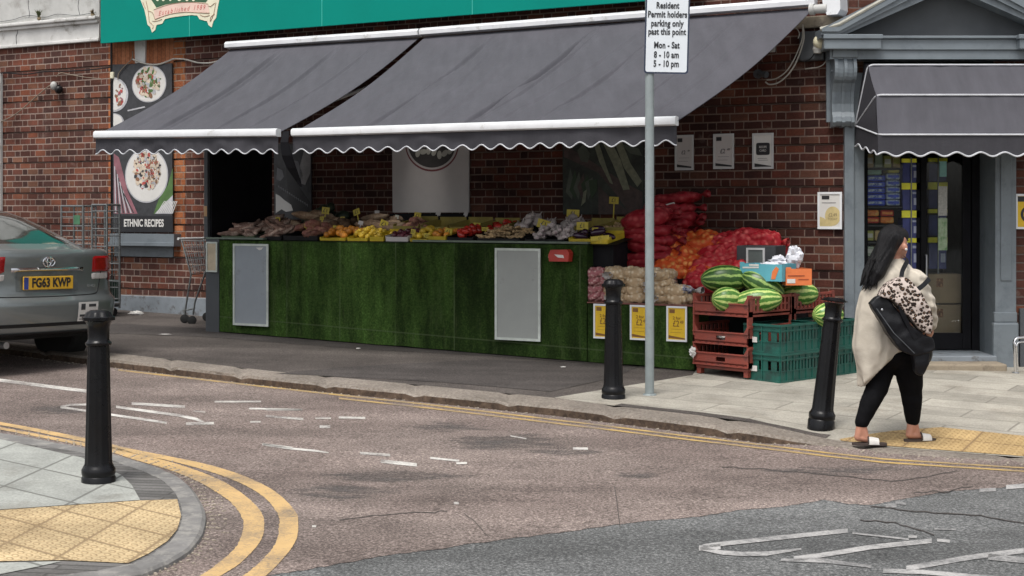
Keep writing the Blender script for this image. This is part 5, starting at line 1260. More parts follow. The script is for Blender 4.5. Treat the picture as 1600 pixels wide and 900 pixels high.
mb = MB(); mb.box(ue, WU(412, yf), yf-.012, yf+.1, CT, CT+.022, bev=.004); mb.box(WU(645, yf), CA1+.01, yf-.012, yf+.1, CT-.002, CT+.02, bev=.004); obj('top_ledge', mb, mk('grey green ledge', (.12, .15, .12), .6), T)
mb = MB(); mb.add([(ue, yf+.03, CT-.01), (CA1+.3, yf+.03, CT-.01), (CA1+.3, -.06, CT+.19), (ue, -.06, CT+.19)], [(0, 1, 2, 3)]); mb.box(ue, CA1, yf+.03, -.1, .1, .2); mb.box(CA1-.03, CA1-.004, yf+.05, -.1, .1, CT-.03); obj('sloping_deck', mb, M['black'], T)
def deck(y): return CT-.01+(y-(yf+.03))/1.41*.20
mb = MB(); a, b = WU(922, -1.36), WU(958, -1.36); mb.box(a, b, -1.36, -.9, WZ(940, 419, -1.36), CT+.01, bev=.01); obj('storage_box', mb, M['black'], T)
mb = MB(); mb.tube([(a-.03, -1.38, WZ(940, 425, -1.38)), (a-.02, -1.38, CT-.05), (a+.05, -1.38, CT+.005)], .008, 6); obj('cable_trim', mb, M['gpaint'], T)
L2 = thing('lower_counter', 'low turf-faced counter holding the net bags, right of the long counter', 'counter', WP(0, 0, 0), WA)
zl2 = WZ(1000, 474, yf); turf_face('turf_panel', CA1+.01, CA2, zl2-.015, L2)
mb = MB(); mb.box(CA1+.01, CA2+.01, yf-.02, -1.0, zl2-.014, zl2, bev=.003); obj('board_top', mb, mk('red brown board', (.16, .06, .045), .7), L2)
zs2 = .93; mb = MB(); mb.box(WU(958, -1.2), WU(1212, -1.), -1.12, -.03, .0, zs2); obj('rear_shelf', mb, M['black'], L2)
T = wthing('screen_panel', 'tall black side screen and grey post at the left end of the long counter', 'screen', WU(324, -1.45), -1.45, 1.28)
mb = MB(); mb.box(.02, .05, .02, 1.12, .0, 1.35); obj('screen', mb, M['black'], T)
mb = MB(); mb.box(-.035, .02, -.02, .05, -.0, 1.35, bev=.006); obj('post', mb, M['gdark'], T)
mb = MB(); mb.box(-.03, .015, -.026, -.021, .26, .38); obj('sticker', mb, mk('tan sticker', (.42, .26, .13), .6, bump=0), T)
fr2 = mk('pale green-grey frame', (.50, .54, .50), .45, bump=0)
def bare(T, W, H):
    mb = MB(); mb.prism([(W*.15, H*.955), (W*.36, H*.96), (W*.3, H*.93), (W*.24, H*.925)], -.009, -.006); obj('torn_paper', mb, M['paper'], T)
def stain(T, W, H): 
    mb = MB(); mb.tube([(-W*.2, -.007, H*.12), (-W*.15, -.007, H*.3), (-W*.1, -.007, H*.13), (W*.02, -.007, H*.34), (W*.12, -.007, H*.12), (W*.2, -.007, H*.22)], .002, 4); obj('scratches', mb, M['gdark'], T)
notice('blank grey notice frame on the turf near the left end of the counter', 365, 420, 381, 509, yf-.03, M['panel'], bare, fm=fr2, fw=.025)
notice('blank grey notice frame on the turf left of the red box', 774, 845, 388, 532, yf-.03, mk('pale grey notice panel', (.30, .315, .30), .45, var=.10, vs=1.5, bump=.04, col2=(.19, .195, .18), c2scale=3.5, c2pos=.66), None, fm=fr2, fw=.025)
notice('narrow cream paper in a grey frame on the left end panel of the counter', 323, 340, 378, 425, yf-.02, mk('cream paper', (.48, .40, .29), .7, bump=.1), None, fm=fr2, fw=.018)
for a, b, lab in ((928, 959, 'yellow price notice on the low turf counter, half behind the middle bollard'), (985, 1016, 'yellow price notice on the low turf counter, partly behind the grey sign post'), (1042, 1074, 'yellow price notice on the low turf counter nearest the red crates')):
    notice(lab, a, b, 475+(a-928)*.03, 529+(a-928)*.04, yf-.03, M['yellow'], price_print(('£2', '49'), '2 for', M['brownp2'], size=.085), fm=M['alu'], fw=.018)
T = wthing('red_box', 'small red wedge-shaped box fixed on the turf below the garlic', 'box', WU(879, yf-.02), yf-.03, WZ(879, 408, yf))
mb = MB(); mb.prism([(-.10, 0), (.115, 0), (.125, .085), (.10, .12), (-.085, .115), (-.11, .06)], -.09, .0); obj('body', mb, mk('red plastic', (.36, .03, .02), .35), T)
mb = MB(); mb.prism([(0, .04), (.07, .035), (.06, .065), (-.04, .07)], -.092, -.09); mb.prism([(-.13, .04), (-.1, .03), (-.105, .06)], -.06, -.03); obj('tag', mb, M['paper'], T)

# ------------------------------------------------------------------ produce
rp = random.Random(11)
def slopeM(u, y, lift=0): return WP(u, y, deck(y)+lift)
def tray(label, px0, px1, y0, y1, mat, h=.032, group=None, tilt=True):
    u0, u1 = WU(px0, y0), WU(px1, y0); T = thing('produce_tray', label, 'tray', WP((u0+u1)/2, y0, deck(y0)+.004), WA); T.rotation_euler = (math.atan2(.20, 1.41), 0, WA); W = (u1-u0)-.015; D = y1-y0-.02
    mb = MB(); mb.box(-W/2, W/2, 0, D, 0, .01); mb.box(-W/2, W/2, 0, .008, .01, h); mb.box(-W/2, W/2, D-.008, D, .01, h*1.5)
    for sx in (-1, 1): mb.prism([(0, 0)]*0 or [(sx*W/2-.004, .01), (sx*W/2+.004, .01), (sx*W/2+.004, h*1.2), (sx*W/2-.004, h*1.2)], .008, D-.008)
    obj('tub', mb, mat, T); return u0, u1
def rough_ell(r, amp, fr, seed, nu=14, nv=9, bend=0):
    mb = MB(); mb.ell((0, 0, 0), r, nu, nv, fn=lambda p: 1+amp*mnoise.noise(p*fr+Vector((seed*3.1, 0, 0))))
    if bend: mb.v = [Vector((p.x, p.y, p.z+bend*(p.x/r[0])**2)) for p in mb.v]
    return mb
def produce(kind, cat, meshes, label, group, u0, u1, y0, y1, n, lift, pile=.09, tilt=.5, yaw=None, sc=(.85, 1.15), parts=None):
    W = u1-u0; D = y1-y0; out = []
    for k in range(n):
        a, b = rp.random(), rp.random(); u = u0+W*(.06+.88*a); y = y0+D*(.08+.84*b)
        dome = (1-abs(2*a-1)**2.5)*(1-abs(2*b-1)**3); z = deck(y)+lift+pile*dome*(k/n)+rp.uniform(0, .01)
        o = bpy.data.objects.new(kind, meshes[k % len(meshes)]); C.objects.link(o); o.location = WP(u, y, z)
        yw = rp.uniform(0, pi) if yaw is None else yaw+rp.uniform(-.4, .4)
        o.rotation_euler = (rp.uniform(-tilt, tilt), rp.uniform(-tilt, tilt), WA+yw); s_ = rp.uniform(*sc); o.scale = (s_, s_, s_)
        tag(o, label, cat, group); out.append(o)
    return out
def pm(name, mat, *mbs): return [m.mesh(name, mat, True) for m in mbs]
m_cas = mk('cassava skin', (.24, .14, .105), .7, var=.5, vs=18, bump=.3, bs=60, col2=(.52, .40, .33), c2scale=9, c2pos=.54, rnd=.4)
m_yam = mk('yam skin', (.20, .125, .075), .8, var=.4, vs=14, bump=.5, bs=50, col2=(.34, .25, .17), c2scale=12, rnd=.4)
m_sweet = mk('sweet potato skin', (.26, .10, .075), .7, var=.4, vs=20, bump=.2, col2=(.40, .24, .15), c2scale=16, rnd=.4)
m_dark = mk('dark green squash skin', (.035, .05, .03), .45, var=.4, vs=12, bump=.1)
m_coco = mk('coconut husk', (.13, .075, .04), .9, var=.5, vs=35, bump=.9, bs=90, rnd=.4)
m_oran = mk('orange peel', (.62, .24, .03), .45, var=.2, vs=12, bump=.15, bs=120, rnd=.4)
m_yel = mk('yellow fruit skin', (.62, .42, .04), .4, var=.25, vs=14, bump=.1, rnd=.4)
m_plum = mk('plum skin', (.10, .018, .03), .3, var=.5, vs=14, bump=.0, rnd=.4)
m_tom = mk('red pepper skin', (.42, .03, .02), .2, var=.35, vs=10, bump=.0, rnd=.4)
m_gin = mk('ginger skin', (.46, .32, .17), .75, var=.3, vs=20, bump=.4, rnd=.4)
m_gar = mk('garlic skin', (.42, .37, .35), .6, var=.2, vs=10, bump=.15, col2=(.36, .24, .28), c2scale=20, c2pos=.58, rnd=.4)
m_aub = mk('aubergine skin', (.03, .012, .03), .15, var=.4, bump=0)
cas = pm('cassava', m_cas, rough_ell((.11, .034, .034), .35, 2, 1, 10, 12, .02), rough_ell((.085, .038, .038), .4, 2, 2, 10, 12, -.015), rough_ell((.14, .027, .028), .3, 3, 3, 10, 12, .03))
yam = pm('yam', m_yam, rough_ell((.15, .055, .055), .3, 2, 4), rough_ell((.12, .06, .055), .35, 2, 5), rough_ell((.17, .05, .05), .25, 2, 6))
swt = pm('sweet_potato', m_sweet, rough_ell((.09, .038, .038), .4, 2, 4), rough_ell((.075, .042, .04), .4, 2, 8))
sqs = pm('squash', m_dark, rough_ell((.085, .07, .065), .2, 2, 4), rough_ell((.10, .06, .06), .2, 2, 9))
coc = pm('coconut', m_coco, rough_ell((.06, .057, .055), .15, 3, 4), rough_ell((.058, .06, .055), .15, 3, 7))
ora = pm('orange', m_oran, rough_ell((.036, .036, .034), .04, 2, 1)); yel = pm('yellow_plum', m_yel, rough_ell((.03, .028, .027), .08, 2, 1)); plu = pm('plum', m_plum, rough_ell((.034, .03, .03), .05, 2, 1))
tom = pm('red_pepper', m_tom, rough_ell((.045, .04, .042), .25, 2.5, 1), rough_ell((.05, .042, .04), .3, 2.5, 4))
aub = pm('aubergine', m_aub, rough_ell((.09, .035, .035), .2, 2, 1))
def ginger(seed):
    r = random.Random(seed); mb = MB(); p = Vector((0, 0, 0))
    for k in range(4):
        q = p+Vector((r.uniform(.02, .035), r.uniform(-.018, .018), r.uniform(-.008, .01))); mb.cap(p, q, r.uniform(.010, .016), r.uniform(.010, .016), 8)
        e = q+Vector((r.uniform(-.01, .02), r.choice((-1, 1))*r.uniform(.02, .035), r.uniform(-.005, .015))); mb.cap(q, e, .012, .008, 8); p = q
    mb.v = [q-Vector((.05, 0, 0)) for q in mb.v]; return mb
gin = pm('ginger_root', m_gin, ginger(1), ginger(2), ginger(3))
def garlic(r=.032):
    mb = MB(); n = 20; rings = []
    for rr, z in ((.3, -.8), (.75, -.65), (1, -.2), (.95, .2), (.6, .6), (.25, .9), (.14, 1.2), (.12, 1.7), (.05, 1.9)):
        rings.append([(r*rr*(1+.10*abs(sin(3.5*2*pi*k/n))*(z < .8))*cos(2*pi*k/n), r*rr*(1+.10*abs(sin(3.5*2*pi*k/n))*(z < .8))*sin(2*pi*k/n), r*z*.85) for k in range(n)])
    mb.ring_path(rings); return mb
gar = pm('garlic_bulb', m_gar, garlic()); gar2 = pm('garlic_bulb', m_gar, garlic(.046))
g_black, g_yel, g_dull = M['blackplastic'], mk('yellow plastic tray', (.46, .34, .02), .5, var=.3, vs=8), mk('olive yellow carton', (.26, .21, .05), .7, var=.3, vs=6)
g_green = mk('dull green tray', (.07, .10, .05), .6)
fy0, fy1, by0, by1, cy0, cy1 = -1.44, -1.02, -1.0, -.56, -.54, -.12
a, b = tray('low green tray of cassava roots at the left end of the long counter', 346, 398, fy0, fy1, g_green, .04); produce('cassava', 'cassava', cas, 'pinkish brown cassava root in the heap at the left end of the counter', 'cassava roots on the counter', a, b, fy0, fy1, 18, .05, .11, .5, .5)
a, b = tray('low tray of mixed roots between the cassava and the yams', 400, 440, fy0, fy1, g_black, .04); produce('cassava', 'cassava', cas, 'pinkish brown cassava root in the heap at the left end of the counter', 'cassava roots on the counter', a, b, fy0, fy1, 15, .05, .13, .6, .9)
a, b = tray('black tray behind the cassava beside the black screen', 362, 440, by0, by1, g_black, .05); produce('cassava', 'cassava', cas, 'pinkish brown cassava root in the heap at the left end of the counter', 'cassava roots on the counter', a, b, by0, by1, 17, .04, .12, .6, .8)
a, b = tray('black tray of sweet potatoes right of the cassava', 442, 497, fy0, fy1, g_black, .05); produce('sweet_potato', 'sweet potato', swt, 'reddish brown sweet potato in the tray right of the cassava', 'sweet potatoes', a, b, fy0, fy1, 20, .06, .10, .4, 1.1)
a, b = tray('black tray of yams under the fish poster', 444, 505, by0, by1, g_black, .05); produce('yam', 'yam', yam, 'thick brown yam heaped under the fish poster', 'yams under the fish poster', a, b, by0, by1, 9, .08, .14, .35, .6)
produce('squash', 'squash', sqs, 'dark green squash piled below the fish poster', 'dark squashes', WU(470, cy0), WU(512, cy0), cy0, cy1, 10, .08, .2, .4)
a, b = tray('yellow tray of oranges in the front row, the leftmost yellow one', 499, 540, fy0, fy1, g_yel); produce('orange', 'orange', ora, 'small orange fruit in the leftmost yellow tray', 'oranges in the yellow tray', a, b, fy0, fy1, 30, .05, .07)
a, b = tray('black tray of coconuts in the second row', 508, 548, by0, by1, g_black, .05); produce('coconut', 'coconut', coc, 'brown hairy coconut in the second row', 'coconuts', a, b, by0, by1, 9, .07, .09)
a, b = tray('yellow tray of small yellow fruit in the front row, below the coconuts', 542, 575, fy0, fy1, g_yel); produce('yellow_plum', 'fruit', yel, 'small yellow fruit in the front tray below the coconuts', 'yellow fruit below the coconuts', a, b, fy0, fy1, 36, .045, .07)
a, b = tray('wide black tray of brown yams in the second row left of the bowl poster', 550, 612, by0, by1, g_black, .05); produce('yam', 'yam', yam, 'thick brown yam in the second row left of the bowl poster', 'yams left of the bowl poster', a, b, by0, by1, 12, .07, .12, .3, .3)
a, b = tray('bright yellow tray with few fruit left in it, beside the plums', 577, 600, fy0, fy1, g_yel, .05); produce('yellow_plum', 'fruit', yel, 'small yellow fruit in the nearly empty yellow tray beside the plums', 'yellow fruit beside the plums', a, b, fy0, fy1, 8, .03, .03)
a, b = tray('white lined tray of dark plums in the front row', 602, 638, fy0, fy1, M['paperd'], .05); produce('plum', 'plum', plu, 'dark red plum in the white lined tray', 'plums', a, b, fy0, fy1, 18, .05, .05)
a, b = tray('olive carton of sweet potatoes below the left edge of the bowl poster', 614, 655, by0, by1, g_dull, .10); produce('sweet_potato', 'sweet potato', swt, 'reddish brown sweet potato in the olive carton below the bowl poster', 'sweet potatoes in the olive carton', a, b, by0, by1, 10, .07, .07)
a, b = tray('yellow tray of lemons right of the plums', 640, 668, fy0, fy1, g_yel); produce('lemon', 'lemon', pm('lemon', m_yel, rough_ell((.04, .03, .03), .05, 2, 3)), 'yellow lemon in the tray right of the plums', 'lemons', a, b, fy0, fy1, 22, .05, .07)
a, b = tray('yellow tray of orange-yellow fruit left of the red peppers', 669, 697, fy0, fy1, g_yel, .06); produce('orange', 'orange', ora, 'small orange fruit in the tray left of the red peppers', 'oranges beside the peppers', a, b, fy0, fy1, 14, .05, .06)
a, b = tray('black tray of red peppers in the front row below the bowl poster', 698, 740, fy0, fy1, g_black, .05); produce('red_pepper', 'pepper', tom, 'glossy red pepper in the front row below the bowl poster', 'red peppers', a, b, fy0, fy1, 16, .06, .08)
tray('olive carton in the second row under the middle of the bowl poster', 657, 700, by0, by1, g_dull, .095); tray('olive carton in the second row under the right edge of the bowl poster', 702, 742, by0, by1, g_dull, .095); a, b = tray('olive carton in the second row right of the bowl poster', 744, 785, by0, by1, g_dull, .09)
produce('red_pepper', 'pepper', tom, 'glossy red pepper in the olive carton right of the bowl poster', 'red peppers in the carton', a, b, by0, by1, 7, .06, .06)
a, b = tray('black tray of ginger roots in the front row', 745, 812, fy0, fy1, g_black, .045); produce('ginger_root', 'ginger', gin, 'knobbly tan ginger root in the front row', 'ginger roots', a, b, fy0, fy1, 46, .05, .08, .3)
a, b = tray('black tray of large garlic bulbs in the second row', 790, 850, by0, by1, g_black, .05); produce('garlic_bulb', 'garlic', gar2, 'large purple-white garlic bulb in the second row', 'large garlic bulbs', a, b, by0, by1, 20, .07, .14, .8)
a, b = tray('black tray of large garlic bulbs beside the leek poster', 852, 893, by0, by1, g_black, .05); produce('garlic_bulb', 'garlic', gar2, 'large purple-white garlic bulb below the leek poster', 'large garlic bulbs below the leek poster', a, b, by0, by1, 14, .07, .14, .8)
a, b = tray('black tray of small garlic bulbs in the front row right of the ginger', 820, 882, fy0, fy1, g_black, .04); produce('garlic_bulb', 'garlic', gar, 'small white garlic bulb in the front row right of the ginger', 'small garlic bulbs', a, b, fy0, fy1, 48, .045, .12, .8)
a, b = tray('yellow tray of aubergines at the right end of the front row', 888, 950, fy0, fy1, g_yel, .05); produce('aubergine', 'aubergine', aub, 'dark glossy aubergine at the right end of the front row', 'aubergines', a, b, fy0, fy1, 9, .055, .06, .2)
tray('grey lined empty tray in the second row below the leek poster', 897, 935, by0, by1, g_dull, .09); a, b = tray('tall yellow edged tray nearest the red net sacks', 937, 975, by0, by1, g_dull, .10)
produce('ginger_root', 'ginger', gin, 'knobbly tan ginger root in the tray nearest the red sacks', 'ginger near the red sacks', a, b, by0, by1, 10, .07, .04)
# price cards on sticks
def card_m(w, h, mat): mb = MB(); mb.box(-w/2, w/2, -.002, .002, 0, h); return mb
cN = 0
def price_card(px, py, y, w=.075, h=.055, label='', rot=0., mat=None, pr=True):
    u = WU(px, y); z = WZ(px, py, y)-h/2; T = thing('price_card', label, 'price card', WP(u, y, z), WA+rp.uniform(-.25, .25)); T.rotation_euler = (rp.uniform(-.1, .1), rot, T.rotation_euler.z)
    obj('card', card_m(w, h, None), mat or M['yellow_d'], T); L_ = max(.03, z-deck(y)-.02); mb = MB(); mb.box(-.006, .006, .003, .007, -L_, h*.5); obj('stick', mb, M['yellow_d'] if mat is None else mat, T)
    if pr: mb = MB(); mb.text('£1', 0, h*.5, h*.8, -.003); obj('print', mb, M['ink'], T)
for (px, py, y, w_, h_, lab, rt) in ((508, 329, -.75, .095, .08, 'tall yellow price card standing above the coconuts', .1), (558, 331, -.7, .10, .07, 'tilted yellow price card at the left of the second row yams', -.3), (525, 358, -1.2, .085, .08, 'yellow price card between the leftmost yellow tray and the coconuts', 0.1),
     (598, 350, -1.0, .10, .09, 'large crooked yellow price card below the bowl poster corner', .4), (535, 342, -.8, .07, .05, 'small yellow price card right of the coconuts', 0), (434, 342, -.9, .06, .045, 'faded yellow price card in the yams', .1),
     (478, 353, -1.25, .06, .045, 'yellow price card above the sweet potatoes', .1), (503, 341, -1.0, .05, .04, 'small yellow card low behind the leftmost yellow tray', 0), (645, 362, -1.40, .06, .055, 'little yellow price card in the lemons', .2), (667, 368, -1.42, .07, .05, 'yellow price card in front of the orange fruit', .1),
     (700, 361, -1.35, .085, .06, 'yellow price card between the orange fruit and the peppers', .3), (745, 352, -1.1, .08, .055, 'yellow price card left of the ginger', .1), (758, 358, -1.2, .08, .04, 'second flatter yellow price card left of the ginger', 0), (652, 338, -.7, .10, .09, 'big yellow price card under the left part of the bowl poster', .1),
     (848, 350, -1.05, .15, .09, 'wide crumpled yellow card amid the garlic', .25), (895, 333, -.75, .14, .075, 'wide yellow price card standing below the leek poster left side', .03), (910, 353, -1.15, .13, .08, 'bright yellow price card above the aubergines', 0), (930, 359, -1.2, .075, .045, 'small yellow price card right of the bright one above the aubergines', 0),
     (959, 313, -.55, .12, .075, 'yellow price card standing high against the leek poster', .05), (938, 372, -1.45, .19, .045, 'long yellow label on the front edge at the end of the counter', -.1)):
    price_card(px, py, y, w_, h_, lab, rt)
for (px, py, y, lab, rt) in ((372, 340, -.8, 'pale green price card standing in the cassava', .2), (589, 332, -.6, 'small white price card in the second row yams', 0), (563, 348, -1.0, 'white price card leaning on the second row yams', .2), (684, 333, -.5, 'white price card at the middle of the bowl poster edge', .3), (727, 334, -.5, 'white price card at the right corner of the bowl poster', .3), (620, 339, -.7, 'pale card lying on the olive carton', .1)):
    price_card(px, py, y, .06, .045, lab, rt, mk('pale card', (.42, .43, .38), .7, bump=0) if 'pale' in lab else M['paperd'], False)

# ------------------------------------------------------------------ net sacks
def net_mat(name, c1, c2, sc=28, glow=.0):
    t = NT(name); v = t.voro(sc, out='Color'); vx = t.sep(v)[0]; d = t.voro(sc)
    c = t.mix(t.ramp(d, [(.1, 1.), (.55, 0.)]), c1, t.mix(vx, c2, mul(c2, .55)))
    x, y, z = t.sep(t.co); wv = t.math('SINE', t.math('MULTIPLY', t.math('ADD', x, t.math('ADD', z, y)), 700.)); wv2 = t.math('SINE', t.math('MULTIPLY', t.math('SUBTRACT', x, t.math('SUBTRACT', z, y)), 700.))
    net = t.math('GREATER_THAN', t.math('MAXIMUM', wv, wv2), .72)
    c = t.mix(t.math('MULTIPLY', net, .35), c, c1); c = t.mix(t.ramp(t.noise(5, 4), [(.55, 0.), (.75, .3)]), c, mul(c1, .5))
    t.bump(t.math('ADD', t.math('MULTIPLY', d, -1.), t.math('MULTIPLY', net, .15)), .5, .01); return t.fin(c, .5, spec=.3)
m_nr = net_mat('red onion net', (.24, .010, .018), (.50, .09, .09), 17); m_no = net_mat('orange onion net', (.55, .075, .015), (.95, .45, .13), 17); m_nm = net_mat('magenta onion net', (.38, .012, .022), (.78, .17, .15), 17)
m_pink = net_mat('pink shallot net', (.34, .12, .13), (.80, .54, .50), 34); m_pale = net_mat('clear potato bag', (.46, .33, .20), (.88, .76, .56), 26)
def sack(L, W, H, seed, br=.045, amp=.16, sag=.0):
    r = random.Random(seed); pts = []
    for k in range(int(90*(L/.5)*(.045/br)**1.2)):
        v = Vector((r.gauss(0, 1), r.gauss(0, 1), r.gauss(0, 1))).normalized(); pts.append(Vector((v.x*L/2, v.y*W/2, v.z*H/2)))
    mb = MB(); nu, nv = 64, 36; ex = .55
    sg = lambda a, e: math.copysign(abs(a)**e, a)
    def f(i, j):
        t_ = -pi/2+pi*j; p_ = 2*pi*i; x = sg(cos(t_), ex)*sg(cos(p_), ex)*L/2; y = sg(cos(t_), ex)*sg(sin(p_), ex)*W/2; z = sg(sin(t_), .75)*H/2
        p = Vector((x, y, z)); d = min((p-q).length for q in pts); k = max(0, 1-(d/br)**2)**.5 if d < br else 0
        n = Vector((x/(L*L), y/(W*W), z/(H*H))); n = n.normalized() if n.length > 0 else Vector((0, 0, 1))
        p = p+n*(k*br*amp*2.2)+n*.022*mnoise.noise(p*6+Vector((seed, 0, 0)))+n*.006*mnoise.noise(p*30); p.z -= sag*(p.x/(L/2))**2; return p
    mb.grid(f, nu, nv); return mb
def put(kind, cat, mesh, label, group, loc, rot, tie=None, tiemat=None):
    if tie is None:
        o = bpy.data.objects.new(kind, mesh); C.objects.link(o); o.location = loc; o.rotation_euler = rot; return tag(o, label, cat, group)
    T = thing(kind, label, cat, loc, 0, group); T.rotation_euler = rot
    o = bpy.data.objects.new('net', mesh); C.objects.link(o); o.parent = T
    q = bpy.data.objects.new('gathered_end', tie); C.objects.link(q); q.parent = T; return T
def tie_mesh(L, mat, r=.05, seed=0):
    mb = MB(); n = 16; rings = []
    for k, (rr, x) in enumerate(((.030, 0), (.016, .03), (.013, .04), (.03, .07), (r, .10), (r*1.1, .13))):
        rings.append([(L/2-.02+x+.012*mnoise.noise(Vector((i, k, seed)))*(k > 3), rr*cos(2*pi*i/n)*(1+.35*(i % 2)*(k > 3)), rr*.6*sin(2*pi*i/n)*(1+.35*(i % 2)*(k > 3))) for i in range(n)])
    mb.ring_path(rings, cap=False); return mb.mesh('gathered_end', mat, True)
sr = [sack(.52, .42, .10, k, amp=.20, sag=.01).mesh('net', m_nr, True) for k in range(3)]; tr_ = tie_mesh(.52, m_nr)
def WR(rx, ry, rz): return (rx, ry, WA+rz)
# red stack on the left: long flat layers seen edge-on
uL = WU(1003, -1.0)
for k in range(6):
    put('net_sack', 'net sack', sr[k % 3], 'flat red net sack of onions in the left stack behind the grey sign post', 'flat red sacks in the left stack', WP(uL+rp.uniform(-.02, .02), -.82, zs2+.055+k*.083), WR(rp.uniform(-.07, .07), rp.uniform(-.08, .08), rp.uniform(-.16, .16)), tr_)
put('net_sack', 'net sack', sack(.5, .4, .17, 9).mesh('net', m_nr, True), 'plump red net sack lying on top of the left stack beside the grey post', None, WP(uL-.02, -.85, zs2+.60), WR(.1, -.18, .1), tr_)
uB = WU(1040, -.45)
for k in range(9):
    put('net_sack', 'net sack', sr[(k+1) % 3], 'flat red net sack in the taller rear stack against the brick wall', 'flat red sacks in the rear stack', WP(uB+rp.uniform(-.03, .03), -.32, zs2+.055+k*.083), WR(rp.uniform(-.07, .07), rp.uniform(-.09, .09), rp.uniform(-.2, .2)), tr_)
put('net_sack', 'net sack', sr[0], 'topmost red net sack carrying a white card, against the brick wall', None, WP(uB+.05, -.30, zs2+.80), WR(.0, -.15, .05), tr_)
T = thing('price_card', 'white card standing on the topmost red net sack', 'price card', WP(WU(1049, -.5), -.5, WZ(1049, 327, -.5)), WA+.1); T.rotation_euler = (0, -.25, WA+.1); obj('card', card_m(.10, .065, None), M['paper'], T)
so_ = [sack(.46, .36, .22, 20+k, .048, .42).mesh('net', m_no, True) for k in range(3)]; to_ = tie_mesh(.46, m_no)
for k, (px, py, y, rx, ry, rz) in enumerate(((1092, 385, -.45, .2, -.1, .1), (1078, 412, -.72, .5, .15, .9), (1112, 402, -.55, .3, -.4, .3), (1060, 428, -.9, .3, .1, 1.2), (1100, 428, -.85, .5, -.1, .2), (1066, 397, -.6, .3, .5, .6))):
    put('onion_sack', 'net sack', so_[k % 3], 'bulging orange net sack of onions in the middle heap', 'orange onion sacks in the middle heap', WP(WU(px, y), y, WZ(px, py, y)), WR(rx, ry, rz), to_)
sm_ = [sack(.48, .34, .19, 30+k, .045, .42).mesh('net', m_nm, True) for k in range(3)]; tm_ = tie_mesh(.48, m_nm)
for k, (px, py, y, rx, ry, rz) in enumerate(((1180, 378, -.32, .1, .0, 0), (1140, 382, -.42, .2, -.1, .1), (1150, 402, -.6, .3, .15, .2), (1118, 425, -.82, .4, .1, .3), (1150, 425, -.85, .4, -.1, -.1), (1178, 410, -.55, .2, .1, .1), (1110, 443, -.98, .3, 0, .2), (1190, 395, -.3, .2, .1, .1), (1128, 404, -.66, .3, -.1, .4))):
    put('onion_sack', 'net sack', sm_[k % 3], 'dark pink net sack of red onions in the heap left of the watermelons', 'dark pink onion sacks', WP(WU(px, y), y, WZ(px, py, y)), WR(rx, ry, rz), tm_)
# small net bags on the low counter
def small(mat, seed): return sack(.25, .26, .085, seed, .026, .5).mesh('net', mat, True)
wt = mk('crumpled clear plastic', (.50, .47, .45), .3, var=.3, vs=20, bump=.4); pk_ = [small(m_pink, 40+k) for k in range(2)]; pl_ = [small(m_pale, 50+k) for k in range(3)]; tw = tie_mesh(.25, wt, .045, 3)
for k in range(4):
    put('shallot_bag', 'net bag', pk_[k % 2], 'pink net bag of shallots in the short stack behind the middle bollard', 'pink shallot bags', WP(WU(934, -1.33)+rp.uniform(-.01, .01), -1.33, zl2+.045+k*.078), WR(rp.uniform(-.05, .05), rp.uniform(-.06, .06), pi+rp.uniform(-.1, .1)), tw)
for c_, (px, n_) in enumerate(((968, 4), (1000, 4), (1032, 4), (1062, 2))):
    for k in range(n_):
        put('potato_bag', 'net bag', pl_[(k+c_) % 3], ('clear bag of pale potatoes in the stack beside the red crates' if c_ == 3 else 'clear bag of pale potatoes stacked on the low counter behind the grey post'), ('potato bags by the crates' if c_ == 3 else 'stacked potato bags'),
            WP(WU(px, -1.32), -1.32, zl2+.045+k*.078), WR(rp.uniform(-.06, .06), rp.uniform(-.05, .05), rp.uniform(-.12, .12)+(0 if c_ % 2 else -pi/2)), tw)
def crumple(w, h, d, seed, mat, amp=.35):
    mb = MB(); mb.ell((0, 0, h/2), (w/2, d/2, h/2), 18, 14, fn=lambda p: 1+amp*mnoise.noise(p*2.3+Vector((seed, 0, 0)))+amp*.6*mnoise.noise(p*5+Vector((0, seed, 0)))); return mb.mesh('plastic', mat, True, R(25))
def crumpled(kind, label, cat, px, py, y, w, h, d, seed, mat):
    o = bpy.data.objects.new(kind, crumple(w, h, d, seed, mat)); C.objects.link(o); o.location = WP(WU(px, y), y, WZ(px, py, y)); o.rotation_euler = (0, 0, WA); return tag(o, label, cat)
crumpled('plastic_wrap', 'grey crumpled plastic on top of the pink shallot bags', 'plastic wrap', 944, 428, -1.3, .24, .07, .2, 1, mk('dark crumpled plastic', (.06, .055, .06), .3, bump=.3))
crumpled('plastic_wrap', 'tangle of brown and grey plastic on the potato bags right of the grey post', 'plastic wrap', 1043, 447, -1.28, .2, .11, .2, 2, mk('brown crumpled plastic', (.17, .12, .10), .4, bump=.3, col2=(.45, .42, .40)))
crumpled('plastic_wrap', 'white and navy printed plastic bag beside the red crates', 'plastic wrap', 1066, 460, -1.38, .22, .09, .16, 3, mk('white and navy plastic', (.58, .58, .62), .35, bump=.3, col2=(.03, .04, .12), c2scale=14, c2pos=.52))

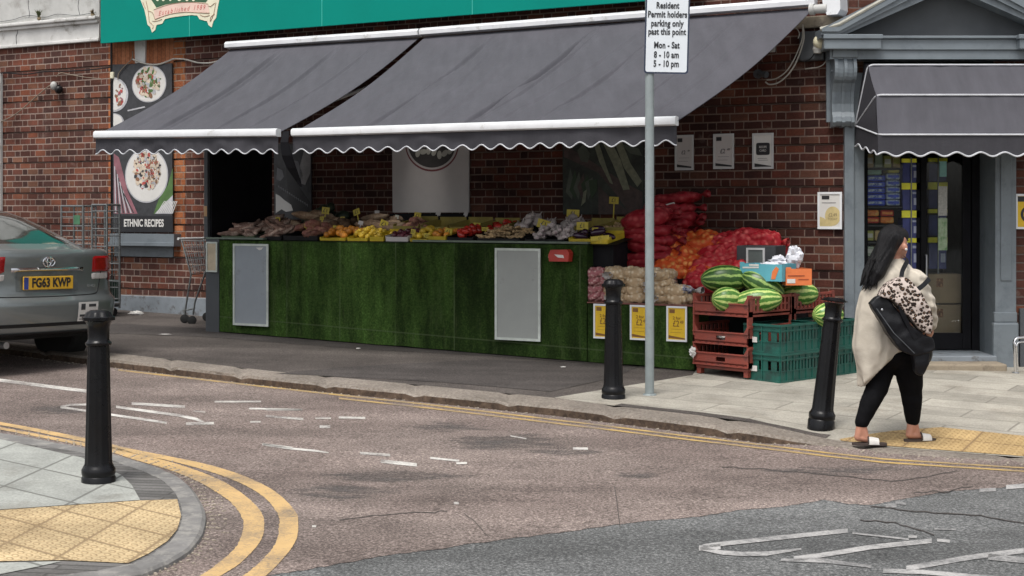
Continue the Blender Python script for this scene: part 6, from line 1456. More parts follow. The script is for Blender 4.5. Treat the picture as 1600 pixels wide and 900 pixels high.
# ------------------------------------------------------------------ crates
Sx = Vector((.692, -.722, 0)); Ly = Vector((.722, .692, 0)); CRA = math.atan2(Sx.y, Sx.x)
m_rc = mk('brick red crate plastic', (.25, .052, .035), .5, var=.25, vs=5, bump=.15, col2=(.16, .045, .035), c2scale=5); m_gc = mk('dark green crate plastic', (.010, .088, .068), .42, var=.2, vs=4, bump=.15, col2=(.015, .05, .042), c2scale=6)
def bread_tray(ph=.275):
    W, D = .65, .66; mb = MB(); mb.box(0, W, 0, D, .02, .035)
    for k in range(9): mb.box(W*k/9+.005, W*k/9+.02, 0, D, .0, .02)
    for y0, y1 in ((0, .016), (D-.016, D)):      # low ends with a hand hole
        mb.box(0, .27, y0, y1, .0, .115); mb.box(.38, W, y0, y1, 0, .115); mb.box(.27, .38, y0, y1, 0, .045); mb.box(.27, .38, y0, y1, .085, .115); mb.box(0, W, y0-.012, y1+.004, .108, .122, bev=.003); mb.box(0, W, y0-.010, y1, .0, .012)
        for xx in (0, W): mb.prism([(xx-.016 if xx else 0, 0), (xx+.0 if xx else .016, 0), (xx if xx else .016, ph), (xx-.016 if xx else 0, ph)], y0-.004, y1+.05)
        mb.prism([(0, .115), (.06, .115), (.018, .18), (0, .18)], y0, y1-.003); mb.prism([(W, .115), (W-.06, .115), (W-.018, .18), (W, .18)], y0, y1-.003)
    for x0, x1 in ((0, .014), (W-.014, W)):      # tall slatted sides
        mb.box(x0, x1, .016, D-.016, .0, .05); mb.box(x0-.004, x1+.004, .0, D, .165, .19, bev=.003)
        n = 11
        for k in range(n): y = .03+(D-.06)*k/(n-1); mb.box(x0+.002, x1-.002, y-.015, y+.015, .05, .165)
        mb.box(x0+.003, x1-.003, .016, D-.016, .10, .115)
    return mb
btm = bread_tray().mesh('tray_body', m_rc); btt = bread_tray(.20).mesh('tray_body', m_rc)
P0 = G(1083, 583); z00 = P0.z
def btray(label, loc, z): T = thing('bread_crate', label, 'crate', (loc.x, loc.y, z), CRA); o = bpy.data.objects.new('tray_body', btt if 'top' in label else btm); C.objects.link(o); o.parent = T; return T
def lip(T):
    mb = MB(); mb.box(.28, .37, -.005, .0, .05, .08); 
    return T
zt3 = [.09, .29, .56]
for k, z in enumerate(zt3): btray(['bottom red crate of the near stack beside the low turf counter', 'middle red crate of the near stack, with white paper inside', 'top red crate of the near stack, loaded with watermelons'][k], P0, z00+z)
P1_ = P0+Ly*.675
for k, z in enumerate(zt3): btray(['bottom red crate of the far stack behind the green crates', 'middle red crate of the far stack behind the green crates', 'top red crate of the far stack under the blue and orange cartons'][k], P1_, z00+z)
T = thing('dolly', 'red wheeled dolly under the near stack of red crates', 'dolly', (P0.x, P0.y, z00), CRA)
mb = MB(); mb.box(.02, .63, .02, .64, .055, .085, bev=.006); obj('platform', mb, m_rc, T)
for a in (.05, .60):
    for b in (.05, .60): mb = MB(); mb.box(a-.025, a+.025, b-.03, b+.03, .0, .055, bev=.006); obj('foot', mb, m_rc, T)
crp = crumple(.2, .06, .12, 8, M['paper']); o = bpy.data.objects.new('crumpled_paper', crp); C.objects.link(o); o.location = P0+Sx*.3+Ly*.12+Vector((0, 0, .33)); tag(o, 'white crumpled paper inside the middle red crate', 'paper')
def green_crate():
    L, W, H = .40, .60, .262; mb = MB(); t_ = .012; mb.box(0, L, 0, W, .0, .012)
    def side(n, M_, sl, hand):
        mb.box(.0, n, 0, t_, .012, .10, M=M_); mb.box(0, n, 0, t_, .19, H, M=M_); mb.box(-.006, n+.006, -.012, t_, H-.022, H, M=M_, bev=.003); mb.box(-.003, n+.003, -.008, t_, H-.062, H-.05, M=M_)
        mb.box(-.003, n+.003, -.008, 0, .0, .016, M=M_); mb.box(0, n, -.006, 0, .098, .108, M=M_)
        k = sl; x = .0
        for i in range(k): a = n*(i+.5)/k; mb.box(a-n/k*.5, a-n/k*.5+n/k*.62, 0, t_-.002, .10, .19, M=M_)
        for i in range(0, k+1, 2): a = n*i/k; mb.box(max(0, a-.006), min(n, a+.006), -.009, 0, .016, H-.022, M=M_)
        for i in range(3): mb.box(n*(.25+.2*i), n*(.25+.2*i)+.02, -.007, 0, .195, H-.062, M=M_)
    I = Matrix.Identity(4)
    side(L, I, 4, 1); side(L, Matrix.Translation((L, W, 0))@Matrix.Rotation(pi, 4, 'Z'), 4, 1)
    side(W, Matrix.Translation((L, 0, 0))@Matrix.Rotation(pi/2, 4, 'Z'), 12, 0); side(W, Matrix.Translation((0, W, 0))@Matrix.Rotation(-pi/2, 4, 'Z'), 12, 0)
    return mb
gcm = green_crate().mesh('crate_body', m_gc); lbm = MB().box(.05, .15, -.011, -.009, .09, .14).mesh('paper_label', M['paper'])
Pn = G(1219, 599); O1 = Pn-Sx*.40; z0g = Pn.z
def gcrate(label, loc, z, lab=True):
    T = thing('green_crate', label, 'crate', (loc.x, loc.y, z), CRA); o = bpy.data.objects.new('crate_body', gcm); C.objects.link(o); o.parent = T
    if lab: q = bpy.data.objects.new('paper_label', lbm); C.objects.link(q); q.parent = T
    return T
gcrate('bottom green crate of the near stack left of the leaning bollard', O1, z0g); t1 = gcrate('top green crate of the near stack left of the leaning bollard', O1, z0g+.264)
O2 = O1+Ly*.625
gcrate('bottom green crate of the far stack between the leaning bollard and the woman', O2, z0g, False); gcrate('top green crate of the far stack, holding a watermelon', O2, z0g+.264, False)
# watermelons
def melon_mat(name, seed, dk_, lt, lo_=.30):
    t = NT(name); x, y, z = t.sep(t.co); ang = t.math('ARCTAN2', z, y)
    w_ = t.math('MULTIPLY', t.math('SUBTRACT', t.noise(14, 5, .7, vec=t.map(t.co, loc=(seed, 0, 0))), .5), 2.6)
    s_ = t.math('SINE', t.math('ADD', t.math('MULTIPLY', ang, 11.), t.math('MULTIPLY', w_, 1.9)))
    c = t.mix(t.ramp(s_, [(lo_, 0.), (lo_+.32, 1.)]), dk_, lt); c = t.mix(1., c, t.ramp(t.noise(30, 5), [(.3, .75), (.7, 1.3)]), 'MULTIPLY'); return t.fin(c, .32, spec=.4)
mm = [melon_mat('dark striped watermelon rind', 1, (.03, .085, .016), (.25, .37, .10), .28), melon_mat('light striped watermelon rind', 5, (.07, .19, .03), (.44, .54, .17), .12)]
for (px, py, Y, L_, r_, ry, rz, mi, lab) in ((1133, 436, 14.05, .235, .135, 0, .1, 0, 'large dark watermelon lying at the top left of the melon pile'), (1192, 446, 13.95, .22, .125, .45, -.2, 0, 'dark watermelon sloping down at the top right of the melon pile'), (1136, 468, 13.75, .15, .118, .1, .3, 1, 'small pale yellow-green watermelon at the front of the red crate'),
        (1183, 470, 13.72, .235, .118, -.12, -.1, 1, 'long watermelon lying along the front of the red crate'), (1248, 459, 14.15, .20, .12, 0, .2, 1, 'pale watermelon alone in the far red crate below the orange carton'), (1294, 492, 13.75, .16, .115, .0, .4, 1, 'yellow-green watermelon in the green crate behind the leaning bollard')):
    mb = MB(); mb.ell((0, 0, 0), (L_, r_, r_), 32, 20, fn=lambda p: 1+.02*mnoise.noise(p*1.5))
    o = obj('watermelon', mb, mm[mi], None, smooth=True, auto=None); o.location = AT(px, py, Y); o.rotation_euler = (.4, ry, rz); tag(o, lab, 'watermelon')
# cartons, carrier bags, dark box
m_bl = mk('blue printed carton', (.10, .36, .44), .6, var=.1, vs=5, bump=.05); m_or = mk('orange printed carton', (.66, .17, .05), .6, var=.1, vs=5, bump=.05)
def carton(label, px, py, Y, W, D, H, mat, rot, prints):
    T = thing('fruit_carton', label, 'carton', AT(px, py, Y), rot); mb = MB(); t_ = .006
    mb.box(0, W, 0, D, 0, .01); mb.box(0, W, 0, t_, .01, H); mb.box(0, W, D-t_, D, .01, H); mb.box(0, t_, t_, D-t_, .01, H); mb.box(W-t_, W, t_, D-t_, .01, H); mb.box(.0, .05, -.002, .0, H-.03, H+.015); obj('carton_body', mb, mat, T)
    for nm, M_, fn in prints: mb = MB(); fn(mb); obj(nm, mb, M_, T)
    return T
zb1 = 447
carton('blue fruit carton with an orange emblem on the far red crates', 1156, 438, 14.0, .44, .30, .16, m_bl, math.atan2(-.60, .80), [('print', m_or, lambda m: m.prism([(.33, .02), (.37, .02), (.41, .12), (.38, .14), (.34, .09)], -.003, -.001)), ('white_print', M['paper'], lambda m: (m.prism([(.03, .115), (.20, .12), (.20, .135), (.03, .13)], -.003, -.001), m.box(.10, .2, -.003, -.001, .14, .158)))])
carton('orange fruit carton with a white label beside the blue carton', 1228, 446, 13.78, .25, .3, .155, m_or, .12, [('label', M['paper'], lambda m: m.box(.01, .09, -.003, -.001, .02, .06)), ('dark_print', mk('rust print', (.30, .06, .02), .6, bump=0), lambda m: (m.box(.02, .18, -.003, -.001, .085, .095), m.box(.12, .22, -.003, -.001, .05, .06)))])
carton('small blue carton wedged between the blue and the orange cartons', 1212, 446, 13.95, .12, .3, .17, m_bl, .1, [])
for (px, py, Y, w_, h_, sd_, lab) in ((1216, 418, 14.1, .16, .11, 4, 'small white carrier bag bunched on the blue carton'), (1241, 419, 14.1, .15, .21, 7, 'taller white carrier bag standing up from the orange carton'), (1203, 418, 14.05, .20, .05, 9, 'flat white bag edge spilling from the blue carton')):
    o = bpy.data.objects.new('carrier_bag', crumple(w_, h_, .12, sd_, mk('thin white carrier plastic', (.62, .63, .68), .4, bump=.3), .5)); C.objects.link(o); o.location = AT(px, py, Y); tag(o, lab, 'carrier bag')
yb_ = -.95; T = wthing('dark_display_box', 'dark grey box with a small silver frame on its front behind the cartons', 'box', WU(1181, yb_), yb_, WZ(1181, 425, yb_))
Wd = WU(1212, yb_)-WU(1151, yb_); Hd = WZ(1181, 384, yb_)-T.location.z; mb = MB(); mb.box(-Wd/2, Wd/2, 0, .3, 0, Hd, bev=.006); obj('box_body', mb, mk('charcoal box', (.035, .038, .042), .55), T)
mb = MB(); mb.frame_rect(-.095, .095, .03, Hd-.02, .02, -.014, -.001); obj('frame', mb, fr_m, T); mb = MB(); mb.box(-.075, .075, -.006, -.001, .05, Hd-.04); obj('sheet', mb, mk('grey green slate', (.09, .105, .10), .6), T)
# litter
for k, (px, py, w_, h_, lab) in enumerate(((213, 492, .16, .05, 'torn white paper against the grey plinth below the window apron'), (1090, 545, .06, .09, 'white scrap hanging on the red crate corner'), (258, 523, .12, .01, 'flattened pale litter on the asphalt footway'), (880, 574, .05, .01, 'tiny white litter at the foot of the turf counter'), (560, 545, .04, .01, 'small white litter at the foot of the long turf panel'))):
    o = bpy.data.objects.new('litter', crumple(w_, h_, .05, 20+k, M['paper'], .6)); C.objects.link(o)
    p = G(px, py) if k != 1 else P0+Sx*.02-Ly*.03+Vector((0, 0, .16)); o.location = p; tag(o, lab, 'litter')

# ------------------------------------------------------------------ goods behind the shop window (measured from the door plane)
def DP(px, py, y): return Vector((FX(px, YD+y), YD+y, FZ(py, YD+y)))
ys = .56
sh_ = thing('shop_shelving', 'tall shop shelving behind the window full of packets', 'shelving', DP(1353, 560, ys))
mb = MB(); w0 = FX(1440, YD+ys)-sh_.location.x
for py in (264, 323, 352, 378, 402, 430, 460, 490): z = FZ(py, YD+ys)-sh_.location.z; mb.box(-.03, w0*.66, -.04, .4, z-.012, z)
mb.box(-.03, w0, .41, .43, 0, 2.4); obj('shelves', mb, M['gdark'], sh_)
def pack(kind, label, group, px0, px1, py0, py1, y, mat, mat2=None, cat=None, bev=.015, dz=.2):
    a, b = DP(px0, py1, y), DP(px1, py0, y); W, H = b.x-a.x, b.z-a.z; T = thing(kind, label, cat or 'packet', a, 0, group)
    mb = MB(); mb.box(0, W, 0, dz, 0, H, bev=bev); obj('wrapper', mb, mat, T)
    if mat2: mb = MB(); mb.box(W*.12, W*.88, -.002, .0, H*.3, H*.72); obj('print', mb, mat2, T)
    return T
mB, mW = mk('blue foil packet', (.05, .10, .65), .3, var=.3, vs=20, bump=.4), mk('white and blue packet', (.62, .72, .9), .35, var=.3, vs=20, bump=.3, col2=(.06, .12, .5), c2scale=18, c2pos=.52)
for k in range(5):
    pack('blue_packet', 'blue shiny packet in the left hand column on the shop shelf', 'blue packets', 1353, 1384, 274+k*9.6, 283+k*9.6, ys, mB, mW); pack('white_packet', 'white and blue packet in the right hand column on the shop shelf', 'white packets', 1385, 1407, 271+k*10.2, 280.5+k*10.2, ys, mW, mB)
pack('green_packet', 'pale green packet on top of the blue packets', None, 1353, 1378, 264, 273, ys, mk('pale green packet', (.30, .5, .40), .4, bump=.2))
pack('yellow_packet', 'yellow topped packet on top of the white packets', None, 1387, 1406, 264, 270, ys, mk('yellow packet', (.6, .55, .12), .4))
mO, mR = mk('orange snack packet', (.75, .2, .03), .35, var=.3, vs=14, bump=.3, col2=(.7, .4, .1), c2scale=14), mk('red snack packet', (.45, .03, .02), .35, bump=.3)
for k in range(4): pack('snack_packet', 'orange and red snack packet below the blue packets', 'snack packets', 1353+(k % 2)*23, 1374+(k % 2)*23, 328+(k//2)*11, 338+(k//2)*11, ys, mO if k in (0, 3) else mR, mO)
mT = [mk('tan box', (.50, .36, .18), .6), mk('olive box', (.42, .42, .12), .6), mk('grey green box', (.36, .42, .34), .6)]
for r_, (y0, y1) in enumerate(((240, 262), (356, 376), (382, 400), (407, 428), (435, 458), (465, 488))):
    for k in range(4): pack('grocery_box', 'small grocery box in row %s of the shop shelves behind the window' % ['one', 'two', 'three', 'four', 'five', 'six'][r_], 'grocery boxes row '+['one', 'two', 'three', 'four', 'five', 'six'][r_], 1353+k*14, 1365+k*14, y0+rp.uniform(0, 5), y1, ys, mT[(k*2+r_) % 3], mT[(k+r_+1) % 3] if k % 2 else M['paper'], bev=.004)
mN, mY = mk('navy carton', (.035, .045, .18), .45), mk('yellow shelf strip', (.85, .78, .05), .45, bump=0)
def rack(label, px0, px1, rows, y):
    T = thing('bottle_rack', label, 'rack', DP(px0, 560, y)); W = FX(px1, YD+y)-T.location.x
    for (y0, y1, ys0, ys1) in rows:
        z = lambda p: FZ(p, YD+y)-T.location.z
        mb = MB(); mb.box(0, W, -.01, .02, z(ys1), z(ys0)); obj('price_strip', mb, mY, T)
        mb = MB(); mb.box(.01, W-.01, .0, .2, z(y1), z(y0)); q = obj('navy_pack', mb, mN, T); mb = MB(); mb.box(W*.66, W*.9, -.003, 0, z(y0+(y1-y0)*.75), z(y0+(y1-y0)*.4)); mb.box(W*.6, W*.95, -.003, 0, z(y0+(y1-y0)*.2), z(y0+(y1-y0)*.1)); obj('print', mb, mk('pale blue print', (.35, .38, .5), .5, bump=0), q)
    mb = MB(); mb.box(W*.48, W*.54, -.02, -.01, .3, z(246)); obj('upright', mb, M['galv'], T)
    return T
rack('navy and yellow rack just left of the dark door edge', 1409, 1437, ((255, 285, 248, 254), (297, 328, 286, 296), (341, 372, 329, 340), (380, 420, 372, 379), (430, 480, 421, 429)), ys-.05)
rack('navy and yellow rack seen through the glass of the black door', 1450, 1480, ((256, 283, 247, 253), (297, 325, 285, 296), (336, 368, 327, 333), (380, 420, 371, 379)), ys+.2)
for k, (y0, y1) in enumerate(((428, 474), (476, 520))):
    T = thing('cardboard_box', ['upper brown cardboard box behind the glass of the door', 'lower brown cardboard box behind the glass of the door'][k], 'cardboard box', DP(1450, y1, .72)); W = FX(1502, YD+.72)-T.location.x; H = FZ(y0, YD+.72)-T.location.z
    mb = MB(); mb.box(0, W, 0, .3, 0, H, bev=.006); obj('box_body', mb, mk('brown cardboard', (.34, .25, .16), .8, var=.1, bump=.1), T)
    mb = MB(); mb.box(W*.25, W*.45, -.002, 0, H*.55, H*.85); obj('picture_label', mb, mk('brown picture label', (.2, .09, .05), .6, var=.5, vs=30, bump=0, col2=(.5, .3, .15), c2scale=30), T)
for (px0, px1, py0, py1, mat_, lab) in ((1468, 1479, 252, 276, mk('aqua sticker', (.25, .5, .48), .5, bump=0), 'aqua sticker near the top of the glass door'), (1466, 1480, 291, 337, mk('white printed sticker', (.45, .45, .42), .5, var=.3, vs=60, bump=0), 'tall white printed sticker in the middle of the glass door'), (1466, 1480, 341, 391, mk('green white sticker', (.36, .46, .30), .5, var=.3, vs=40, bump=0, col2=(.12, .25, .1), c2scale=20), 'tall green and white sticker low on the glass door')):
    a = DP(px0, py1, dy-.014); b = DP(px1, py0, dy-.014); mb = MB(); mb.box(0, b.x-a.x, -.002, 0, 0, b.z-a.z); o = obj('door_sticker', mb, mat_); o.location = a; tag(o, lab, 'sticker')
# ------------------------------------------------------------------ the woman walking past
wb = G(1390, 684); wb.z = pv(wb.x, wb.y); SC = wb.y/F
W_T = thing('person', 'woman in cream cardigan and black leggings walking past the shop door with a bag', 'person', wb)
def wp(px, py, y=0.): return Vector(((px-1390)*SC*(1+y/wb.y), y, ((HY-py)*SC*(1+y/wb.y)+CH-wb.z)))
def remesh(name, mb, mats, parent, vox, smooth=6, fac=.6):
    o = obj(name, mb, mats, parent, True, None); m = o.modifiers.new('r', 'REMESH'); m.mode = 'VOXEL'; m.voxel_size = vox; m.use_smooth_shade = True
    if smooth: s_ = o.modifiers.new('s', 'SMOOTH'); s_.iterations = smooth; s_.factor = fac
    dg = bpy.context.evaluated_depsgraph_get(); me = bpy.data.meshes.new_from_object(o.evaluated_get(dg))
    o.modifiers.clear(); o.data = me
    for p in me.polygons: p.use_smooth = True
    return o
skin = mk('skin', (.42, .20, .135), .5, var=.15, vs=9, bump=.08, bs=150)
leg_m = mk('black leggings', (.005, .005, .006), .9, spec=.1, var=.3, vs=8, bump=.2, bs=40)
hair_m = NT('black straight hair'); hc = hair_m.noise(9, 5, .7, vec=hair_m.map(hair_m.co, rot=(0, R(-28), 0), scale=(14, 14, .8)))
hair_m.bump(hc, .9, .012); M['hair'] = hair_m.fin(hair_m.ramp(hc, [(.3, (.002, .002, .003)), (.75, (.010, .009, .010))]), .42, spec=.25)
kt = NT('cream cable knit'); x, y, z = kt.sep(kt.co)
kw = kt.math('SINE', kt.math('MULTIPLY', z, 300.)); kx = kt.math('SINE', kt.math('ADD', kt.math('MULTIPLY', kt.math('ADD', x, y), 95.), kt.math('MULTIPLY', kt.math('SINE', kt.math('MULTIPLY', z, 60.)), .5)))
kh = kt.math('ADD', kt.math('MULTIPLY', kx, .5), kt.math('MULTIPLY', kw, .0))
kc = kt.mix(kt.ramp(kt.noise(5, 4), [(.3, 0.), (.7, 1.)]), (.46, .41, .34), (.58, .53, .45)); kc = kt.mix(1., kc, kt.ramp(kh, [(.0, .90), (.6, 1.02)]), 'MULTIPLY')
kt.bump(kt.math('ADD', kh, kt.math('MULTIPLY', kt.noise(40, 3), .5)), .5, .008); M['knit'] = kt.fin(kc, .95, spec=.1)
lp_ = NT('leopard print cloth'); dv = lp_.voro(46, vec=lp_.map(lp_.co, scale=(1, 1, 1))); nz = lp_.noise(60, 3)
rg_ = lp_.math('ADD', dv, lp_.math('MULTIPLY', nz, .35)); lc = lp_.ramp(rg_, [(.30, (.24, .14, .09)), (.40, (.02, .014, .012)), (.66, (.025, .018, .015)), (.72, (.46, .38, .33)), (.88, (.54, .46, .42))])
lp_.bump(lp_.noise(18, 4), .5, .02); M['leopard'] = lp_.fin(lc, .8, spec=.15)
M['bag'] = mk('black bag leather', (.007, .007, .009), .45, spec=.3, var=.3, vs=10, bump=.35, bs=22, bd=.01)

# body: one continuous surface (head, torso, arms with hands, legs and feet)
mb = MB()
hd = wp(1399, 379, .02)
mb.ell(hd, (.085, .092, .108), 24, 16); fwd = Vector((.80, .55, -.12)).normalized()
mb.ell(hd+fwd*.035+Vector((0, 0, -.045)), (.066, .07, .065), 20, 12)                 # jaw and cheeks
mb.cap(hd+fwd*.085+Vector((0, 0, .012)), hd+fwd*.112+Vector((0, 0, -.022)), .010, .014, 8)   # nose
mb.ell(hd+fwd*.09+Vector((0, 0, -.05)), (.022, .022, .012), 10, 6)                # lips
mb.ell(hd+fwd*.088+Vector((0, 0, -.085)), (.024, .024, .02), 10, 6)
nk = wp(1397, 418, .02); mb.cap(hd+Vector((-.005, 0, -.07)), nk, .052, .062)
ear = wp(1411, 387, -.062); mb.ell(ear, (.018, .012, .030), 12, 8)
Ls, Rs = wp(1372, 432, .12), wp(1428, 440, -.09); ch_ = wp(1401, 448, .02); pv_ = wp(1396, 540, .03)
mb.cap(nk, ch_, .07, .13); mb.cap(Ls, Rs, .05, .05); mb.cap(ch_, pv_, .15, .16); mb.ell(pv_, (.17, .16, .13), 20, 12)
el, ha = wp(1442, 476, -.12), wp(1450, 510, -.06)
mb.cap(Rs, el, .050, .042); mb.cap(el, ha, .042, .030)
el2, ha2 = wp(1384, 482, .30), wp(1412, 470, .42); mb.cap(Ls, el2, .055, .043); mb.cap(el2, ha2, .04, .028)
def hand(c, d, side, k=1.):          # palm with four fingers and a thumb, lightly curled
    d = d.normalized(); u_ = side.normalized(); n_ = d.cross(u_).normalized(); pe = c+d*.05
    mb.cap(c, pe, .026, .024, 10); mb.cap(c+u_*.012, pe+u_*.016, .018, .017, 8); mb.cap(c-u_*.012, pe-u_*.016, .018, .017, 8)
    for i, L_ in enumerate((.062, .074, .070, .054)):
        b_ = pe+u_*(.027-.018*i); m1 = b_+d*L_*.45+n_*.008; m2 = m1+d*L_*.3+n_*.018; m3 = m2+d*L_*.12+n_*.022; mb.cap(b_, m1, .0092, .0088, 8); mb.cap(m1, m2, .0086, .008, 8); mb.cap(m2, m3, .008, .007, 8)
    t0 = c+u_*.022+d*.008; t1 = t0+u_*.026+d*.026+n_*.008; mb.cap(t0, t1, .0125, .011, 8); mb.cap(t1, t1+d*.026+n_*.012, .0105, .009, 8)
hand(ha, Vector((.05, .25, -1)), Vector((-.8, -.6, 0))); hand(ha2, Vector((.8, .3, .35)), Vector((0, .3, 1)))
hL, hR = wp(1383, 548, .06), wp(1416, 548, -.01)
kL, kR = wp(1372, 606, .03), wp(1427, 604, .07); aL, aR = wp(1345, 663, -.02), wp(1432, 657, .11)
mb.cap(hL, kL, .115, .072, 16); mb.cap(hR, kR, .118, .075, 16); mb.cap(kL, wp(1359, 630, .0), .068, .062, 14); mb.cap(wp(1359, 630, .0), aL, .062, .040, 14); mb.cap(kR, wp(1430, 627, .085), .070, .064, 14); mb.cap(wp(1430, 627, .085), aR, .064, .040, 14)
def foot(a, toe, heel):
    mb.cap(a, heel, .036, .030, 12); mb.cap(heel, toe, .030, .022, 12); mb.cap(a, heel.lerp(toe, .5)+Vector((0, 0, .012)), .034, .026, 12)
    d = (toe-heel).normalized(); s_ = d.cross(Vector((0, 0, 1))).normalized()
    for i in range(5): b_ = toe+s_*(.024-.012*i); mb.cap(b_, b_+d*(.03-.003*i), .010-.0008*i, .009-.0008*i, 8)
h1, t1_ = wp(1340, 677, -.02), wp(1362, 680, -.03); h2, t2_ = wp(1427, 668, .10), wp(1451, 668, .12)
h1.z, t1_.z = .062, .040; h2.z = pv(wb.x+h2.x, wb.y+h2.y)-wb.z+.050; t2_.z = h2.z-.015
foot(aL, t1_, h1); foot(aR, t2_, h2)
bo = remesh('body', mb, [skin], W_T, .0055, 5, .5)
# legs of the body are covered by the leggings, a thin skin of their own
mb = MB(); g_ = .010
mb.ell(pv_+Vector((0, 0, -.02)), (.178, .168, .15), 24, 14); mb.cap(hL, kL, .122, .082, 18); mb.cap(hR, kR, .125, .085, 18)
mb.cap(kL, wp(1359, 630, .0), .078, .070, 16); mb.cap(wp(1359, 630, .0), wp(1345.5, 660, -.018), .070, .050, 16); mb.cap(kR, wp(1430, 627, .085), .080, .072, 16); mb.cap(wp(1430, 627, .085), wp(1432, 655, .107), .072, .053, 16)
lo_ = remesh('leggings', mb, [leg_m], W_T, .010, 5, .6)
for q in lo_.data.vertices:
    f_ = mnoise.noise(Vector((q.co.x*7, q.co.y*7, q.co.z*26))); q.co += q.co.normalized()*0+Vector((f_*.004, f_*.004, 0))
# face details and ear
mb = MB(); sd2 = fwd.cross(Vector((0, 0, 1))).normalized()
for s_ in (-1, 1): mb.ell(hd+fwd*.088+sd2*.032*s_+Vector((0, 0, .005)), (.011, .011, .008), 10, 6)
obj('eyes', mb, M['paper'], W_T, smooth=True)
mb = MB()
for s_ in (-1, 1): mb.ell(hd+fwd*.097+sd2*.034*s_+Vector((0, 0, .005)), (.005, .005, .005), 8, 5); mb.tube([hd+fwd*.093+sd2*(.018*s_)+Vector((0, 0, .024)), hd+fwd*.085+sd2*(.05*s_)+Vector((0, 0, .026))], .004, 6)
obj('eyebrows', mb, M['hair'], W_T, smooth=True)
mb = MB(); mb.ell(ear+Vector((.004, -.012, -.012)), (.009, .007, .010), 10, 6); obj('earphone', mb, M['paper'], W_T, smooth=True)
# hair: crown and a long fall down the back to the left
mb = MB()
mb.ell(hd+Vector((-.022, -.006, .022)), (.094, .100, .110), 24, 16)
mb.ell(hd+Vector((.025, .02, .045)), (.080, .085, .070), 20, 12)
for (a, r0, b, r1) in (((1388, 372, -.03), .085, (1379, 398, -.05), .072), ((1379, 398, -.05), .072, (1366, 421, -.06), .058), ((1366, 421, -.06), .058, (1352, 441, -.05), .024), ((1384, 395, -.08), .045, (1368, 428, -.10), .040), ((1368, 428, -.10), .040, (1357, 446, -.10), .010), ((1378, 392, .03), .055, (1358, 425, .03), .040), ((1358, 425, .03), .040, (1346, 446, .02), .010), ((1366, 424, -.06), .03, (1361, 442, -.08), .008)):
    mb.cap(wp(*a), wp(*b), r0, r1, 12)
ho = remesh('hair', mb, [M['hair']], W_T, .007, 6, .6)
ax_ = (wp(1352, 445)-wp(1390, 375)).normalized()
for q in ho.data.vertices:
    k = max(0, min(1, (hd.z-.02-q.co.z)/.15)); pq = q.co-ax_*q.co.dot(ax_); f_ = mnoise.noise(Vector((pq.x*55, pq.y*55, q.co.dot(ax_)*2.5))); q.co += Vector((.0, -.007, 0))*f_*(.4+k)
mb = MB(); rh = random.Random(6)
for k in range(90):
    a = wp(1366+rh.uniform(-8, 10), 412+rh.uniform(-8, 10), -.05+rh.uniform(-.06, .09)); e = wp(1352+rh.uniform(-8, 13), 448+rh.uniform(-5, 8), -.06+rh.uniform(-.05, .08)); m_ = a.lerp(e, .5)+Vector((rh.uniform(-.012, .006), 0, 0))
    mb.tube([a, m_, e], [.006, .005, .0012], 5)
obj('hair_strands', mb, M['hair'], ho, smooth=True)
# cardigan: torso, sleeves, draped asymmetric hem
mb = MB()
def cy(k): return .02
prof_ = [ # py, left px, right px, depth radius, y centre
    (403, 1388, 1411, .055, .02), (408, 1383, 1416, .075, .02), (416, 1375, 1425, .10, .02), (426, 1366, 1434, .125, .02), (440, 1354, 1436, .135, .02), (460, 1345, 1432, .14, .02), (485, 1340, 1430, .15, .02), (510, 1337, 1430, .16, .02),
    (535, 1336, 1430, .165, .02), (545, 1336, 1428, .165, .02)]
n = 72; rings = []
for (py, l_, r_, dr, yc) in prof_:
    a, b = wp(l_, py), wp(r_, py); cx_, hw_ = (a.x+b.x)/2, (b.x-a.x)/2; ring = []
    for k in range(n):
        t_ = 2*pi*k/n; c, s_ = cos(t_), sin(t_); fo = max(0, (py-450)/70)
        rr = 1+fo*.045*sin(t_*8+py*.02+.4)+.012*mnoise.noise(Vector((c*3, s_*3, py*.05)))
        ring.append((cx_+hw_*rr*math.copysign(abs(c)**.9, c), yc+dr*rr*math.copysign(abs(s_)**.9, s_), a.z))
    rings.append(ring)
top = rings[-1]
for st in range(1, 9):
    f_ = st/8; ring = []
    for k in range(n):
        t_ = 2*pi*k/n; p = Vector(top[k]); wgt = (1-cos(t_))/2        # left side hangs lower
        fx_ = (p.x-wp(1337, 545).x)/(wp(1398, 545).x-wp(1337, 545).x); bz_ = wp(1390, 607).z+(wp(1390, 549).z-wp(1390, 607).z)*min(1, max(0, fx_))**.85; tz = top[0][2]
        rr = 1-.10*f_*wgt+f_*.10*sin(t_*8+1.5+f_)*(.3+wgt); cx_ = -.02-.03*f_*wgt
        ring.append((cx_+(p.x-cx_)*rr+.015*f_*wgt, .02+(p.y-.02)*(rr-.15*f_*wgt), tz+(bz_-tz)*f_))
    rings.append(ring)
inner = [[(cx_*.0+p[0]*.965-.001, .02+(p[1]-.02)*.955, p[2]+.0) for p in r_] for r_ in rings[::-1]][:10]
mb.ring_path(rings, cap=True)
mb.cap(Rs+Vector((.004, 0, .0)), el+Vector((.004, 0, 0)), .068, .055, 18); mb.cap(el+Vector((.004, 0, 0)), wp(1450, 501, -.07), .055, .050, 18); mb.cap(wp(1450, 501, -.07), wp(1450, 508, -.06), .052, .046, 18)
mb.cap(Ls, el2, .082, .066, 16); mb.cap(wp(1378, 432, .08), wp(1426, 438, -.08), .080, .082, 18); mb.cap(el2, ha2-Vector((.03, .01, 0)), .06, .045, 16)
cg = remesh('cardigan', mb, [M['knit']], W_T, .0085, 12, .6)
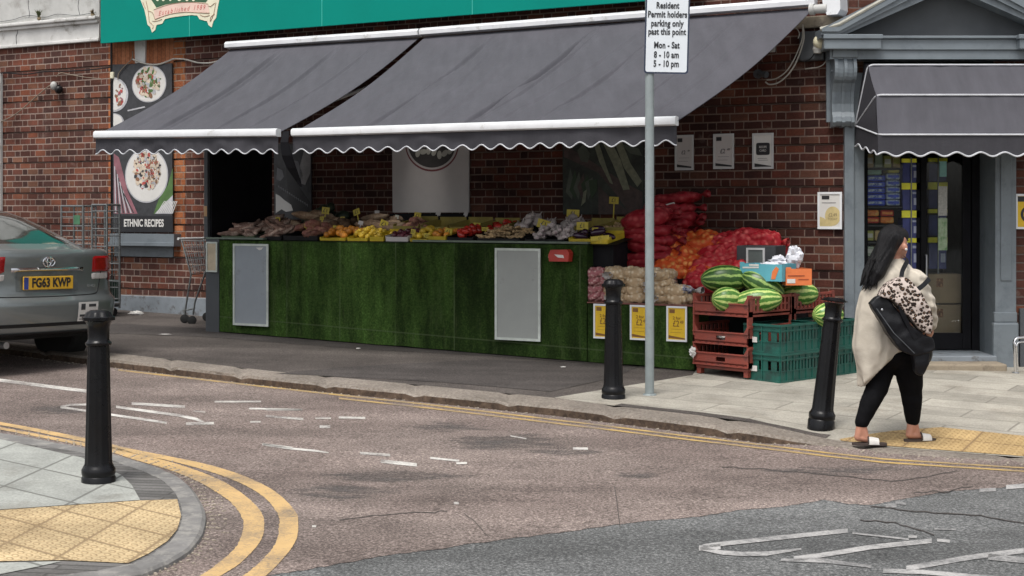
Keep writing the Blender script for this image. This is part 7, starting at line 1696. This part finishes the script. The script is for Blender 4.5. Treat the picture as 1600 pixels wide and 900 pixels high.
for q in cg.data.vertices:
    v = q.co; f_ = mnoise.noise(Vector((v.x*9, v.y*9, v.z*5)))*.008
    arm = math.exp(-((v.x-el.x)/.08)**2); f_ += arm*.006*sin(v.z*95+v.x*30)
    q.co += Vector((f_, f_*-.6, 0))
# leopard bundle, black shoulder bag, straps, small pouch
def slab(name, pts, y, th, mat, parent, bulge=.03, seed=1, vox=.007):
    mb = MB(); p3 = [wp(a, b, y) for a, b in pts]; mb.prism([(p.x, p.z) for p in p3], y-th/2, y+th/2)
    o = remesh(name, mb, [mat], parent, vox, 6, .6); cx_ = sum(p.x for p in p3)/len(p3); cz_ = sum(p.z for p in p3)/len(p3); R_ = max(math.hypot(p.x-cx_, p.z-cz_) for p in p3)
    for q in o.data.vertices:
        d = math.hypot(q.co.x-cx_, q.co.z-cz_)/R_; k = 1 if q.co.y > y else -1; q.co.y += k*bulge*max(0, 1-d*d)+.010*mnoise.noise(Vector((q.co.x*14, seed, q.co.z*14)))
        q.co.x += .006*mnoise.noise(Vector((q.co.x*20, seed+3, q.co.z*20))); q.co.z += .006*mnoise.noise(Vector((q.co.x*20, seed+9, q.co.z*20)))
    return o
BG = thing('shoulder_bag', 'black shoulder bag topped with leopard print cloth, hanging on the woman in the cream cardigan', 'bag', wb)
slab('bag_body', smooth_px([(1344, 474), (1354, 464), (1366, 463), (1384, 480), (1402, 502), (1424, 520), (1441, 528), (1444, 544), (1430, 553), (1410, 554), (1390, 545), (1373, 522), (1358, 499), (1344, 474)], 4)[:-1], -.235, .08, M['bag'], BG, .02, 2)
slab('leopard_cloth', smooth_px([(1358, 462), (1368, 446), (1384, 436), (1400, 434), (1412, 446), (1424, 462), (1436, 484), (1440, 508), (1436, 522), (1420, 514), (1400, 492), (1378, 470), (1358, 462)], 4)[:-1], -.25, .11, M['leopard'], BG, .035, 5)
slab('hanging_flap', smooth_px([(1412, 534), (1428, 528), (1438, 542), (1438, 566), (1430, 584), (1420, 584), (1414, 562), (1412, 534)], 4)[:-1], -.20, .07, M['bag'], BG, .02, 8)
mb = MB(); mb.ell(wp(1440, 549, -.12), (.045, .05, .092), 16, 12, fn=lambda p: 1+.12*mnoise.noise(p*3)); obj('side_pouch', mb, M['bag'], BG, smooth=True)
def strap(pts, w_, nm):
    mb = MB(); P_ = [wp(*p) for p in pts]; S_ = []
    for i in range(len(P_)-1):
        p0, p1, p2, p3 = P_[max(i-1, 0)], P_[i], P_[i+1], P_[min(i+2, len(P_)-1)]
        for k in range(5): t_ = k/5; S_.append(.5*((2*p1)+(p2-p0)*t_+(2*p0-5*p1+4*p2-p3)*t_*t_+(3*p1-p0-3*p2+p3)*t_**3))
    S_.append(P_[-1]); rings = []
    for i, p in enumerate(S_):
        d = (S_[min(i+1, len(S_)-1)]-S_[max(0, i-1)]).normalized(); s_ = d.cross(Vector((0, 1, 0))).normalized()*w_/2; t_ = Vector((0, .004, 0)); rings.append([p-s_-t_, p+s_-t_, p+s_+t_, p-s_+t_])
    mb.ring_path(rings); obj(nm, mb, M['bag'], BG, smooth=False)
strap([(1414, 401, .0), (1411, 407, -.12), (1405, 414, -.165), (1399, 425, -.185), (1394, 440, -.24)], .030, 'strap')
strap([(1387, 462, -.30), (1400, 459, -.31), (1418, 452, -.27), (1432, 444, -.215), (1443, 435, -.16)], .032, 'strap')
strap([(1388, 460, -.315), (1387, 472, -.325), (1392, 490, -.32), (1404, 512, -.30), (1414, 530, -.29)], .030, 'strap')
mb = MB(); mb.tube([wp(1352, 482, -.30), wp(1378, 520, -.315), wp(1412, 552, -.29)], .004, 6); obj('seam', mb, M['gdark'], BG)
mb = MB(); mb.ell(wp(1361, 484, -.298), (.009, .005, .009), 8, 6); mb2_ = mb; obj('stud', mb, M['steel'], BG)
# sandals
so_m = mk('dark sandal sole', (.05, .035, .03), .7); st_m = mk('white sandal strap', (.62, .60, .57), .5)
for nm, heel, toe in (('near', h1, t1_), ('far', h2, t2_)):
    d = (toe-heel); d.z = 0; d.normalize(); s_ = Vector((-d.y, d.x, 0)); zb2 = (pv(wb.x+heel.x, wb.y+heel.y)-wb.z)+.001; c0_ = heel-d*.045; L_ = .245; n = 26; out_ = []
    for k in range(n):
        t_ = 2*pi*k/n; l = (cos(t_)*.5+.5)*L_; w_ = .040*abs(sin(t_))**.7*math.copysign(1, sin(t_))*(.82+.25*l/L_); out_.append(c0_+d*l+s_*w_)
    mb = MB(); mb.ring_path([[(p.x, p.y, zb2) for p in out_], [(p.x, p.y, zb2+.018) for p in out_]]); S_ = obj('sandal', mb, so_m, W_T)
    mb = MB(); bc_ = toe-d*.0+Vector((0, 0, 0))
    def up(u, v): a = pi*u; q = bc_+d*(-.035+.075*v)+s_*(-.042*cos(a)); q.z = zb2+.012+(.052-.014*v)*sin(a)**.8; return q
    mb.grid(up, 14, 6); mb.grid(lambda u, v: up(u, v)-Vector((0, 0, .003)), 14, 6, flip=True); obj('strap', mb, st_m, S_, smooth=True)
    mb = MB(); mb.tube([up(k/14, 0)+Vector((0, 0, .002)) for k in range(15)], .006, 6); obj('band', mb, so_m, S_, smooth=True)
